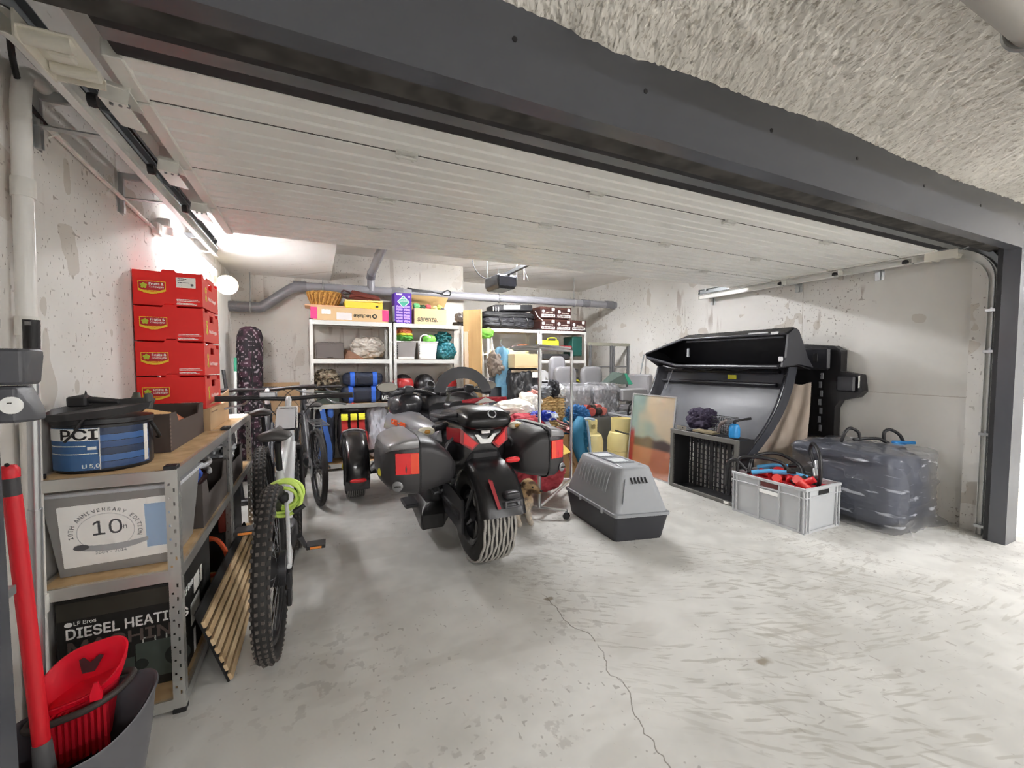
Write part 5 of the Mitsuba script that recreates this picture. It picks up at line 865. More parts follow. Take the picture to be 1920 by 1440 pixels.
bicycle('black mountain bicycle with turquoise rims between the shelf and the grey bicycle', -0.315, 3.22, -1.5, -2.0, mat('23252a', 0.35), R=0.365, w=0.07, accent=mat('3a9fae', 0.4), wb=1.12, pedals=False, steer=-4)
bicycle('black bicycle with a rear rack, at the right of the parked bicycles', 0.005, 4.14, -9.0, 0.0, mat('1c1d20', 0.4), R=0.35, w=0.05, knobs=False, rack=True, wb=1.08, motor=False, saddle_z=0.90, bar_z=1.02)
# coiled lock
k = thing('cable_lock', 'lime green coiled cable lock hanging under the saddle of the grey bicycle', 'lock'); LIME = mat('c5e06a', 0.35); lc = np.array([-0.155, 2.30, 0.635]); rg = np.random.default_rng(5)
pts = []
for i, a in enumerate(np.linspace(0, 2 * np.pi * 5.0, 90)):
    r = 0.072 + 0.018 * math.sin(a * 0.37) + 0.006 * math.sin(a * 1.7); pts.append(lc + [r * math.cos(a), -0.03 + 0.05 * (i / 90) + 0.012 * math.sin(a * 0.8), r * 0.92 * math.sin(a)])
part(k, 'coil', tube(spline(pts, 260), 0.0085, 8), LIME, True); part(k, 'lock_head', cyl(lc + [0.045, -0.045, -0.075], lc + [0.09, -0.03, -0.045], 0.013, n=12), INK); part(k, 'holder', sup(lc + [0.0, -0.02, 0.0], (0.05, 0.05, 0.05), 0.7, 3), INK, True)

# ------------------------------------------------------------ three-wheeled roadster
BODY = mat('141416', 0.22, 0, 0.6, coat=0.5); SATIN = mat('232326', 0.42); SILVER = mat('8f9094', 0.28, 0.5); ORANGE = mat('e5602c', 0.5); REDL = mat('d8141c', 0.2, coat=0.5); REDD = mat('8c1a22', 0.25, coat=0.4); TREAD = mat('9b9892', 0.85)
k = thing('three_wheeler', 'black and silver three-wheeled roadster with panniers, its fat rear wheel towards the opening', 'motorcycle')
XC, YR, YFR = 0.98, 2.55, 4.27
angs = np.linspace(0, 2 * np.pi, 84, endpoint=False)
def ring_yz(xc, yc, zc, prof, ang=angs):                            # lathe about the x axis through (yc, zc); prof of (x, r)
    return loft([[[xc + a, yc + r * math.cos(p), zc + r * math.sin(p)] for a, r in prof] for p in ang], closed=True)
def big_wheel(name, x, y, R, w, ribs, rim_R):
    wk = part(k, name, ring_yz(x, y, R, [(-w / 2 + 0.02, rim_R), (-w / 2, rim_R + 0.03), (-w / 2, R - 0.05), (-w / 2 + 0.025, R - 0.016), (-w * 0.25, R - 0.006), (0, R - 0.004), (w * 0.25, R - 0.006), (w / 2 - 0.025, R - 0.016), (w / 2, R - 0.05), (w / 2, rim_R + 0.03), (w / 2 - 0.02, rim_R)]), TYRE, 40)
    n = 9
    for i in range(n):
        c = (i - (n - 1) / 2) * w * 0.105; hw = w * 0.036; top = R - 0.001 - 0.012 * (abs(c) / (w / 2)) ** 2.5
        rr = []
        for j, p in enumerate(np.linspace(0, 2 * np.pi, 120, endpoint=False)):
            o = 0.0035 * math.sin(p * 13 + i * 2.1) if ribs else 0; rr.append([[x + c + a + o, y + r * math.cos(p), R + r * math.sin(p)] for a, r in ((-hw, top - 0.008), (-hw * 0.8, top), (hw * 0.8, top), (hw, top - 0.008))])
        part(wk, 'tread_rib', loft(rr, closed=True), TREAD if ribs else mat('6a6865', 0.85), False)
    part(wk, 'rim', ring_yz(x, y, R, [(-w / 2 + 0.03, rim_R - 0.035), (-w / 2 + 0.015, rim_R), (-w / 2 + 0.03, rim_R + 0.012), (w / 2 - 0.03, rim_R + 0.012), (w / 2 - 0.015, rim_R), (w / 2 - 0.03, rim_R - 0.035)]), BODY, 40)
    for q in range(6):
        a = q * math.pi / 3 + 0.3; d = np.array([0, math.cos(a), math.sin(a)])
        part(wk, 'rim_spoke', tube([np.array([x - w * 0.18, y, R]) + d * 0.04, np.array([x - w * 0.30, y, R]) + d * (rim_R - 0.01)], [0.028, 0.016], 8), BODY)
    part(wk, 'hub', cyl((x - w * 0.32, y, R), (x + w * 0.32, y, R), 0.05, n=24), SATIN)
    return wk
big_wheel('rear_wheel', XC, YR, 0.305, 0.235, True, 0.19)
for s in (-1, 1):
    x = XC + s * 0.662; big_wheel('front_wheel', x, YFR, 0.285, 0.17, False, 0.178)
    fe = []
    for a in np.linspace(math.radians(20), math.radians(196), 22):
        r = 0.335; fe.append([[x + hx, YFR + (r + dr_) * math.cos(a), 0.285 + (r + dr_) * math.sin(a)] for hx, dr_ in ((-0.115, -0.05), (-0.105, 0.0), (-0.06, 0.022), (0, 0.03), (0.06, 0.022), (0.105, 0.0), (0.115, -0.05), (0.10, -0.05), (0.09, -0.006), (0, 0.016), (-0.09, -0.006), (-0.10, -0.05))])
    fk = part(k, 'front_fender', loft(fe), BLK_GLOSS, 60); part(fk, 'crest', tube([(x + a, YFR + 0.362 * math.cos(1.62), 0.285 + 0.372 * math.sin(1.62) - 0.012 * abs(a / 0.1) ** 2 * 2) for a in np.linspace(-0.1, 0.1, 9)], 0.009, 6), mat('8d8d8f', 0.3))
    part(fk, 'rear_reflector', sup((x + 0.005, YFR - 0.362, 0.245), (0.14, 0.03, 0.035), 0.7, 3), REDL, True); part(fk, 'flap', box(x - 0.105, x + 0.105, YFR - 0.345, YFR - 0.335, 0.155, 0.24, 0.01), SATIN); part(fk, 'side_reflector', sup((x - 0.118, YFR - 0.25, 0.36), (0.012, 0.05, 0.05), 0.6, 2), mat('c9b83a', 0.3), True)
    for yy, zz in ((YFR - 0.12, 0.22), (YFR + 0.10, 0.22), (YFR - 0.05, 0.42)): part(k, 'suspension_arm', tube([(XC + s * 0.22, yy, zz + 0.04), (XC + s * 0.60, YFR, zz)], 0.018, 8), SATIN)
    part(k, 'shock', tube([(XC + s * 0.25, YFR - 0.02, 0.52), (XC + s * 0.52, YFR - 0.02, 0.25)], 0.03, 10), mat('c9cacb', 0.35, 0.5))
def sect(y, hw, z0, z1, xc=XC, e=0.55, n=28):
    return [[xc + hw * math.copysign(abs(math.cos(a)) ** e, math.cos(a)), y, (z0 + z1) / 2 + (z1 - z0) / 2 * math.copysign(abs(math.sin(a)) ** e, math.sin(a))] for a in np.linspace(0, 2 * np.pi, n, endpoint=False)]
part(k, 'body', loft([sect(2.52, 0.13, 0.66, 0.86), sect(2.58, 0.17, 0.60, 0.90), sect(2.85, 0.21, 0.50, 0.90), sect(3.1, 0.27, 0.36, 0.86), sect(3.4, 0.33, 0.30, 0.86), sect(3.8, 0.36, 0.28, 0.92), sect(4.2, 0.34, 0.26, 0.94), sect(4.5, 0.28, 0.28, 0.82), sect(4.72, 0.14, 0.34, 0.64)]), BODY, 50)
part(k, 'passenger_seat', loft([sect(2.50, 0.10, 0.90, 0.97, e=0.8), sect(2.58, 0.16, 0.885, 0.985, e=0.7), sect(2.85, 0.17, 0.87, 0.985, e=0.7), sect(3.05, 0.14, 0.86, 0.95, e=0.7)]), SATIN, 60)
part(k, 'rider_seat', loft([sect(3.02, 0.15, 0.84, 0.93, e=0.7), sect(3.1, 0.19, 0.78, 0.885, e=0.7), sect(3.35, 0.17, 0.76, 0.875, e=0.7), sect(3.55, 0.11, 0.78, 0.91, e=0.7)]), SATIN, 60)
part(k, 'tank', loft([sect(3.5, 0.12, 0.82, 0.95, e=0.8), sect(3.65, 0.19, 0.80, 1.0, e=0.8), sect(3.85, 0.20, 0.82, 1.02, e=0.8), sect(4.05, 0.12, 0.84, 0.98, e=0.8)]), BODY, 60)
tc = part(k, 'tail_cap', loft([sect(2.42, 0.12, 0.885, 0.945, e=0.8), sect(2.45, 0.155, 0.86, 0.985, e=0.75), sect(2.56, 0.165, 0.86, 1.01, e=0.75), sect(2.68, 0.15, 0.88, 1.0, e=0.75)]), mat('0c0c0d', 0.3), 60)
part(tc, 'round_badge', lathe([(0.0, 0), (0.028, 0), (0.028, 0.004), (0.0, 0.004)], 24, (XC + 0.015, 2.428, 0.965), (0, -0.8, 0.6)), mat('c9cacc', 0.3), label='round silver badge'); part(tc, 'badge_field', lathe([(0.008, 0), (0.022, 0), (0.022, 0.002), (0.008, 0.002)], 24, (XC + 0.015, 2.4255, 0.968), (0, -0.8, 0.6)), INK)
part(k, 'tail_emblem', prism(poly([(-0.035, 0.05), (0.035, 0.05), (0.028, 0.0), (-0.028, 0.0)]), 0.006, (XC + 0.0, 2.50, 0.835), X, Z), WHITEP, False, label='white tail emblem'); part(k, 'tail_chevron', prism(poly([(-0.075, 0.03), (-0.05, 0.03), (-0.02, 0.0), (0.02, 0.0), (0.05, 0.03), (0.075, 0.03), (0.035, -0.03), (-0.035, -0.03)]), 0.006, (XC, 2.50, 0.80), X, Z), WHITEP, False, label='white chevron')
for s in (-1, 1):
    part(k, 'tail_light', hull([(XC + s * 0.045, 2.50, 0.77), (XC + s * 0.16, 2.52, 0.87), (XC + s * 0.165, 2.52, 0.78), (XC + s * 0.09, 2.505, 0.73), (XC + s * 0.20, 2.70, 0.86), (XC + s * 0.20, 2.70, 0.78), (XC + s * 0.05, 2.6, 0.78)]), REDD, False); part(k, 'tail_light_lens', hull([(XC + s * 0.06, 2.496, 0.775), (XC + s * 0.14, 2.510, 0.845), (XC + s * 0.145, 2.51, 0.775), (XC + s * 0.09, 2.498, 0.745), (XC + s * 0.10, 2.55, 0.79)]), REDL, False)
    ts = part(k, 'turn_signal', sup((XC + s * 0.325, 2.74, 0.835), (0.11, 0.07, 0.055), 0.9, 3), mat('d9d4bd', 0.12, coat=0.5), True, label='clear turn signal'); part(ts, 'bulb', sup((XC + s * 0.325, 2.715, 0.835), (0.05, 0.03, 0.03), 1, 2), mat('b8873a', 0.3), True); part(ts, 'stalk', tube([(XC + s * 0.27, 2.76, 0.845), (XC + s * 0.17, 2.80, 0.855)], [0.022, 0.026], 10), SATIN)
    part(k, 'grab_rail', tube(spline([(XC + s * 0.16, 2.58, 0.95), (XC + s * 0.25, 2.70, 0.935), (XC + s * 0.24, 2.95, 0.915), (XC + s * 0.15, 3.05, 0.90)], 14), 0.014, 8), SATIN)
    # panniers
    def psec(d, y0, y1, z0, z1, e=0.42, n=36):
        if s > 0: d = 0.215 + (d - 0.215) * 0.80
        return [[XC + s * d, (y0 + y1) / 2 + (y1 - y0) / 2 * math.copysign(abs(math.cos(a)) ** e, math.cos(a)), (z0 + z1) / 2 + (z1 - z0) / 2 * math.copysign(abs(math.sin(a)) ** e, math.sin(a)) + 0.05 * (-1 if False else 0)] for a in np.linspace(0, 2 * np.pi, n, endpoint=False)]
    pk = part(k, 'pannier', loft([psec(0.215, 2.46, 2.80, 0.58, 0.69), psec(0.25, 2.43, 2.84, 0.55, 0.745), psec(0.31, 2.405, 2.87, 0.535, 0.80), psec(0.375, 2.385, 2.90, 0.525, 0.84), psec(0.445, 2.375, 2.91, 0.515, 0.855)]), mat('2c2b2d', 0.42), 45)
    part(pk, 'lid', loft([psec(0.452, 2.37, 2.915, 0.51, 0.86), psec(0.53, 2.375, 2.91, 0.515, 0.855), psec(0.60, 2.40, 2.885, 0.54, 0.835, 0.5), psec(0.645, 2.46, 2.83, 0.59, 0.79, 0.6), psec(0.655, 2.52, 2.78, 0.63, 0.75, 0.7)]), mat('323133', 0.4), 45)
    part(pk, 'seam', loft([psec(0.443, 2.368, 2.917, 0.508, 0.862), psec(0.454, 2.368, 2.917, 0.508, 0.862)]), INK, False)
    part(pk, 'silver_top', loft([psec(0.458, 2.366, 2.919, 0.785, 0.864, 0.42), psec(0.53, 2.371, 2.914, 0.785, 0.859, 0.42), psec(0.60, 2.398, 2.887, 0.78, 0.839, 0.5), psec(0.63, 2.43, 2.85, 0.765, 0.815, 0.6)]), mat('98989a', 0.28, 0.4), 45)
    rd = part(pk, 'reflector', hull([(XC + s * (d if s < 0 else 0.043 + d * 0.80), y, z) for d, y in ((0.458, 2.362), (0.585, 2.386), (0.458, 2.40), (0.585, 2.42)) for z in (0.655, 0.775)]), mat('e01a1e', 0.18, coat=0.5), False, label='red reflector'); part(rd, 'orange_half', hull([(XC + s * (d if s < 0 else 0.043 + d * 0.80), y, z) for d, y in ((0.46, 2.3605), (0.503, 2.368), (0.46, 2.38), (0.503, 2.39)) for z in (0.658, 0.772)]), mat('ef4d2c', 0.2, coat=0.5), False)
    lk = part(pk, 'latch', lathe([(0.0, 0), (0.026, 0), (0.03, 0.004), (0.024, 0.008), (0.0, 0.008)], 24, (XC + s * (0.575 if s < 0 else 0.503), 2.388, 0.59), (s * 0.35, -0.94, 0)), mat('8d8e90', 0.3, 0.5)); part(lk, 'key_bar', box(XC + s * (0.555 if s < 0 else 0.483), XC + s * (0.595 if s < 0 else 0.523), 2.374, 2.379, 0.586, 0.594), INK, False)
    part(pk, 'yellow_badge', lathe([(0, 0), (0.024, 0), (0.022, 0.006), (0, 0.006)], 20, (XC + s * (0.652 if s < 0 else 0.565), 2.52, 0.65), (s, -0.25, 0)), mat('cfc43c', 0.4))
    part(k, 'pannier_bracket', cat(tube([(XC + s * 0.19, 2.62, 0.78), (XC + s * 0.26, 2.62, 0.77)], 0.014, 8), tube([(XC + s * 0.16, 2.75, 0.56), (XC + s * 0.27, 2.70, 0.555)], 0.014, 8)) if False else tube(spline([(XC + s * 0.17, 2.62, 0.80), (XC + s * 0.235, 2.60, 0.74), (XC + s * 0.225, 2.60, 0.58), (XC + s * 0.15, 2.70, 0.52)], 10), 0.013, 8), SATIN)
    # side cowl
    cw = part(k, 'side_cowl', loft([[[XC + s * (0.20 + 0.03 * q), 2.78, 0.80 + q * 0.02] for q in (0, 1, 1, 0)] if False else [(XC + s * 0.21, 2.80, 0.84), (XC + s * 0.24, 2.80, 0.80), (XC + s * 0.24, 2.80, 0.76), (XC + s * 0.20, 2.80, 0.74)], [(XC + s * 0.24, 3.0, 0.875), (XC + s * 0.33, 3.0, 0.84), (XC + s * 0.33, 3.0, 0.76), (XC + s * 0.24, 3.0, 0.70)], [(XC + s * 0.26, 3.25, 0.90), (XC + s * 0.375, 3.25, 0.86), (XC + s * 0.385, 3.25, 0.76), (XC + s * 0.26, 3.25, 0.66)], [(XC + s * 0.28, 3.6, 0.88), (XC + s * 0.40, 3.6, 0.85), (XC + s * 0.42, 3.6, 0.72), (XC + s * 0.28, 3.6, 0.62)], [(XC + s * 0.27, 3.95, 0.86), (XC + s * 0.40, 3.95, 0.82), (XC + s * 0.43, 3.95, 0.70), (XC + s * 0.27, 3.95, 0.60)], [(XC + s * 0.20, 4.4, 0.86), (XC + s * 0.30, 4.4, 0.80), (XC + s * 0.32, 4.4, 0.68), (XC + s * 0.2, 4.4, 0.58)]]), SILVER, 40)
    u = np.array([-0.045 * s * -s, 0.35, -0.0]) ; 
    part(k, 'footrest', box(XC + s * 0.28, XC + s * 0.42, 3.0, 3.2, 0.24, 0.27, 0.008), SATIN)
    part(k, 'engine_side', sup((XC + s * 0.22, 3.15, 0.40), (0.14, 0.5, 0.34), 0.6, 3, 0.01, 4, 3), DARKM, True)
    part(k, 'swingarm', tube(spline([(XC + s * 0.145, 3.15, 0.36), (XC + s * 0.155, 2.85, 0.33), (XC + s * 0.15, 2.55, 0.305)], 8), [0.04, 0.036, 0.034, 0.032, 0.03, 0.03, 0.032, 0.036], 10), SATIN)
    # handlebar side
    part(k, 'handlebar', tube(spline([(XC + s * 0.02, 3.66, 1.0), (XC + s * 0.15, 3.66, 1.04), (XC + s * 0.28, 3.60, 1.05), (XC + s * 0.42, 3.50, 1.03)], 14), 0.017, 8), SATIN); part(k, 'hand_grip', tube([(XC + s * 0.32, 3.572, 1.045), (XC + s * 0.44, 3.49, 1.027)], 0.021, 10), INK); part(k, 'switch_pod', sup((XC + s * 0.27, 3.595, 1.06), (0.09, 0.08, 0.07), 0.6, 3), mat('3a3b3e', 0.4), True); part(k, 'lever', tube(spline([(XC + s * 0.27, 3.63, 1.04), (XC + s * 0.34, 3.62, 1.03), (XC + s * 0.43, 3.55, 1.0)], 8), 0.007, 6), GALVD)
    part(k, 'fairing_lobe', sup((XC + s * 0.26, 3.78, 0.92), (0.30, 0.46, 0.25), 0.85, 4), mat('2f3033', 0.2, coat=0.5), True)
    mr = part(k, 'mirror', sup((XC + s * 0.445, 3.60, 1.085), (0.175, 0.06, 0.085), 0.9, 4), mat('1c1c1e', 0.3), True); part(mr, 'glass', lathe([(0.0, 0), (1.0, 0.0), (1.0, 0.002), (0.0, 0.002)], 30) if False else prism(affinity.scale(Point(0, 0).buffer(0.04, 24), 2.0, 0.95), 0.003, (XC + s * 0.445, 3.572, 1.085), X, Z), mat('8d8b84', 0.12, 0.6), False); part(mr, 'mirror_arm', tube([(XC + s * 0.36, 3.62, 1.07), (XC + s * 0.26, 3.72, 1.0)], 0.012, 8), SATIN)
part(k, 'side_letters', text('can-am', 0.055, (0.556, 3.54, 0.79), -Y * 0.99 + X * 0.12, Z * 0.995 + X * 0.08, bold=True, fit=0.36, depth=0.004), ORANGE, False, label='orange side lettering')
# hugger over the rear tyre
hg = []
for a in np.linspace(math.radians(50), math.radians(166), 20):
    t = (a - math.radians(50)) / math.radians(116); r = 0.335 + 0.03 * t; W = 0.09 + 0.05 * min(1, t * 2)
    hg.append([[XC + hx, YR + (r + d) * math.cos(a), 0.305 + (r + d) * math.sin(a)] for hx, d in ((-W, -0.05), (-W, 0.0), (-W * 0.7, 0.03), (W * 0.7, 0.03), (W, 0.0), (W, -0.05), (W * 0.92, -0.05), (W * 0.9, -0.005), (W * 0.65, 0.018), (-W * 0.65, 0.018), (-W * 0.9, -0.005), (-W * 0.92, -0.05))])
hk = part(k, 'rear_hugger', loft(hg), mat('18181a', 0.3), 50)
part(hk, 'plate_lamp', sup((XC + 0.045, 2.20, 0.515), (0.10, 0.07, 0.045), 0.6, 3), mat('2d2d30', 0.3), True); part(hk, 'plate_bracket', prism(sbox(-0.055, -0.02, 0.055, 0.02).difference(sbox(-0.045, -0.012, 0.045, 0.012)), 0.008, (XC + 0.045, 2.172, 0.47), X, Z), mat('4a4a4d', 0.35), False); part(hk, 'red_strip', hull([(XC - 0.085, 2.24, 0.60), (XC - 0.06, 2.24, 0.60), (XC - 0.035, 2.165, 0.45), (XC - 0.055, 2.165, 0.45), (XC - 0.07, 2.28, 0.60), (XC - 0.045, 2.2, 0.45)]), mat('8c1822', 0.3), False)
part(k, 'hugger_stay', cat(tube([(XC - 0.13, 2.55, 0.305), (XC - 0.125, 2.36, 0.56)], 0.012, 8), ), SATIN); part(k, 'under_tail', hull(np.vstack([box(XC - 0.12, XC + 0.12, 2.52, 2.9, 0.58, 0.70, 0.01).vertices, box(XC - 0.09, XC + 0.09, 2.5, 2.6, 0.66, 0.72, 0.01).vertices])), SATIN, 30)
part(k, 'rear_shock', tube([(XC - 0.06, 2.86, 0.62), (XC - 0.06, 2.98, 0.34)], 0.035, 12), mat('b9bbbd', 0.35, 0.5)); part(k, 'belt_guard', loft([[(XC - 0.15, 2.50, 0.42), (XC - 0.165, 2.50, 0.42), (XC - 0.165, 2.50, 0.20), (XC - 0.15, 2.50, 0.20)], [(XC - 0.15, 2.7, 0.45), (XC - 0.168, 2.7, 0.45), (XC - 0.168, 2.7, 0.22), (XC - 0.15, 2.7, 0.22)], [(XC - 0.16, 3.1, 0.44), (XC - 0.18, 3.1, 0.44), (XC - 0.18, 3.1, 0.27), (XC - 0.16, 3.1, 0.27)]]), SATIN, False)
part(k, 'muffler', hull(np.vstack([box(0.66, 0.86, 2.88, 3.45, 0.16, 0.30, 0.03).vertices, box(0.64, 0.80, 2.84, 2.90, 0.13, 0.24, 0.01).vertices])), mat('141414', 0.4), 40); part(k, 'linkage', cat(*[tube([(XC - 0.30 + 0.06 * i, 2.78 + 0.04 * i, 0.46), (XC - 0.24 + 0.05 * i, 2.9, 0.36)], 0.009, 6) for i in range(3)], tube([(XC - 0.31, 2.78, 0.46), (XC - 0.10, 2.88, 0.47)], 0.012, 8), tube([(XC - 0.24, 2.9, 0.36), (XC - 0.08, 2.9, 0.40)], 0.012, 8)), mat('5a5b5d', 0.35, 0.6))
part(k, 'right_marker', sup((XC + 0.155, 2.42, 0.665), (0.10, 0.03, 0.035), 0.7, 3), REDL, True)
# dash and windscreen
dk = part(k, 'dashboard', sup((XC, 3.78, 1.02), (0.26, 0.20, 0.12), 0.8, 4), mat('1d1e20', 0.35), True)
for x, z, r, c_ in ((XC - 0.055, 1.09, 0.036, '8d8f92'), (XC + 0.05, 1.05, 0.045, 'c5c7ca')): g = part(dk, 'gauge', lathe([(0.0, 0.0), (r, 0.0), (r, 0.02), (r * 0.82, 0.022), (r * 0.8, 0.012), (0.0, 0.012)], 26, (x, 3.70, z), (0, -0.8, 0.6)), mat(c_, 0.25, 0.4), 40); part(g, 'face', lathe([(0, 0), (r * 0.7, 0), (r * 0.7, 0.002), (0, 0.002)], 20, (x, 3.689, z + 0.009), (0, -0.8, 0.6)), INK)
WSC = mat('4b4c4f', 0.25); wx, wy = 1.135, 3.40
def wring_(r, dy): return [[wx + r * 1.0 * math.cos(a) * (1.0 if r > 0.2 else 1.0), wy + dy + 0.08 * abs(math.cos(a)) * 0 + 0.05 * math.sin(a), 1.02 + (0.235 if r > 0.2 else 0.135) * math.sin(a)] for a in np.linspace(0.12, math.pi - 0.12, 26)]
wo, wi, wo2, wi2 = (np.array(wring_(r, d)) for r, d in ((0.255, 0.0), (0.165, -0.02), (0.255, 0.006), (0.165, -0.014)))
part(k, 'windscreen', loft([[a, b, c2, d2] for a, b, c2, d2 in zip(wo, wi, wi2, wo2)]), WSC, 50, label='smoked arched windscreen')
scene['smoke_glass'] = {'type': 'thindielectric', 'int_ior': 1.5, 'specular_transmittance': rgb('c9c9c9')}
part(k, 'windscreen_pane', solid(np.array([[p * (1 - t) + np.array([p[0], wy - 0.015, 0.985]) * t for t in np.linspace(0, 1, 3)] for p in wi]), 0.002) if False else TM(np.vstack([wi, [[wi[i][0], wy - 0.02, 0.96] for i in range(len(wi))]]), np.array([[i, i + 1, len(wi) + i] for i in range(len(wi) - 1)] + [[i + 1, len(wi) + i + 1, len(wi) + i] for i in range(len(wi) - 1)])), 'smoke_glass', False)
rb = part(k, 'red_trim', hull([(1.10, 3.33, 0.955), (1.10, 3.35, 0.975), (1.30, 3.33, 1.00), (1.50, 3.33, 0.995), (1.52, 3.35, 0.965), (1.30, 3.34, 0.94), (1.3, 3.38, 0.97)]), mat('a32530', 0.3), False, label='red trim under the windscreen'); part(rb, 'silver_chevron', hull([(1.20, 3.318, 0.945), (1.30, 3.318, 0.998), (1.40, 3.318, 0.955), (1.3, 3.328, 0.95), (1.3, 3.326, 0.97)]), mat('b5b3ad', 0.35, 0.3), False)
part(k, 'screen_mount', cat(tube([(1.02, 3.55, 0.93), (1.02, 3.42, 1.03)], 0.014, 8), ), SATIN); part(k, 'trim_stay', tube([(1.24, 3.55, 0.88), (1.25, 3.36, 0.96)], 0.016, 8), SATIN)
part(k, 'cockpit_cowl', loft([sect(3.45, 0.10, 0.84, 0.96, 1.12, 0.7), sect(3.62, 0.18, 0.82, 0.99, 1.08, 0.7), sect(3.8, 0.20, 0.8, 0.98, 1.02, 0.7)]), mat('2b2c2f', 0.3), 50)
# ------------------------------------------------------------ things on the floor at the right
GREYPL = mat('8e9195', 0.45); DGREY = mat('303136', 0.5); CONT = mat('a9abad', 0.45)
def quad_ring(cs, z, r=0.03, n=5):
    """Rounded quadrilateral ring through four corners (counter-clockwise)."""
    cs = np.asarray(cs, float); out = []
    for i in range(4):
        c, a, b = cs[i], cs[i - 1] - cs[i], cs[(i + 1) % 4] - cs[i]; a /= np.linalg.norm(a); b /= np.linalg.norm(b)
        for t in np.linspace(0, 1, n): out.append([*(c + a * r * (1 - t) ** 2 + b * r * t ** 2), z])
    return out
# pet carrier
k = thing('pet_carrier', 'grey and black plastic pet carrier on the floor behind the three-wheeler', 'pet carrier')
fl, fr_, br, bl = np.array([1.905, 2.35]), np.array([2.295, 2.26]), np.array([2.36, 2.97]), np.array([1.965, 3.05]); cc = (fl + fr_ + br + bl) / 4
def q4(s, dz=None): return [cc + (p - cc) * s for p in (fl, fr_, br, bl)]
part(k, 'tray', loft([quad_ring(q4(0.93), 0.0), quad_ring(q4(0.955), 0.02), quad_ring(q4(1.06), 0.19)]), DGREY, 40)
part(k, 'rim', loft([quad_ring(q4(1.05), 0.188), quad_ring(q4(1.09), 0.19), quad_ring(q4(1.09), 0.212), quad_ring(q4(1.05), 0.216)]), GREYPL, 40)
def hood(fs, ss, z, r=0.05):                                       # hood section: ends drawn in by fs, sides by ss
    ax = ((fl + fr_) / 2 - (bl + br) / 2); L = np.linalg.norm(ax); ax /= L; sd = fr_ - fl; W = np.linalg.norm(sd); sd /= W; m_ = cc
    pts_ = [m_ + ax * L / 2 * (1.06 - fs) - sd * W / 2 * (1.05 - ss), m_ + ax * L / 2 * (1.06 - fs) + sd * W / 2 * (1.05 - ss), m_ - ax * L / 2 * (1.06 - fs) + sd * W / 2 * (1.05 - ss), m_ - ax * L / 2 * (1.06 - fs) - sd * W / 2 * (1.05 - ss)]
    return quad_ring(pts_, z, r)
part(k, 'hood', loft([hood(0, 0, 0.212), hood(0.12, 0.15, 0.36, 0.07), hood(0.22, 0.34, 0.492, 0.07), hood(0.25, 0.40, 0.515, 0.05), hood(0.28, 0.45, 0.523, 0.04)]), mat('96999d', 0.42), 45)
ax = ((fl + fr_) / 2 - (bl + br) / 2); ax /= np.linalg.norm(ax); sd = (fr_ - fl) / np.linalg.norm(fr_ - fl)
def on(u, v, z): return np.array([*(cc + ax * u + sd * v), z])
for u0 in (-0.15, 0.06): 
    f = part(k, 'skylight_frame', loft([[on(u0 - 0.085, -0.085, 0.521), on(u0 + 0.085, -0.085, 0.521), on(u0 + 0.085, 0.085, 0.521), on(u0 - 0.085, 0.085, 0.521)], [on(u0 - 0.085, -0.085, 0.534), on(u0 + 0.085, -0.085, 0.534), on(u0 + 0.085, 0.085, 0.534), on(u0 - 0.085, 0.085, 0.534)], [on(u0 - 0.07, -0.072, 0.534), on(u0 + 0.07, -0.072, 0.534), on(u0 + 0.07, 0.072, 0.534), on(u0 - 0.07, 0.072, 0.534)], [on(u0 - 0.07, -0.072, 0.525), on(u0 + 0.07, -0.072, 0.525), on(u0 + 0.07, 0.072, 0.525), on(u0 - 0.07, 0.072, 0.525)]], cap=False), mat('86898d', 0.45), False)
    part(f, 'skylight', loft([[on(u0 - 0.07, -0.072, 0.524), on(u0 + 0.07, -0.072, 0.524), on(u0 + 0.07, 0.072, 0.524), on(u0 - 0.07, 0.072, 0.524)], [on(u0 - 0.07, -0.072, 0.527), on(u0 + 0.07, -0.072, 0.527), on(u0 + 0.07, 0.072, 0.527), on(u0 - 0.07, 0.072, 0.527)]]), mat('c9ced1', 0.15, coat=0.4), False)
part(k, 'carry_grip', tube([on(0.19, -0.09, 0.523), on(0.265, -0.09, 0.513), on(0.275, 0.09, 0.513), on(0.20, 0.09, 0.523)], 0.012, 8), mat('a3a6aa', 0.4)); part(k, 'grip_hole', tube([on(0.283, -0.08, 0.488), on(0.283, 0.08, 0.488)], 0.011, 8), mat('1e2022', 0.6)); part(k, 'grip_gap', tube([on(0.289, -0.065, 0.484), on(0.289, 0.065, 0.484)], 0.006, 6), mat('cfd2d0', 0.4))
for i in range(5): v0 = -0.055 + 0.028 * i; part(k, 'front_vent', tube([on(0.309, v0, 0.455), on(0.330, v0 + 0.006, 0.415)], 0.006, 6), mat('2a2c2f', 0.6)); 
for s in (-1,):
    for i in range(10): u0 = -0.20 + 0.045 * i; part(k, 'side_rib', tube([on(u0, s * 0.147, 0.475), on(u0, s * 0.168, 0.42), on(u0 + 0.004, s * 0.190, 0.33)], [0.004, 0.005, 0.002], 6), mat('a6a9ad', 0.45))
part(k, 'corner_line', tube([on(0.297, -0.09, 0.455), on(0.325, -0.11, 0.42), on(0.365, -0.15, 0.28)], 0.004, 6), mat('7d8084', 0.45))
for u0 in (-0.10, 0.22): part(k, 'clip', mv(cbox((0, 0, 0), (0.012, 0.03, 0.04), 0.004), on(u0, -0.225, 0.198), rz=-10), mat('a6a9ad', 0.45))

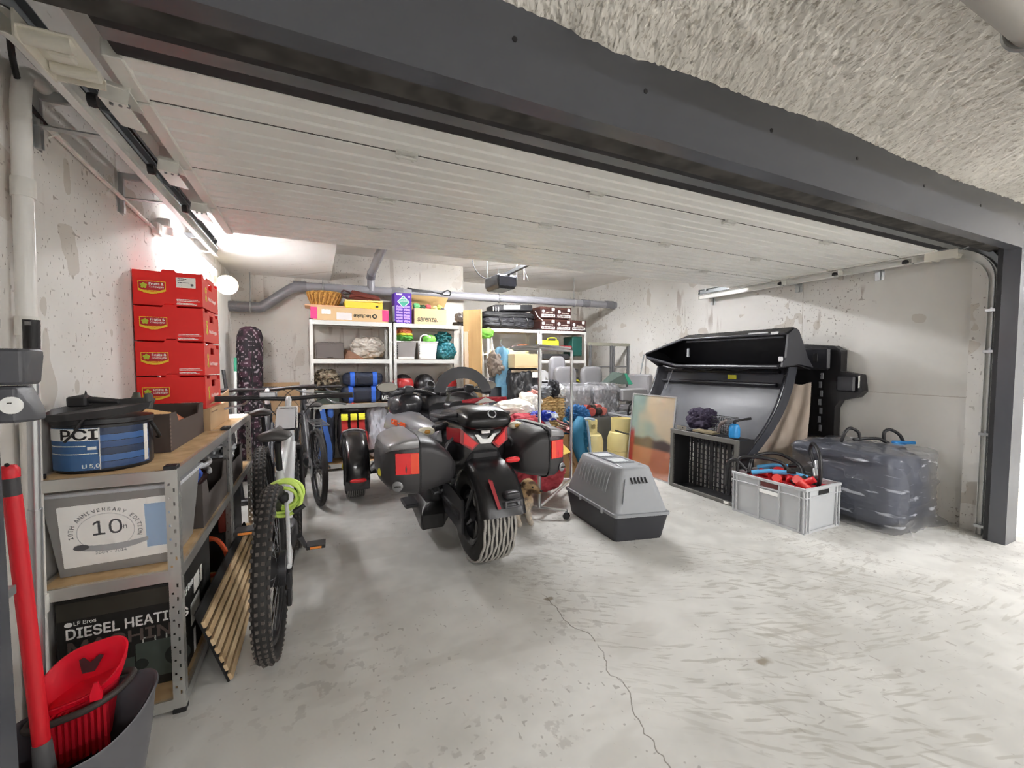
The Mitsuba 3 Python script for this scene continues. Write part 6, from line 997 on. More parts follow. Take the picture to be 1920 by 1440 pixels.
# garment rack
CHR = mat('c9cbcc', 0.18, 0.95); k = thing('garment_rack', 'chrome garment rack on castors with a folded top, beside the three-wheeler', 'garment rack')
part(k, 'upright', tube([(1.66, 3.02, 0.09), (1.66, 3.02, 1.40)], 0.0145, 14), CHR); part(k, 'upright', tube([(2.36, 3.62, 0.09), (2.36, 3.62, 1.41)], 0.0145, 14), CHR)
for d in (0.0, 0.03): part(k, 'top_bar', tube([(1.48, 3.14 + d, 1.395 + d * 0.4), (1.66, 3.02 + d, 1.40 + d), (2.36, 3.62 + d, 1.41 + d)], 0.012, 10), CHR)
for y0, z0 in ((0.10, 1.425), (0.22, 1.43), (0.30, 1.42)): part(k, 'top_bar', tube([(1.56, 3.1 + y0, z0), (2.30, 3.62 + y0 * 0.7, z0 + 0.005)], 0.010, 8), CHR)
part(k, 'base_bar', tube([(1.66, 3.02, 0.09), (2.36, 3.62, 0.09)], 0.0145, 10), CHR)
for (x, y) in ((1.66, 3.02), (2.36, 3.62)):
    part(k, 'base_foot', tube([(x - 0.14, y + 0.16, 0.075), (x, y, 0.09), (x + 0.19, y - 0.12, 0.075)], 0.012, 10), CHR)
    for a, b in ((x - 0.14, y + 0.16), (x + 0.19, y - 0.12)):
        c = part(k, 'castor', cyl((a - 0.012, b - 0.012, 0.027), (a + 0.012, b + 0.012, 0.027), 0.027, n=16), BLACK); part(c, 'fork', tube([(a, b, 0.03), (a, b, 0.078)], 0.010, 8), GALVD)

# small dog peeping out behind the rear wheel
def blend(joints, bones, pitch=0.012, it=14):
    import manifold3d as m3
    tot = None
    for a, b in bones:
        (pa, ra), (pb, rb_) = joints[a], joints[b]
        s = [m3.Manifold.sphere(r, 20).translate(list(map(float, p))) for p, r in ((pa, ra), (pb, rb_))]
        h = m3.Manifold.batch_hull(s); tot = h if tot is None else tot + h
    tot = tot.refine_to_length(pitch); mm = tot.to_mesh(); m = TM(mm.vert_properties[:, :3], mm.tri_verts); m.merge_vertices(); trimesh.smoothing.filter_taubin(m, iterations=it); return m
J = {'rump': ((1.56, 3.16, 0.155), 0.088), 'mid': ((1.535, 3.06, 0.19), 0.085), 'chest': ((1.515, 2.97, 0.215), 0.078), 'neck': ((1.52, 2.92, 0.28), 0.056), 'skull': ((1.535, 2.90, 0.325), 0.056), 'brow': ((1.55, 2.865, 0.325), 0.045), 'muzzle': ((1.572, 2.815, 0.305), 0.026), 'nose': ((1.582, 2.795, 0.303), 0.018),
     'shL': ((1.47, 2.96, 0.19), 0.045), 'elL': ((1.468, 2.975, 0.115), 0.028), 'wrL': ((1.468, 2.945, 0.055), 0.020), 'pwL': ((1.47, 2.915, 0.02), 0.022), 'shR': ((1.56, 2.95, 0.19), 0.045), 'elR': ((1.562, 2.965, 0.115), 0.028), 'wrR': ((1.562, 2.935, 0.055), 0.020), 'pwR': ((1.565, 2.905, 0.02), 0.022),
     'hipL': ((1.50, 3.17, 0.13), 0.06), 'knL': ((1.475, 3.08, 0.115), 0.042), 'hkL': ((1.48, 3.18, 0.05), 0.022), 'hpL': ((1.475, 3.10, 0.02), 0.022), 'hipR': ((1.61, 3.17, 0.13), 0.06), 'knR': ((1.635, 3.08, 0.115), 0.042), 'hkR': ((1.63, 3.18, 0.05), 0.022), 'hpR': ((1.635, 3.10, 0.02), 0.022), 'tail': ((1.60, 3.27, 0.14), 0.03), 'tip': ((1.66, 3.31, 0.19), 0.018)}
J = {a: ((p[0] - 0.045, p[1], p[2]), r) for a, (p, r) in J.items()}
dogm = blend(J, [('rump', 'mid'), ('mid', 'chest'), ('chest', 'neck'), ('neck', 'skull'), ('skull', 'brow'), ('brow', 'muzzle'), ('muzzle', 'nose'), ('shL', 'elL'), ('elL', 'wrL'), ('wrL', 'pwL'), ('shR', 'elR'), ('elR', 'wrR'), ('wrR', 'pwR'), ('chest', 'shL'), ('chest', 'shR'), ('rump', 'hipL'), ('hipL', 'knL'), ('knL', 'hkL'), ('hkL', 'hpL'), ('rump', 'hipR'), ('hipR', 'knR'), ('knR', 'hkR'), ('hkR', 'hpR'), ('rump', 'tail'), ('tail', 'tip')])
v = dogm.vertices; n_ = meshkit.fbm(v * 18 + 5, 3, 4); fine_ = meshkit.noise(v * 160, 9); v2 = v + dogm.vertex_normals * ((fine_ - 0.5) * 0.007)[:, None]
tan, brn, wht, blk = (np.array(lin(c)) for c in ('a98c68', '54402f', 'd9d0c0', '241d18'))
w1 = np.clip((n_ - 0.45) / 0.08, 0, 1)[:, None]; col = tan * (1 - w1) + brn * w1; ch = np.clip((0.25 - v[:, 2]) / 0.12, 0, 1)[:, None] * (v[:, 1] < 3.0)[:, None]; col = col * (1 - ch * 0.6) + wht * ch * 0.6
k = thing('dog', 'small brown and tan shaggy dog sitting behind the rear wheel of the three-wheeler', 'dog')
part(k, 'body', (v2, dogm.faces), VCOL(0.9), True, color=np.clip(col * (0.75 + 0.5 * fine_[:, None]), 0, 1))
for s in (-1, 1):
    part(k, 'ear', mv(hull(np.vstack([cbox((0, 0, 0), (0.012, 0.045, 0.03), 0.004).vertices, [[s * 0.012, -0.005, -0.06], [s * 0.016, 0.012, -0.055]]])), (1.487 + s * 0.052, 2.905, 0.335), rz=-20), mat('3a2a1f', 0.9)); part(k, 'eye', sup((1.511 + s * 0.022, 2.822 + s * 0.008, 0.335), (0.014, 0.014, 0.014), 1, 2), mat('0d0a08', 0.1, coat=0.8), True)
part(k, 'nose', sup((1.543, 2.778, 0.308), (0.022, 0.018, 0.018), 0.9, 2), mat('14100e', 0.3), True)
fr = np.random.default_rng(8); idx = fr.integers(0, len(v), 1400); part(k, 'fur', TM(np.vstack([np.stack([v[i] + [0.0015, 0, 0], v[i] - [0.0015, 0, 0], v[i] + dogm.vertex_normals[i] * 0.016 + [fr.uniform(-.006, .006), 0, -0.012]]) for i in idx]), np.arange(len(idx) * 3).reshape(-1, 3)), VCOL(0.9), False, kind='stuff', color=np.repeat(np.clip(col[idx] * 1.05, 0, 1), 3, 0))

# clothes heap, bags and bottles behind
def cl(name, c_, s, col_, lab, cat_, seed, **kw): return clothbag(name, c_, s, col_, lab, cat_, seed, **kw)
def f_white(p, n, uv): return MX(lin('ddd8cc'), lin('efece4'), FB(p.x * 8, p.y * 8, p.z * 8, 2))
cl('quilt', (1.86, 3.95, 0.80), (0.40, 0.40, 0.20), 'e6e1d5', 'cream white quilt lying on top of the clothes heap', 'quilt', 201, fine=0.03); cl('rolled_blanket', (2.10, 4.05, 0.86), (0.24, 0.3, 0.20), 'e9e5da', 'rolled cream blanket at the right end of the cream quilt', 'blanket', 202)
cl('fabric_bundle', (1.86, 3.70, 0.66), (0.40, 0.36, 0.26), 'a5303c', 'crimson fabric bundle under the cream quilt', 'fabric', 203, fine=0.03); cl('quilted_jacket', (1.90, 3.55, 0.30), (0.52, 0.56, 0.46), 'b0414a', 'red quilted jacket heap on the floor beside the pet carrier', 'jacket', 204, fine=0.04, n=5)
cl('red_garment', (1.60, 3.62, 0.42), (0.34, 0.44, 0.48), '5d2a30', 'dark red clothing behind the right pannier', 'clothing', 205)
one('yellow_book', mv(box(-0.10, 0.10, -0.07, 0.07, 0, 0.015, 0.002), (2.00, 3.26, 0.50), rz=30, rx=38), mat('e0c060', 0.6), 'yellow booklet lying on the red jacket heap', 'booklet', smooth=False)
k = thing('shopping_bag', 'crumpled blue and white shopping bag behind the right pannier', 'bag')
part(k, 'body', sup((2.02, 3.74, 0.50), (0.34, 0.32, 0.50), 0.7, 5, 0.05, 3, 211, 0.05), 'blue_white_print' if pmat('blue_white_print', lambda p, n, uv: MX(lin('dfe6ee'), lin('20359c'), SS(0.53, 0.57, FB(p.x * 9, p.y * 9, p.z * 9, 2))), 0.45) else None, True); part(k, 'collar', sup((2.05, 3.66, 0.76), (0.30, 0.26, 0.10), 0.8, 4, 0.03, 4, 212, 0.04), 'blue_white_print', True)
k = thing('paper_bag', 'brown paper bag full of folded papers left of the teal jacket', 'bag'); part(k, 'bag', open_box(2.38, 2.66, 3.92, 4.12, 0.0, 0.50, 0.004, 0.01), mat('8a6a45', 0.8), False); part(k, 'fold', hull([(2.52, 3.915, 0.5), (2.53, 3.90, 0.25), (2.66, 3.915, 0.5), (2.64, 3.915, 0.1), (2.60, 3.908, 0.3)]), mat('7a5d3c', 0.8), False)
fr = np.random.default_rng(12)
for i in range(12):
    x, y, z = 2.42 + 0.2 * fr.random(), 3.95 + 0.13 * fr.random(), 0.50 + 0.01 * i
    one('leaflet', mv(box(-0.07, 0.07, -0.05, 0.05, 0, 0.006), (x, y, z), rz=fr.uniform(0, 180), rx=fr.uniform(-25, 25), ry=fr.uniform(-25, 25)), mat(('d9d3c6', '3a3432', 'b9b2a6', 'c98a86')[i % 4], 0.6), ('cream', 'black', 'grey', 'pink')[i % 4] + ' leaflet sticking out of the brown paper bag', 'leaflet', 'leaflets in the paper bag', smooth=False)
k = thing('teal_jacket', 'teal and blue jacket bundle with pale straps on the floor before the wrapped chairs', 'jacket'); TEAL = mat('1f5f7c', 0.75)
part(k, 'bundle', sup((2.73, 4.12, 0.34), (0.32, 0.32, 0.66), 0.7, 5, 0.05, 3, 221, 0.05), TEAL, True); part(k, 'collar', sup((2.76, 4.1, 0.70), (0.26, 0.24, 0.20), 0.8, 4, 0.05, 4, 222, 0.06), mat('2a5f8f', 0.7), True); part(k, 'sleeve', tube(spline([(2.70, 3.95, 0.66), (2.60, 3.88, 0.5), (2.66, 3.90, 0.28), (2.74, 3.92, 0.1)], 12), [0.05, 0.06, 0.07, 0.075, 0.075, 0.07, 0.07, 0.065, 0.06, 0.06, 0.06, 0.05], 12), TEAL, True)
part(k, 'strap', tube(spline([(2.62, 3.92, 0.58), (2.74, 3.92, 0.66), (2.88, 3.94, 0.64)], 10), 0.014, 8), mat('9fb4c4', 0.6)); part(k, 'strap', tube(spline([(2.76, 3.92, 0.64), (2.78, 3.90, 0.45), (2.82, 3.92, 0.2)], 10), 0.016, 8), mat('8aa3b8', 0.6))
CREAM = mat('d9cb90', 0.4)
for i, (x, y, r, lab) in enumerate(((3.02, 4.20, 0.15, 'cream yellow gas bottle, the left one with the open collar'), (3.46, 4.18, 0.165, 'cream yellow gas bottle, the right one with a wide collar'))):
    k = thing('gas_bottle', lab, 'gas bottle'); part(k, 'body', lathe([(0.0, 0), (r * 0.8, 0), (r, 0.04), (r, 0.34), (r * 0.86, 0.42), (r * 0.5, 0.455), (0.0, 0.46)], 36, (x, y, 0)), CREAM, 40)
    part(k, 'collar', lathe([(r * (0.5 if i == 0 else 0.72), 0.43), (r * (0.52 if i == 0 else 0.74), 0.60), (r * (0.46 if i == 0 else 0.68), 0.60), (r * (0.44 if i == 0 else 0.66), 0.43)], 30, (x, y, 0)), CREAM, 40); part(k, 'valve', cyl((x, y, 0.44), (x, y, 0.55), 0.02, n=10), GALVD); part(k, 'seam', lathe([(r, 0.20), (r + 0.003, 0.205), (r, 0.21)], 36, (x, y, 0)), mat('b9ab72', 0.4))
    if i: part(k, 'hose', tube(spline([(x - 0.17, y - 0.10, 0.47), (x - 0.05, y - 0.19, 0.43), (x + 0.12, y - 0.14, 0.40), (x + 0.24, y - 0.12, 0.24), (x + 0.28, y - 0.14, 0.05)], 24), 0.010, 8), mat('3a382c', 0.5))
    else: part(k, 'collar_window', cbox((x - 0.02, y - r * 0.53, 0.525), (0.05, 0.012, 0.05), 0.003), mat('8a7d4c', 0.5), False)
# euro container behind, red base
def container(name, label, x0, x1, y0, y1, h, m, mdark, z=0.0, group=None, ribs=True):
    k = thing(name, label, 'container', group); t = 0.006
    part(k, 'body', open_box(x0 + 0.012, x1 - 0.012, y0 + 0.012, y1 - 0.012, z, z + h, t, 0.008), m, False)
    b = [(x0, x1, y0, y0 + 0.02), (x0, x1, y1 - 0.02, y1), (x0, x0 + 0.02, y0, y1), (x1 - 0.02, x1, y0, y1)]
    for a in b: part(k, 'rim', box(*a, z + h - 0.02, z + h + 0.002, 0.003), m, False); part(k, 'lower_rim', box(*a, z + h - 0.075, z + h - 0.065, 0.002), m, False)
    part(k, 'base_band', open_box(x0 + 0.008, x1 - 0.008, y0 + 0.008, y1 - 0.008, z, z + 0.02, 0.004), m, False)
    if ribs:
        L = y1 - y0
        for f in (0.03, 0.08, 0.33, 0.60, 0.92, 0.97): part(k, 'rib', box(x0, x0 + 0.012, y0 + L * f - 0.006, y0 + L * f + 0.006, z + 0.01, z + h - 0.02, 0.002), m, False)
        W = x1 - x0
        for f in (0.04, 0.12, 0.88, 0.96): part(k, 'rib', box(x0 + W * f - 0.006, x0 + W * f + 0.006, y0, y0 + 0.012, z + 0.01, z + h - 0.02, 0.002), m, False)
        part(k, 'side_grip', box(x0 + 0.008, x0 + 0.0118, y0 + L * 0.35, y0 + L * 0.58, z + h - 0.06, z + h - 0.024), mat('5a2a28', 0.6), False); part(k, 'end_grip', box(x0 + W * 0.38, x0 + W * 0.66, y0 + 0.008, y0 + 0.0118, z + h - 0.062, z + h - 0.03), INK, False)
        part(k, 'card_holder', box(x0 + 0.002, x0 + 0.010, y0 + L * 0.34, y0 + L * 0.59, z + h - 0.115, z + h - 0.085, 0.002), WHITEP, False)
    return k
container('euro_container', 'grey stacking container with cables behind the framed picture', 3.68, 4.02, 4.22, 4.72, 0.60, CONT, CONT); one('red_crate', box(3.36, 3.62, 3.60, 3.94, 0.0, 0.06, 0.008), mat('b5202a', 0.5), 'low red tray on the floor behind the framed picture', 'tray')
fr = np.random.default_rng(21)
for i in range(6):
    x, y = 3.50 + 0.09 * (i % 3) - 0.18, 4.60 + 0.12 * (i // 3)
    one('reel', mv(cyl((0, -0.04, 0), (0, 0.04, 0), 0.055, n=16), (x, y, 0.64 + 0.03 * (i // 3)), rz=fr.uniform(0, 180)), mat(('8c3a34', '2a2622', 'a0564c')[i % 3], 0.5), ('dark red', 'black', 'pale red')[i % 3] + ' reel in the heap behind the gas bottles', 'reel', 'reels behind the gas bottles')
one('heap_crate', open_box(3.17, 3.59, 4.5, 4.76, 0, 0.58, 0.006, 0.01), mat('6b6c6e', 0.5), 'grey crate of reels behind the gas bottles', 'crate', smooth=False)
one('hose_bundle', tube(spline([(3.70, 4.34, 0.56), (3.70, 4.30, 0.73), (3.80, 4.34, 0.76), (3.86, 4.36, 0.64), (3.88, 4.40, 0.74), (3.92, 4.42, 0.68), (3.86, 4.5, 0.58)], 40), 0.012, 8), INK, 'black hoses looping out of the container behind the picture', 'hose', smooth=True)
# wrapped chairs
CUSH = mat('8d8c90', 0.35); FILM = 'clear_film'
scene['clear_film'] = {'type': 'blendbsdf', 'weight': mikit.proc(lambda p, n, uv: 0.12 + 0.5 * SS(0.60, 0.75, FB(p.x * 24, p.y * 24, p.z * 10, 3))), 'a': {'type': 'thindielectric', 'int_ior': 1.5}, 'b': {'type': 'twosided', 'b': {'type': 'principled', 'base_color': rgb('d9dbe0'), 'roughness': 0.18, 'specular': 0.8}}}
def wrap(c_, s, seed, n=5): return sup(c_, s, 0.3, n, 0.012, 3, seed, 0.02)
for i, (x, lab) in enumerate(((3.26, 'grey armchair wrapped in clear film, the left one by the metal frames'), (3.72, 'grey armchair wrapped in clear film, the middle one by the metal frames'))):
    k = thing('wrapped_chair', lab, 'chair', 'armchairs in clear film'); part(k, 'seat_block', box(x - 0.20, x + 0.20, 4.78, 5.2, 0.40, 0.96, 0.04), mat('8a898c', 0.5), 30); part(k, 'backrest', sup((x - 0.0, 5.18, 1.06), (0.36, 0.12, 0.36), 0.5, 4), mat('7f7e80', 0.5), True)
    part(k, 'film', wrap((x, 4.98, 0.70), (0.45, 0.48, 0.62), 300 + i), FILM, True)
k = thing('wrapped_chair', 'pale grey armchair wrapped in film, turned sideways against the right wall', 'chair', 'armchairs in clear film')
part(k, 'seat_block', hull(np.vstack([box(3.95, 4.42, 4.75, 5.2, 0.74, 0.92, 0.02).vertices])), mat('9c9b9d', 0.4), 30); part(k, 'backrest', box(4.42, 4.52, 4.74, 5.2, 0.62, 1.12, 0.02), mat('9c9b9d', 0.4), 30); part(k, 'lower_rail', box(3.95, 4.5, 4.76, 4.84, 0.60, 0.70, 0.02), mat('a8a7aa', 0.4), 30); part(k, 'leg', box(3.93, 3.99, 4.76, 4.84, 0.0, 0.66, 0.01), mat('a8a7aa', 0.4), 30)
for i, (x, y, z) in enumerate(((3.17, 5.2, 1.22), (3.42, 5.25, 1.10), (3.80, 5.22, 1.10))): pass
one('grey_cushion', sup((3.20, 5.3, 1.18), (0.26, 0.10, 0.42), 0.5, 3), CUSH, 'grey upright cushion standing behind the left wrapped armchair', 'cushion', smooth=True)
k = thing('green_tent_bag', 'green and grey triangular bag lying on the wrapped armchairs', 'bag'); part(k, 'body', hull([(3.80, 4.9, 1.0), (4.22, 4.86, 0.97), (4.20, 5.1, 0.97), (4.12, 4.9, 1.14), (4.05, 5.1, 1.16), (3.85, 5.1, 1.0)]), mat('4d5a54', 0.6), False); part(k, 'green_panel', hull([(4.10, 4.88, 1.14), (4.14, 4.885, 1.14), (4.23, 4.85, 0.98), (4.16, 4.86, 0.975), (4.12, 4.92, 1.12), (4.2, 4.9, 0.98)]), mat('3fa583', 0.5), False)
# metal frames leaning on the right wall
for i, (x0, x1, lab) in enumerate(((3.84, 4.24, 'grey metal trolley frame, the left one behind the wrapped chairs'), (4.29, 4.58, 'grey metal trolley frame, the right one behind the wrapped chairs'))):
    k = thing('trolley_rack', lab, 'rack', 'metal trolley frames'); FRM = mat('77787a', 0.35, 0.6); y = 5.38
    for x in (x0, x1): part(k, 'upright', box(x, x + 0.035, y, y + 0.035, 0.0, 1.58, 0.003), FRM, False)
    part(k, 'top_rail', box(x0 - 0.02, x1 + 0.055, y, y + 0.035, 1.56, 1.61, 0.003), mat('9b9a8c', 0.4, 0.4), False)
    for z in (0.2, 0.8, 1.22): part(k, 'cross_rail', box(x0, x1 + 0.035, y + 0.008, y + 0.026, z, z + 0.02, 0.002), FRM, False)
one('steel_prop', tube([(4.42, 5.0, 0.7), (4.57, 5.0, 1.42)], 0.009, 8), GALVD, 'thin steel rod leaning on the right wall by the wrapped chairs', 'rod')
# wicker chest and odds
k = thing('wicker_chest', 'square straw basket behind the garment rack upright', 'basket'); part(k, 'body', open_box(2.42, 2.86, 4.55, 4.90, 0.30, 0.84, 0.012, 0.01), 'wicker_pale' if pmat('wicker_pale', lambda p, n, uv: MX(lin('9c7a48'), lin('d9bd88'), SS(0.35, 0.65, N(p.x * 45 + dr.floor(p.z * 60) * 0.5, p.y * 45, dr.floor(p.z * 60)))), 0.7) else None, False)
for j in range(14): part(k, 'weave_band', tube([(2.425 - 0.008 * j / 14, 4.542, 0.32 + j * 0.037), (2.855 + 0.008 * j / 14, 4.542, 0.32 + j * 0.037)], 0.009, 6), 'wicker_pale')
one('basket_stand', box(2.45, 2.83, 4.58, 4.88, 0.0, 0.295, 0.01), mat('4a4643', 0.8), 'dark box under the straw basket', 'box', smooth=False)
cl('cloth_bundle', (2.58, 4.66, 0.93), (0.26, 0.26, 0.16), '77797c', 'grey cloth bundle piled on the straw basket', 'bundle', 231); cl('black_boot', (2.74, 4.62, 0.97), (0.12, 0.2, 0.20), '26262a', 'black boot lying on the straw basket', 'boot', 232); cl('white_towel', (2.86, 4.68, 0.93), (0.14, 0.2, 0.16), 'dcdcdc', 'white towel hanging over the right edge of the straw basket', 'towel', 233); cl('pink_scarf', (2.44, 4.6, 0.88), (0.12, 0.2, 0.14), 'b57a70', 'pink scarf at the left edge of the straw basket', 'scarf', 234)
for i in range(2): one('white_tube', tube([(2.90 + 0.05 * i, 4.4, 0.02), (2.91 + 0.05 * i, 4.5, 0.74 - 0.06 * i)], 0.018, 10), mat('c9cac9', 0.4), ('longer', 'shorter')[i] + ' white tube standing beside the straw basket', 'tube')
# box and suitcase before the white shelves
k = thing('cream_carton', 'cream carton on a black wrapped suitcase behind the garment rack', 'carton'); part(k, 'carton', box(2.27, 2.64, 4.78, 5.1, 1.225, 1.405, 0.004), mat('ddc79a', 0.7), False); part(k, 'tape', box(2.27, 2.64, 4.778, 4.78, 1.225, 1.25), mat('cbb084', 0.7), False)
k = thing('wrapped_suitcase', 'black suitcase wrapped in plastic behind the garment rack', 'suitcase'); part(k, 'suitcase', box(2.24, 2.66, 4.82, 5.12, 0.25, 1.20, 0.03), mat('1d1d1f', 0.5), 30); part(k, 'film', sup((2.45, 4.96, 0.83), (0.46, 0.36, 0.80), 0.35, 4, 0.025, 3, 241, 0.03), mat('2c2d2f', 0.25), True); part(k, 'label', box(2.52, 2.60, 4.776, 4.78, 1.10, 1.17), PAPER, False); part(k, 'top_band', box(2.24, 2.66, 4.80, 4.82, 1.17, 1.20), mat('a89a84', 0.7), False)
one('suitcase_plinth', box(2.26, 2.64, 4.84, 5.1, 0.0, 0.245, 0.01), mat('3a3836', 0.7), 'dark crate under the wrapped suitcase', 'crate', smooth=False)
one('brown_sack', sup((2.16, 5.1, 1.28), (0.22, 0.3, 0.36), 0.7, 4, 0.03, 3, 243, 0.02), mat('7d7268', 0.8), 'taupe sack beside the cream carton', 'sack', smooth=True); one('display_board', box(2.04, 2.22, 5.05, 5.08, 0.4, 1.1, 0.004), mat('3c3f44', 0.5), 'dark grey board standing left of the wrapped suitcase', 'board', smooth=False)
# hanging clothes and ladder
k = thing('step_ladder', 'white step ladder standing between plank and white shelf', 'ladder')
for x, dx in ((2.0, 0.0), (2.13, 0.16)): part(k, 'stile', tube([(x, 5.26, 1.70), (x + dx, 5.05, 0.0)], 0.022, 4), WHITEP, False)
for z in (0.4, 0.75, 1.08, 1.4): part(k, 'step', box(2.0, 2.13 + 0.16 * (1.7 - z) / 1.7, 5.06 + 0.11 * z, 5.16 + 0.11 * z, z, z + 0.02), WHITEP, False)
one('green_cloth', sup((2.05, 5.2, 1.68), (0.20, 0.12, 0.14), 0.8, 3, 0.02, 3, 251), mat('6cae3e', 0.7), 'green cloth on top of the white step ladder', 'cloth', smooth=True)
def f_denim(p, n, uv): return MX(lin('3b6f8f'), lin('86b0c4'), FB(p.x * 18, p.y * 18, p.z * 10, 3))
pmat('denim', f_denim, 0.85)
k = thing('denim_jacket', 'light blue denim jacket on a hanger beside the step ladder', 'jacket'); part(k, 'jacket', loft([[(2.20 + hw * math.cos(a) + sh, 5.02 + 0.06 * math.sin(a) + 0.012 * math.sin(a * 5), z) for a in np.linspace(0, 2 * np.pi, 26, endpoint=False)] for z, hw, sh in ((1.50, 0.03, -0.02), (1.46, 0.09, 0.0), (1.3, 0.11, 0.01), (1.1, 0.12, 0.03), (0.98, 0.13, 0.04))]), 'denim', 50); part(k, 'hanger', tube(spline([(2.20, 5.02, 1.60), (2.18, 5.02, 1.55), (2.20, 5.02, 1.52), (2.30, 5.02, 1.45)], 10), 0.005, 6), GALV); one('denim_trousers', loft([[(2.24 + 0.075 * math.cos(a), 4.96 + 0.05 * math.sin(a), z) for a in np.linspace(0, 2 * np.pi, 20, endpoint=False)] for z in (1.0, 0.9, 0.7, 0.5)]), 'denim', 'light blue denim trousers hanging below the denim jacket', 'trousers', smooth=50)
# framed picture under glass leaning on the black crate
k = thing('framed_poster', 'large thin-framed glazed poster leaning beside the black plastic crate', 'picture')
a0v, a1v = np.array([3.40, 3.98, 0.0]), np.array([3.40, 3.30, 0.0]); uu = (a1v - a0v) / np.linalg.norm(a1v - a0v); W = np.linalg.norm(a1v - a0v); lean = np.array([0.10, 0.0, 0.98]); lean /= np.linalg.norm(lean); Hh = 0.93; nn = np.cross(uu, lean)
def pn(a, b, c_, d, o1=0.0, t=0.004): return prism(sbox(a, b, c_, d), t, a0v + nn * o1, uu, lean)
for a, b, c_, d in ((0, 0, W, 0.014), (0, Hh - 0.014, W, Hh), (0, 0, 0.014, Hh), (W - 0.014, 0, W, Hh)): part(k, 'frame', pn(a, b, c_, d, 0, 0.018), mat('d2d3d4', 0.3, 0.7), False)
def f_post(p, n, uv):
    a = (3.98 - p.y) / 0.68; c = MX(lin('8fa39c'), lin('c9b9a0'), SS(0.2, 0.7, a + (N(p.y * 6, p.z * 9) - 0.5) * 0.5)); c = MX(c, lin('5a4a44'), SS(0.46, 0.40, p.z + (N(p.y * 9, 0.0) - 0.5) * 0.04)); c = MX(c, lin('b9795c'), SS(0.34, 0.30, p.z)); c = MX(c, lin('a8323a'), SS(0.16, 0.08, a) * SS(0.55, 0.45, p.z)); return c
part(k, 'print', pn(0.014, 0.014, W - 0.014, Hh - 0.014, 0.004, 0.003), pmat('poster_print', f_post, 0.3), False)
part(k, 'glass', pn(0.014, 0.014, W - 0.014, Hh - 0.014, 0.012, 0.002), mat('cfd4d4', 0.05) if False else 'pane_glass', False) if scene.setdefault('pane_glass', {'type': 'thindielectric', 'int_ior': 1.5}) else None

# black plastic crate on its side
k = thing('plastic_crate', 'black plastic crate standing on its side with its slotted bottom showing', 'crate'); KP = mat('222224', 0.5); KG = mat('5a5955', 0.6)
x0, x1, y0, y1, h = 3.37, 3.60, 2.50, 3.24, 0.59
for a in ((x0, x1, y0, y1, 0.0, 0.016), (x0, x1, y0, y1, h - 0.016, h), (x0, x1, y0, y0 + 0.016, 0.0, h), (x0, x1, y1 - 0.016, y1, 0.0, h)): part(k, 'side', box(*a, 0.002), KP, False)
for a in ((x0 - 0.018, x0 + 0.006, y0 - 0.02, y1 + 0.02, -0.0, 0.035), (x0 - 0.018, x0 + 0.006, y0 - 0.02, y1 + 0.02, h - 0.03, h + 0.015), (x0 - 0.018, x0 + 0.006, y0 - 0.02, y0 + 0.02, 0.0, h), (x0 - 0.018, x0 + 0.006, y1 - 0.02, y1 + 0.02, 0.0, h)): part(k, 'rim', box(*a, 0.004), KG, False)
for j in range(14): y = y0 + 0.045 + j * 0.05; part(k, 'bottom_bar', box(x1 - 0.012, x1, y - (0.009 if j % 4 else 0.02), y + (0.009 if j % 4 else 0.02), 0.01, h - 0.01), KP, False)
for j in range(11): z = 0.05 + j * 0.05; part(k, 'cross_bar', box(x1 - 0.010, x1 - 0.002, y0 + 0.01, y1 - 0.01, z - 0.004, z + 0.004), KP, False)
part(k, 'label', box(x0 - 0.0195, x0 - 0.0185, y0 + 0.06, y0 + 0.11, 0.03 - 0.02, 0.033), PAPER, False)
one('white_sheet', mv(box(-0.005, 0.005, -0.30, 0.30, 0, 0.42, 0.002), (3.66, 2.92, 0.01)), mat('e6e4e0', 0.7), 'white board standing behind the black plastic crate', 'board', smooth=False)
k = thing('blow_torch', 'blue gas bottle with a torch head standing on the black plastic crate', 'torch'); tz = h + 0.016; tx, ty = 3.46, 2.60; BLU = mat('2f8fd0', 0.3)
part(k, 'cylinder', lathe([(0.0, 0), (0.04, 0), (0.047, 0.012), (0.047, 0.085), (0.036, 0.115), (0.018, 0.125), (0.0, 0.126)], 28, (tx, ty, tz)), BLU, 40); part(k, 'handle', hull(np.vstack([cbox((tx - 0.04, ty + 0.02, tz + 0.145), (0.10, 0.03, 0.03), 0.008).vertices])), mat('5a5a5c', 0.5)); part(k, 'grip', tube(spline([(tx - 0.05, ty + 0.04, tz + 0.15), (tx - 0.06, ty + 0.10, tz + 0.11), (tx - 0.05, ty + 0.13, tz + 0.03)], 10), [0.018] * 5 + [0.014] * 5, 8), mat('5d5250', 0.5)); part(k, 'nozzle', tube([(tx, ty, tz + 0.15), (tx + 0.05, ty - 0.04, tz + 0.165), (tx + 0.10, ty - 0.09, tz + 0.18)], [0.012, 0.010, 0.012], 8), INK); part(k, 'valve', cyl((tx, ty, tz + 0.12), (tx, ty, tz + 0.155), 0.012, n=10), INK)
k = thing('bracket', 'grey metal bracket lying on the far end of the black crate', 'bracket'); part(k, 'plate', box(3.38, 3.47, 3.08, 3.20, tz, tz + 0.004), GALVD, False); part(k, 'flange', box(3.38, 3.385, 3.08, 3.20, tz, tz + 0.04), mat('8f8a80', 0.4, 0.4), False); part(k, 'hole', cyl((3.3785, 3.12, tz + 0.022), (3.38, 3.12, tz + 0.022), 0.007, n=10), INK)
one('wood_strip', box(3.40, 3.50, 2.78, 3.02, tz, tz + 0.02, 0.002), mat('7b7058', 0.7), 'small wooden strip on the black crate beside the torch', 'strip', smooth=False)
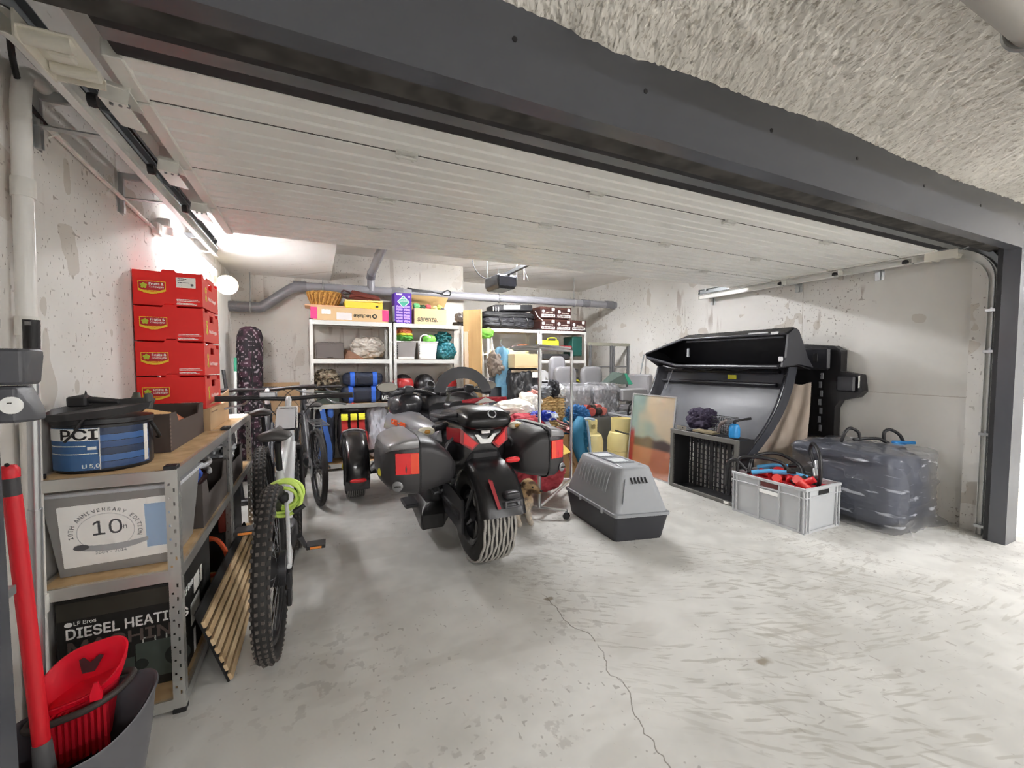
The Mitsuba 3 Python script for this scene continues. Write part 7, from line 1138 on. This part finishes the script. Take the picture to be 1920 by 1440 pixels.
cl('purple_bag', (3.60, 3.08, 0.715), (0.20, 0.30, 0.22), '2a2236', 'dark purple and navy bag behind the black crate', 'bag', 261, fine=0.03)
k = thing('wire_basket', 'black wire basket behind the torch', 'basket'); 
for j in range(9): part(k, 'wire', tube([(3.56, 2.72 + 0.025 * j, 0.61), (3.56, 2.72 + 0.025 * j, 0.76)], 0.0035, 5), INK)
for z in (0.612, 0.65, 0.69, 0.73, 0.76): part(k, 'wire', tube([(3.66, 2.71, z), (3.56, 2.71, z), (3.56, 2.93, z), (3.66, 2.93, z)], 0.0035, 5, closed=True), INK)

# stacking container with divers' gear
container('euro_container', 'light grey stacking container full of red, black and blue hose gear', 3.275, 3.735, 1.86, 2.48, 0.345, mat('b4b6b8', 0.45), CONT)
fr = np.random.default_rng(33)
for i in range(16):
    x, y = 3.33 + 0.34 * fr.random(), 1.92 + 0.48 * fr.random(); c_ = ('c3242a', 'c3242a', 'd23a34', '1c1c1e')[i % 4]
    one('hose_fitting', mv(cat(cyl((-0.045, 0, 0), (0.045, 0, 0), 0.026, n=14), cyl((0.045, 0, 0), (0.065, 0, 0), 0.034, n=12)) if i % 3 else lathe([(0, -0.04), (0.04, -0.035), (0.046, 0), (0.04, 0.035), (0, 0.04)], 16), (x, y, 0.325 + 0.04 * fr.random()), rz=fr.uniform(0, 360), ry=fr.uniform(-40, 40)), mat(c_, 0.45), ('red', 'red', 'bright red', 'black')[i % 4] + ' hose fitting lying in the grey container', 'fitting', 'hose fittings in the container')
one('red_liner', sup((3.505, 2.17, 0.27), (0.40, 0.56, 0.12), 0.4, 4, 0.02, 4, 271, 0.02), mat('b3202a', 0.6), 'red webbing heaped in the grey container', 'webbing', smooth=True)
for i, (a, b) in enumerate((((3.33, 2.33, 0.36), (3.46, 2.12, 0.40)), ((3.40, 2.20, 0.39), (3.57, 2.02, 0.37)), ((3.50, 2.40, 0.37), (3.64, 2.22, 0.41)))):
    k = thing('clamp_handle', 'pale blue plastic clamp handle in the container, ' + ('leftmost', 'nearest', 'farthest')[i] + ' of three', 'clamp', 'blue clamp handles'); a, b = np.array(a), np.array(b); part(k, 'handle', tube([a, (a + b) / 2 + [0, 0, 0.012], b], [0.020, 0.017, 0.013], 8), mat('5aa6d8', 0.35)); part(k, 'jaw', tube([b, b + (b - a) * 0.25], [0.013, 0.02], 8), INK)
HO = mat('1b1b1d', 0.45)
for i, pts_ in enumerate((((3.55, 1.93, 0.30), (3.52, 1.90, 0.44), (3.56, 1.94, 0.58), (3.66, 2.04, 0.63), (3.70, 2.08, 0.56), (3.66, 2.02, 0.45), (3.60, 1.96, 0.40)), ((3.31, 2.45, 0.33), (3.33, 2.44, 0.46), (3.42, 2.32, 0.48), (3.52, 2.20, 0.45), (3.55, 2.16, 0.36)), ((3.36, 2.38, 0.34), (3.46, 2.40, 0.47), (3.62, 2.30, 0.50), (3.68, 2.16, 0.43), (3.60, 2.06, 0.36)), ((3.30, 2.55, 0.20), (3.28, 2.52, 0.40), (3.31, 2.46, 0.44), (3.36, 2.40, 0.36)))):
    one('rubber_hose', tube(spline(pts_, 40), 0.0145, 10), HO, 'black rubber hose in the container, ' + ('the tall loop at its near end', 'arching over its far end', 'crossing along its back', 'hanging over its far edge')[i], 'hose', smooth=True)
for (x, y, z) in ((3.63, 1.98, 0.44), (3.585, 1.965, 0.385)): one('hose_coupling', cyl((x, y, z), (x + 0.03, y + 0.03, z + 0.05), 0.019, n=12), mat('b9bbbd', 0.3, 0.7), 'silver coupling on the tall hose loop, ' + ('upper' if z > 0.4 else 'lower') + ' one', 'coupling', smooth=40)

# film-wrapped cushions by the right post
k = thing('cushion_bundle', 'bundle of dark blue grey cushions in shiny clear film beside the right post', 'cushion bundle'); NV = mat('484c58', 0.5)
part(k, 'cushion', hull(np.vstack([box(3.88, 4.40, 1.60, 2.10, 0.03, 0.50, 0.05).vertices, box(3.92, 4.40, 1.64, 2.2, 0.50, 0.56, 0.03).vertices])), NV, 40); part(k, 'top_cushion', box(3.84, 4.38, 1.70, 2.32, 0.49, 0.60, 0.03), mat('3c404c', 0.5), 40); part(k, 'end_block', box(4.33, 4.42, 1.58, 2.08, 0.05, 0.52, 0.02), mat('55575e', 0.5), 40)
def crumple(c_, s, e, seed, n=6, a1=0.03, a2=0.02):
    m = trimesh.creation.icosphere(subdivisions=n); q = m.vertices; pw = 2 / e; kk = (np.abs(q) ** pw).sum(1) ** (-1 / pw); p = q * kk[:, None]
    v = p * np.array(s) / 2
    r1 = 1 - np.abs(meshkit.noise(v * 6.5 + seed, seed) * 2 - 1); r2 = 1 - np.abs(meshkit.noise(v * np.array([12, 12, 20.0]) + seed * 2, seed + 1) * 2 - 1)
    d = a1 * r1 ** 3 + a2 * r2 ** 4 + 0.012 * meshkit.noise(v * 3, seed)
    m.vertices = v + q * d[:, None] + np.array(c_); return m
scene['wrap_film'] = {'type': 'blendbsdf', 'weight': mikit.proc(lambda p, n, uv: 0.06 + 0.5 * SS(0.64, 0.76, FB(p.x * 7 + p.z * 12, p.y * 7 - p.z * 9, p.z * 26, 3))), 'a': {'type': 'thindielectric', 'int_ior': 1.5}, 'b': {'type': 'twosided', 'b': {'type': 'principled', 'base_color': rgb('c9ccd4'), 'roughness': 0.12, 'specular': 0.9}}}
fm = crumple((4.13, 1.93, 0.30), (0.61, 0.78, 0.60), 0.16, 5, a1=0.020, a2=0.006); fm.vertices[:, 2] = np.maximum(fm.vertices[:, 2], 0.004); part(k, 'film', fm, 'wrap_film', 25)
fb = sheet(lambda u, v: (3.95 + 0.60 * u + 0.03 * math.sin(9 * v), 1.50 + 0.12 * v + 0.05 * math.sin(5 * u) + 0.06 * u, 0.006 + 0.16 * v * (0.4 + 0.6 * abs(math.sin(6 * u + 2 * v)))), 40, 14, 0.001); part(k, 'film_edge', fb, 'wrap_film', 25)
for i, pts_ in enumerate((((4.02, 2.02, 0.62), (4.03, 2.0, 0.70), (4.09, 1.99, 0.735), (4.15, 1.96, 0.70), (4.16, 1.95, 0.63)), ((4.12, 1.98, 0.64), (4.22, 1.92, 0.65), (4.31, 1.88, 0.645), (4.36, 1.84, 0.61)), ((4.34, 1.86, 0.62), (4.33, 1.86, 0.70), (4.38, 1.84, 0.725), (4.44, 1.80, 0.68), (4.47, 1.78, 0.60)))):
    one('loose_hose', tube(spline(pts_, 30), 0.0125, 10), HO, 'black hose lying on the wrapped cushions, ' + ('left loop', 'the straight one between the loops', 'right loop by the blue handle')[i], 'hose', smooth=True)
one('plastic_clamp', hull(np.vstack([mv(cbox((0, 0, 0), (0.17, 0.03, 0.025), 0.006), (4.46, 1.78, 0.62), rz=-35).vertices])), mat('2f7fc0', 0.35), 'blue plastic clamp lying on the wrapped cushions', 'clamp')

# black vehicle hardtop parts against the right wall
HT = mat('26272c', 0.32, 0, 0.5); HTD = mat('141417', 0.4); HTG = mat('45474d', 0.4)
k = thing('hardtop_panel', 'large black moulded hardtop panel with a curved scoop leaning on the right wall', 'car panel')
prof = [(4.06, 1.25), (4.02, 1.12), (3.975, 1.0), (3.90, 0.86), (3.80, 0.73), (3.68, 0.61), (3.55, 0.50), (3.50, 0.46)]
P8 = spline([(a, b) for a, b in prof], 24)
part(k, 'scoop', solid(np.array([[(x + 0.11 + 0.10 * t * 0, 2.58 + 1.55 * t, z + 0.0) for x, z in P8] for t in np.linspace(0, 1, 12)]), 0.008), HTG, 50)
for y_, w_ in ((2.50, 0.10), (4.08, 0.10)):
    fg = part(k, 'side_flange', solid(np.array([[(x + dx, y_ + dy, z) for x, z in P8] for dx, dy in ((0.0, 0.0), (0.0, 0.02), (0.06, 0.06), (0.12, 0.08))]) if y_ < 3 else np.array([[(x + dx, y_ + dy, z) for x, z in P8] for dx, dy in ((0.12, 0.0), (0.06, 0.03), (0.0, 0.08), (0.0, 0.10))]), 0.012), HT, 50)
    part(fg, 'outer_edge', solid(np.array([[(x + dx, y_ + (0.0 if y_ < 3 else 0.10), z) for x, z in P8] for dx in (0.0, 0.13)]), 0.01), mat('3a3c42', 0.4), 50)
    for t in (0.12, 0.32, 0.52, 0.72, 0.92): i = int(t * 23); x, z = P8[i]; part(fg, 'hole', sup((x - 0.004, y_ + (0.02 if y_ < 3 else 0.07), z), (0.016, 0.022, 0.022), 1, 2), INK, True)
for z_, x_ in ((1.20, 4.13), (1.07, 4.085)): part(k, 'cross_rib', tube([(x_ - 0.01, 2.62, z_), (x_ - 0.01, 4.10, z_)], 0.022, 8), HT)
part(k, 'yellow_sticker', box(4.075, 4.082, 3.06, 3.16, 1.115, 1.16), mat('c9c22c', 0.5), False)
part(k, 'seam', tube([(4.10, 3.96, 1.22), (4.0, 3.98, 0.95)], 0.006, 6), mat('77797c', 0.4)); part(k, 'base_lip', tube([(3.61, 2.58, 0.47), (3.61, 4.1, 0.47)], 0.014, 8), HT)
for y_ in (2.7, 3.9): part(k, 'prop', tube([(3.72, y_, 0.56), (3.78, y_, 0.0)], 0.02, 8), HTD)
k = thing('hardtop_roof', 'black trough-shaped hardtop roof lying upside down on the scoop panel', 'car panel')
tp = [(3.92, 1.56), (4.03, 1.615), (4.09, 1.60), (4.16, 1.48), (4.24, 1.34), (4.33, 1.24), (4.31, 1.225), (4.10, 1.27), (3.84, 1.245)]
far = [(3.86, 1.40), (3.95, 1.44), (4.05, 1.44), (4.2, 1.40), (4.3, 1.34), (4.36, 1.25), (4.30, 1.235), (4.08, 1.25), (3.88, 1.36)]
outer = loft([[(x, 2.44, z) for x, z in tp], [(x, 3.70, z) for x, z in tp], [(x, 4.20, z) for x, z in far]], cap=False)
part(k, 'shell', solid(np.array([[(x, 2.45, z) for x, z in tp], [(x, 3.0, z) for x, z in tp], [(x, 3.66, z) for x, z in tp], [(x, 4.20, z) for x, z in far]]), 0.012), HTD, 30)
part(k, 'near_end', prism(poly([(3.94, 1.555), (4.03, 1.61), (4.09, 1.595), (4.16, 1.48), (4.24, 1.34), (4.33, 1.245), (4.10, 1.275), (3.86, 1.25), (3.875, 1.31), (3.915, 1.33)]), 0.02, (0, 2.455, 0), X, Z), mat('34353a', 0.4), False)
part(k, 'far_end', prism(poly(far), 0.02, (0, 4.20, 0), X, Z), HTD, False)
part(k, 'top_edge', tube([(3.93, 2.46, 1.56), (3.93, 3.66, 1.565), (3.86, 4.18, 1.41)], 0.012, 8), mat('3a3b40', 0.35)); part(k, 'inner_rail', tube([(4.0, 2.52, 1.535), (4.0, 3.66, 1.54)], 0.010, 8), mat('6a6c72', 0.3)); part(k, 'front_lip', tube([(3.84, 2.46, 1.25), (3.84, 3.66, 1.255), (3.88, 4.18, 1.36)], 0.018, 8), HT)
part(k, 'latch', box(3.915, 3.93, 2.62, 2.82, 1.57, 1.585, 0.003), mat('b9babd', 0.35), False); part(k, 'latch', box(3.90, 3.93, 2.52, 2.58, 1.555, 1.58, 0.003), mat('d0d1d3', 0.35), False)
for y_ in (2.9, 3.3, 3.7): part(k, 'bow', tube(spline([(3.86, y_ - 0.18, 1.25), (3.87, y_, 1.22), (3.86, y_ + 0.18, 1.25)], 8), 0.015, 8), HTD)
part(k, 'hook', box(3.99, 4.01, 3.62, 3.65, 1.36, 1.46, 0.003), mat('8d8f92', 0.4), False); part(k, 'corner_clip', box(3.85, 3.88, 2.44, 2.47, 1.30, 1.345, 0.004), mat('c9cacc', 0.4), False)
k = thing('hardtop_door', 'black T-shaped hardtop side piece with notched hinge line against the right wall', 'car panel')
T_ = poly([(-2.66, 1.47), (-2.36, 1.44), (-2.30, 1.40), (-2.30, 1.20), (-2.14, 1.17), (-2.12, 1.03), (-2.16, 0.98), (-2.30, 0.94), (-2.34, 0.86), (-2.34, 0.58), (-2.62, 0.56), (-2.7, 1.0)]).buffer(0.012)
part(k, 'shell', prism(T_, 0.10, (4.60, 0, 0), -Y, Z), HTD, False)
part(k, 'upper_pad', hull(np.vstack([box(4.44, 4.48, 2.36, 2.62, 1.22, 1.44, 0.02).vertices])), HT, False); part(k, 'arm_pad', box(4.45, 4.48, 2.15, 2.30, 1.02, 1.17, 0.015), HT, False); part(k, 'white_edge', box(4.46, 4.475, 2.118, 2.124, 1.06, 1.17), mat('d9d9d6', 0.5), False)
for j in range(7): part(k, 'hinge_notch', box(4.468, 4.476, 2.42 + 0.012 * (j % 2), 2.445 + 0.012 * (j % 2), 0.62 + j * 0.085, 0.68 + j * 0.085, 0.002), mat('6c6e72', 0.4), False)
part(k, 'handle_recess', box(4.435, 4.442, 2.46, 2.50, 1.30, 1.38, 0.004), INK, False)
def f_linen(p, n, uv): return MX(lin('b5a596'), lin('cdbfb1'), FB(p.y * 30 + N(p.z * 4, p.x * 4) * 3, p.x * 30, p.z * 3, 3))
pmat('linen_cloth', f_linen, 0.9)
def drape(u, v):
    z = 1.09 - 0.10 * (1 - u) ** 2 - 0.80 * v; x = 4.20 + 0.12 * u - (0.42 - 0.25 * u) * v ** 1.4; y = 2.80 - 0.36 * u - 0.03 * v + (0.20 * (1 - u) * v)
    return (x + 0.014 * math.sin(u * 24 + v * 3) * (0.3 + v), y + 0.012 * math.sin(u * 17 + v * 2) * v, z + 0.01 * math.sin(u * 14))
one('dust_sheet', sheet(drape, 60, 24, 0.006), 'linen_cloth', 'beige cloth dust sheet hanging behind the curved scoop panel', 'cloth', smooth=50)
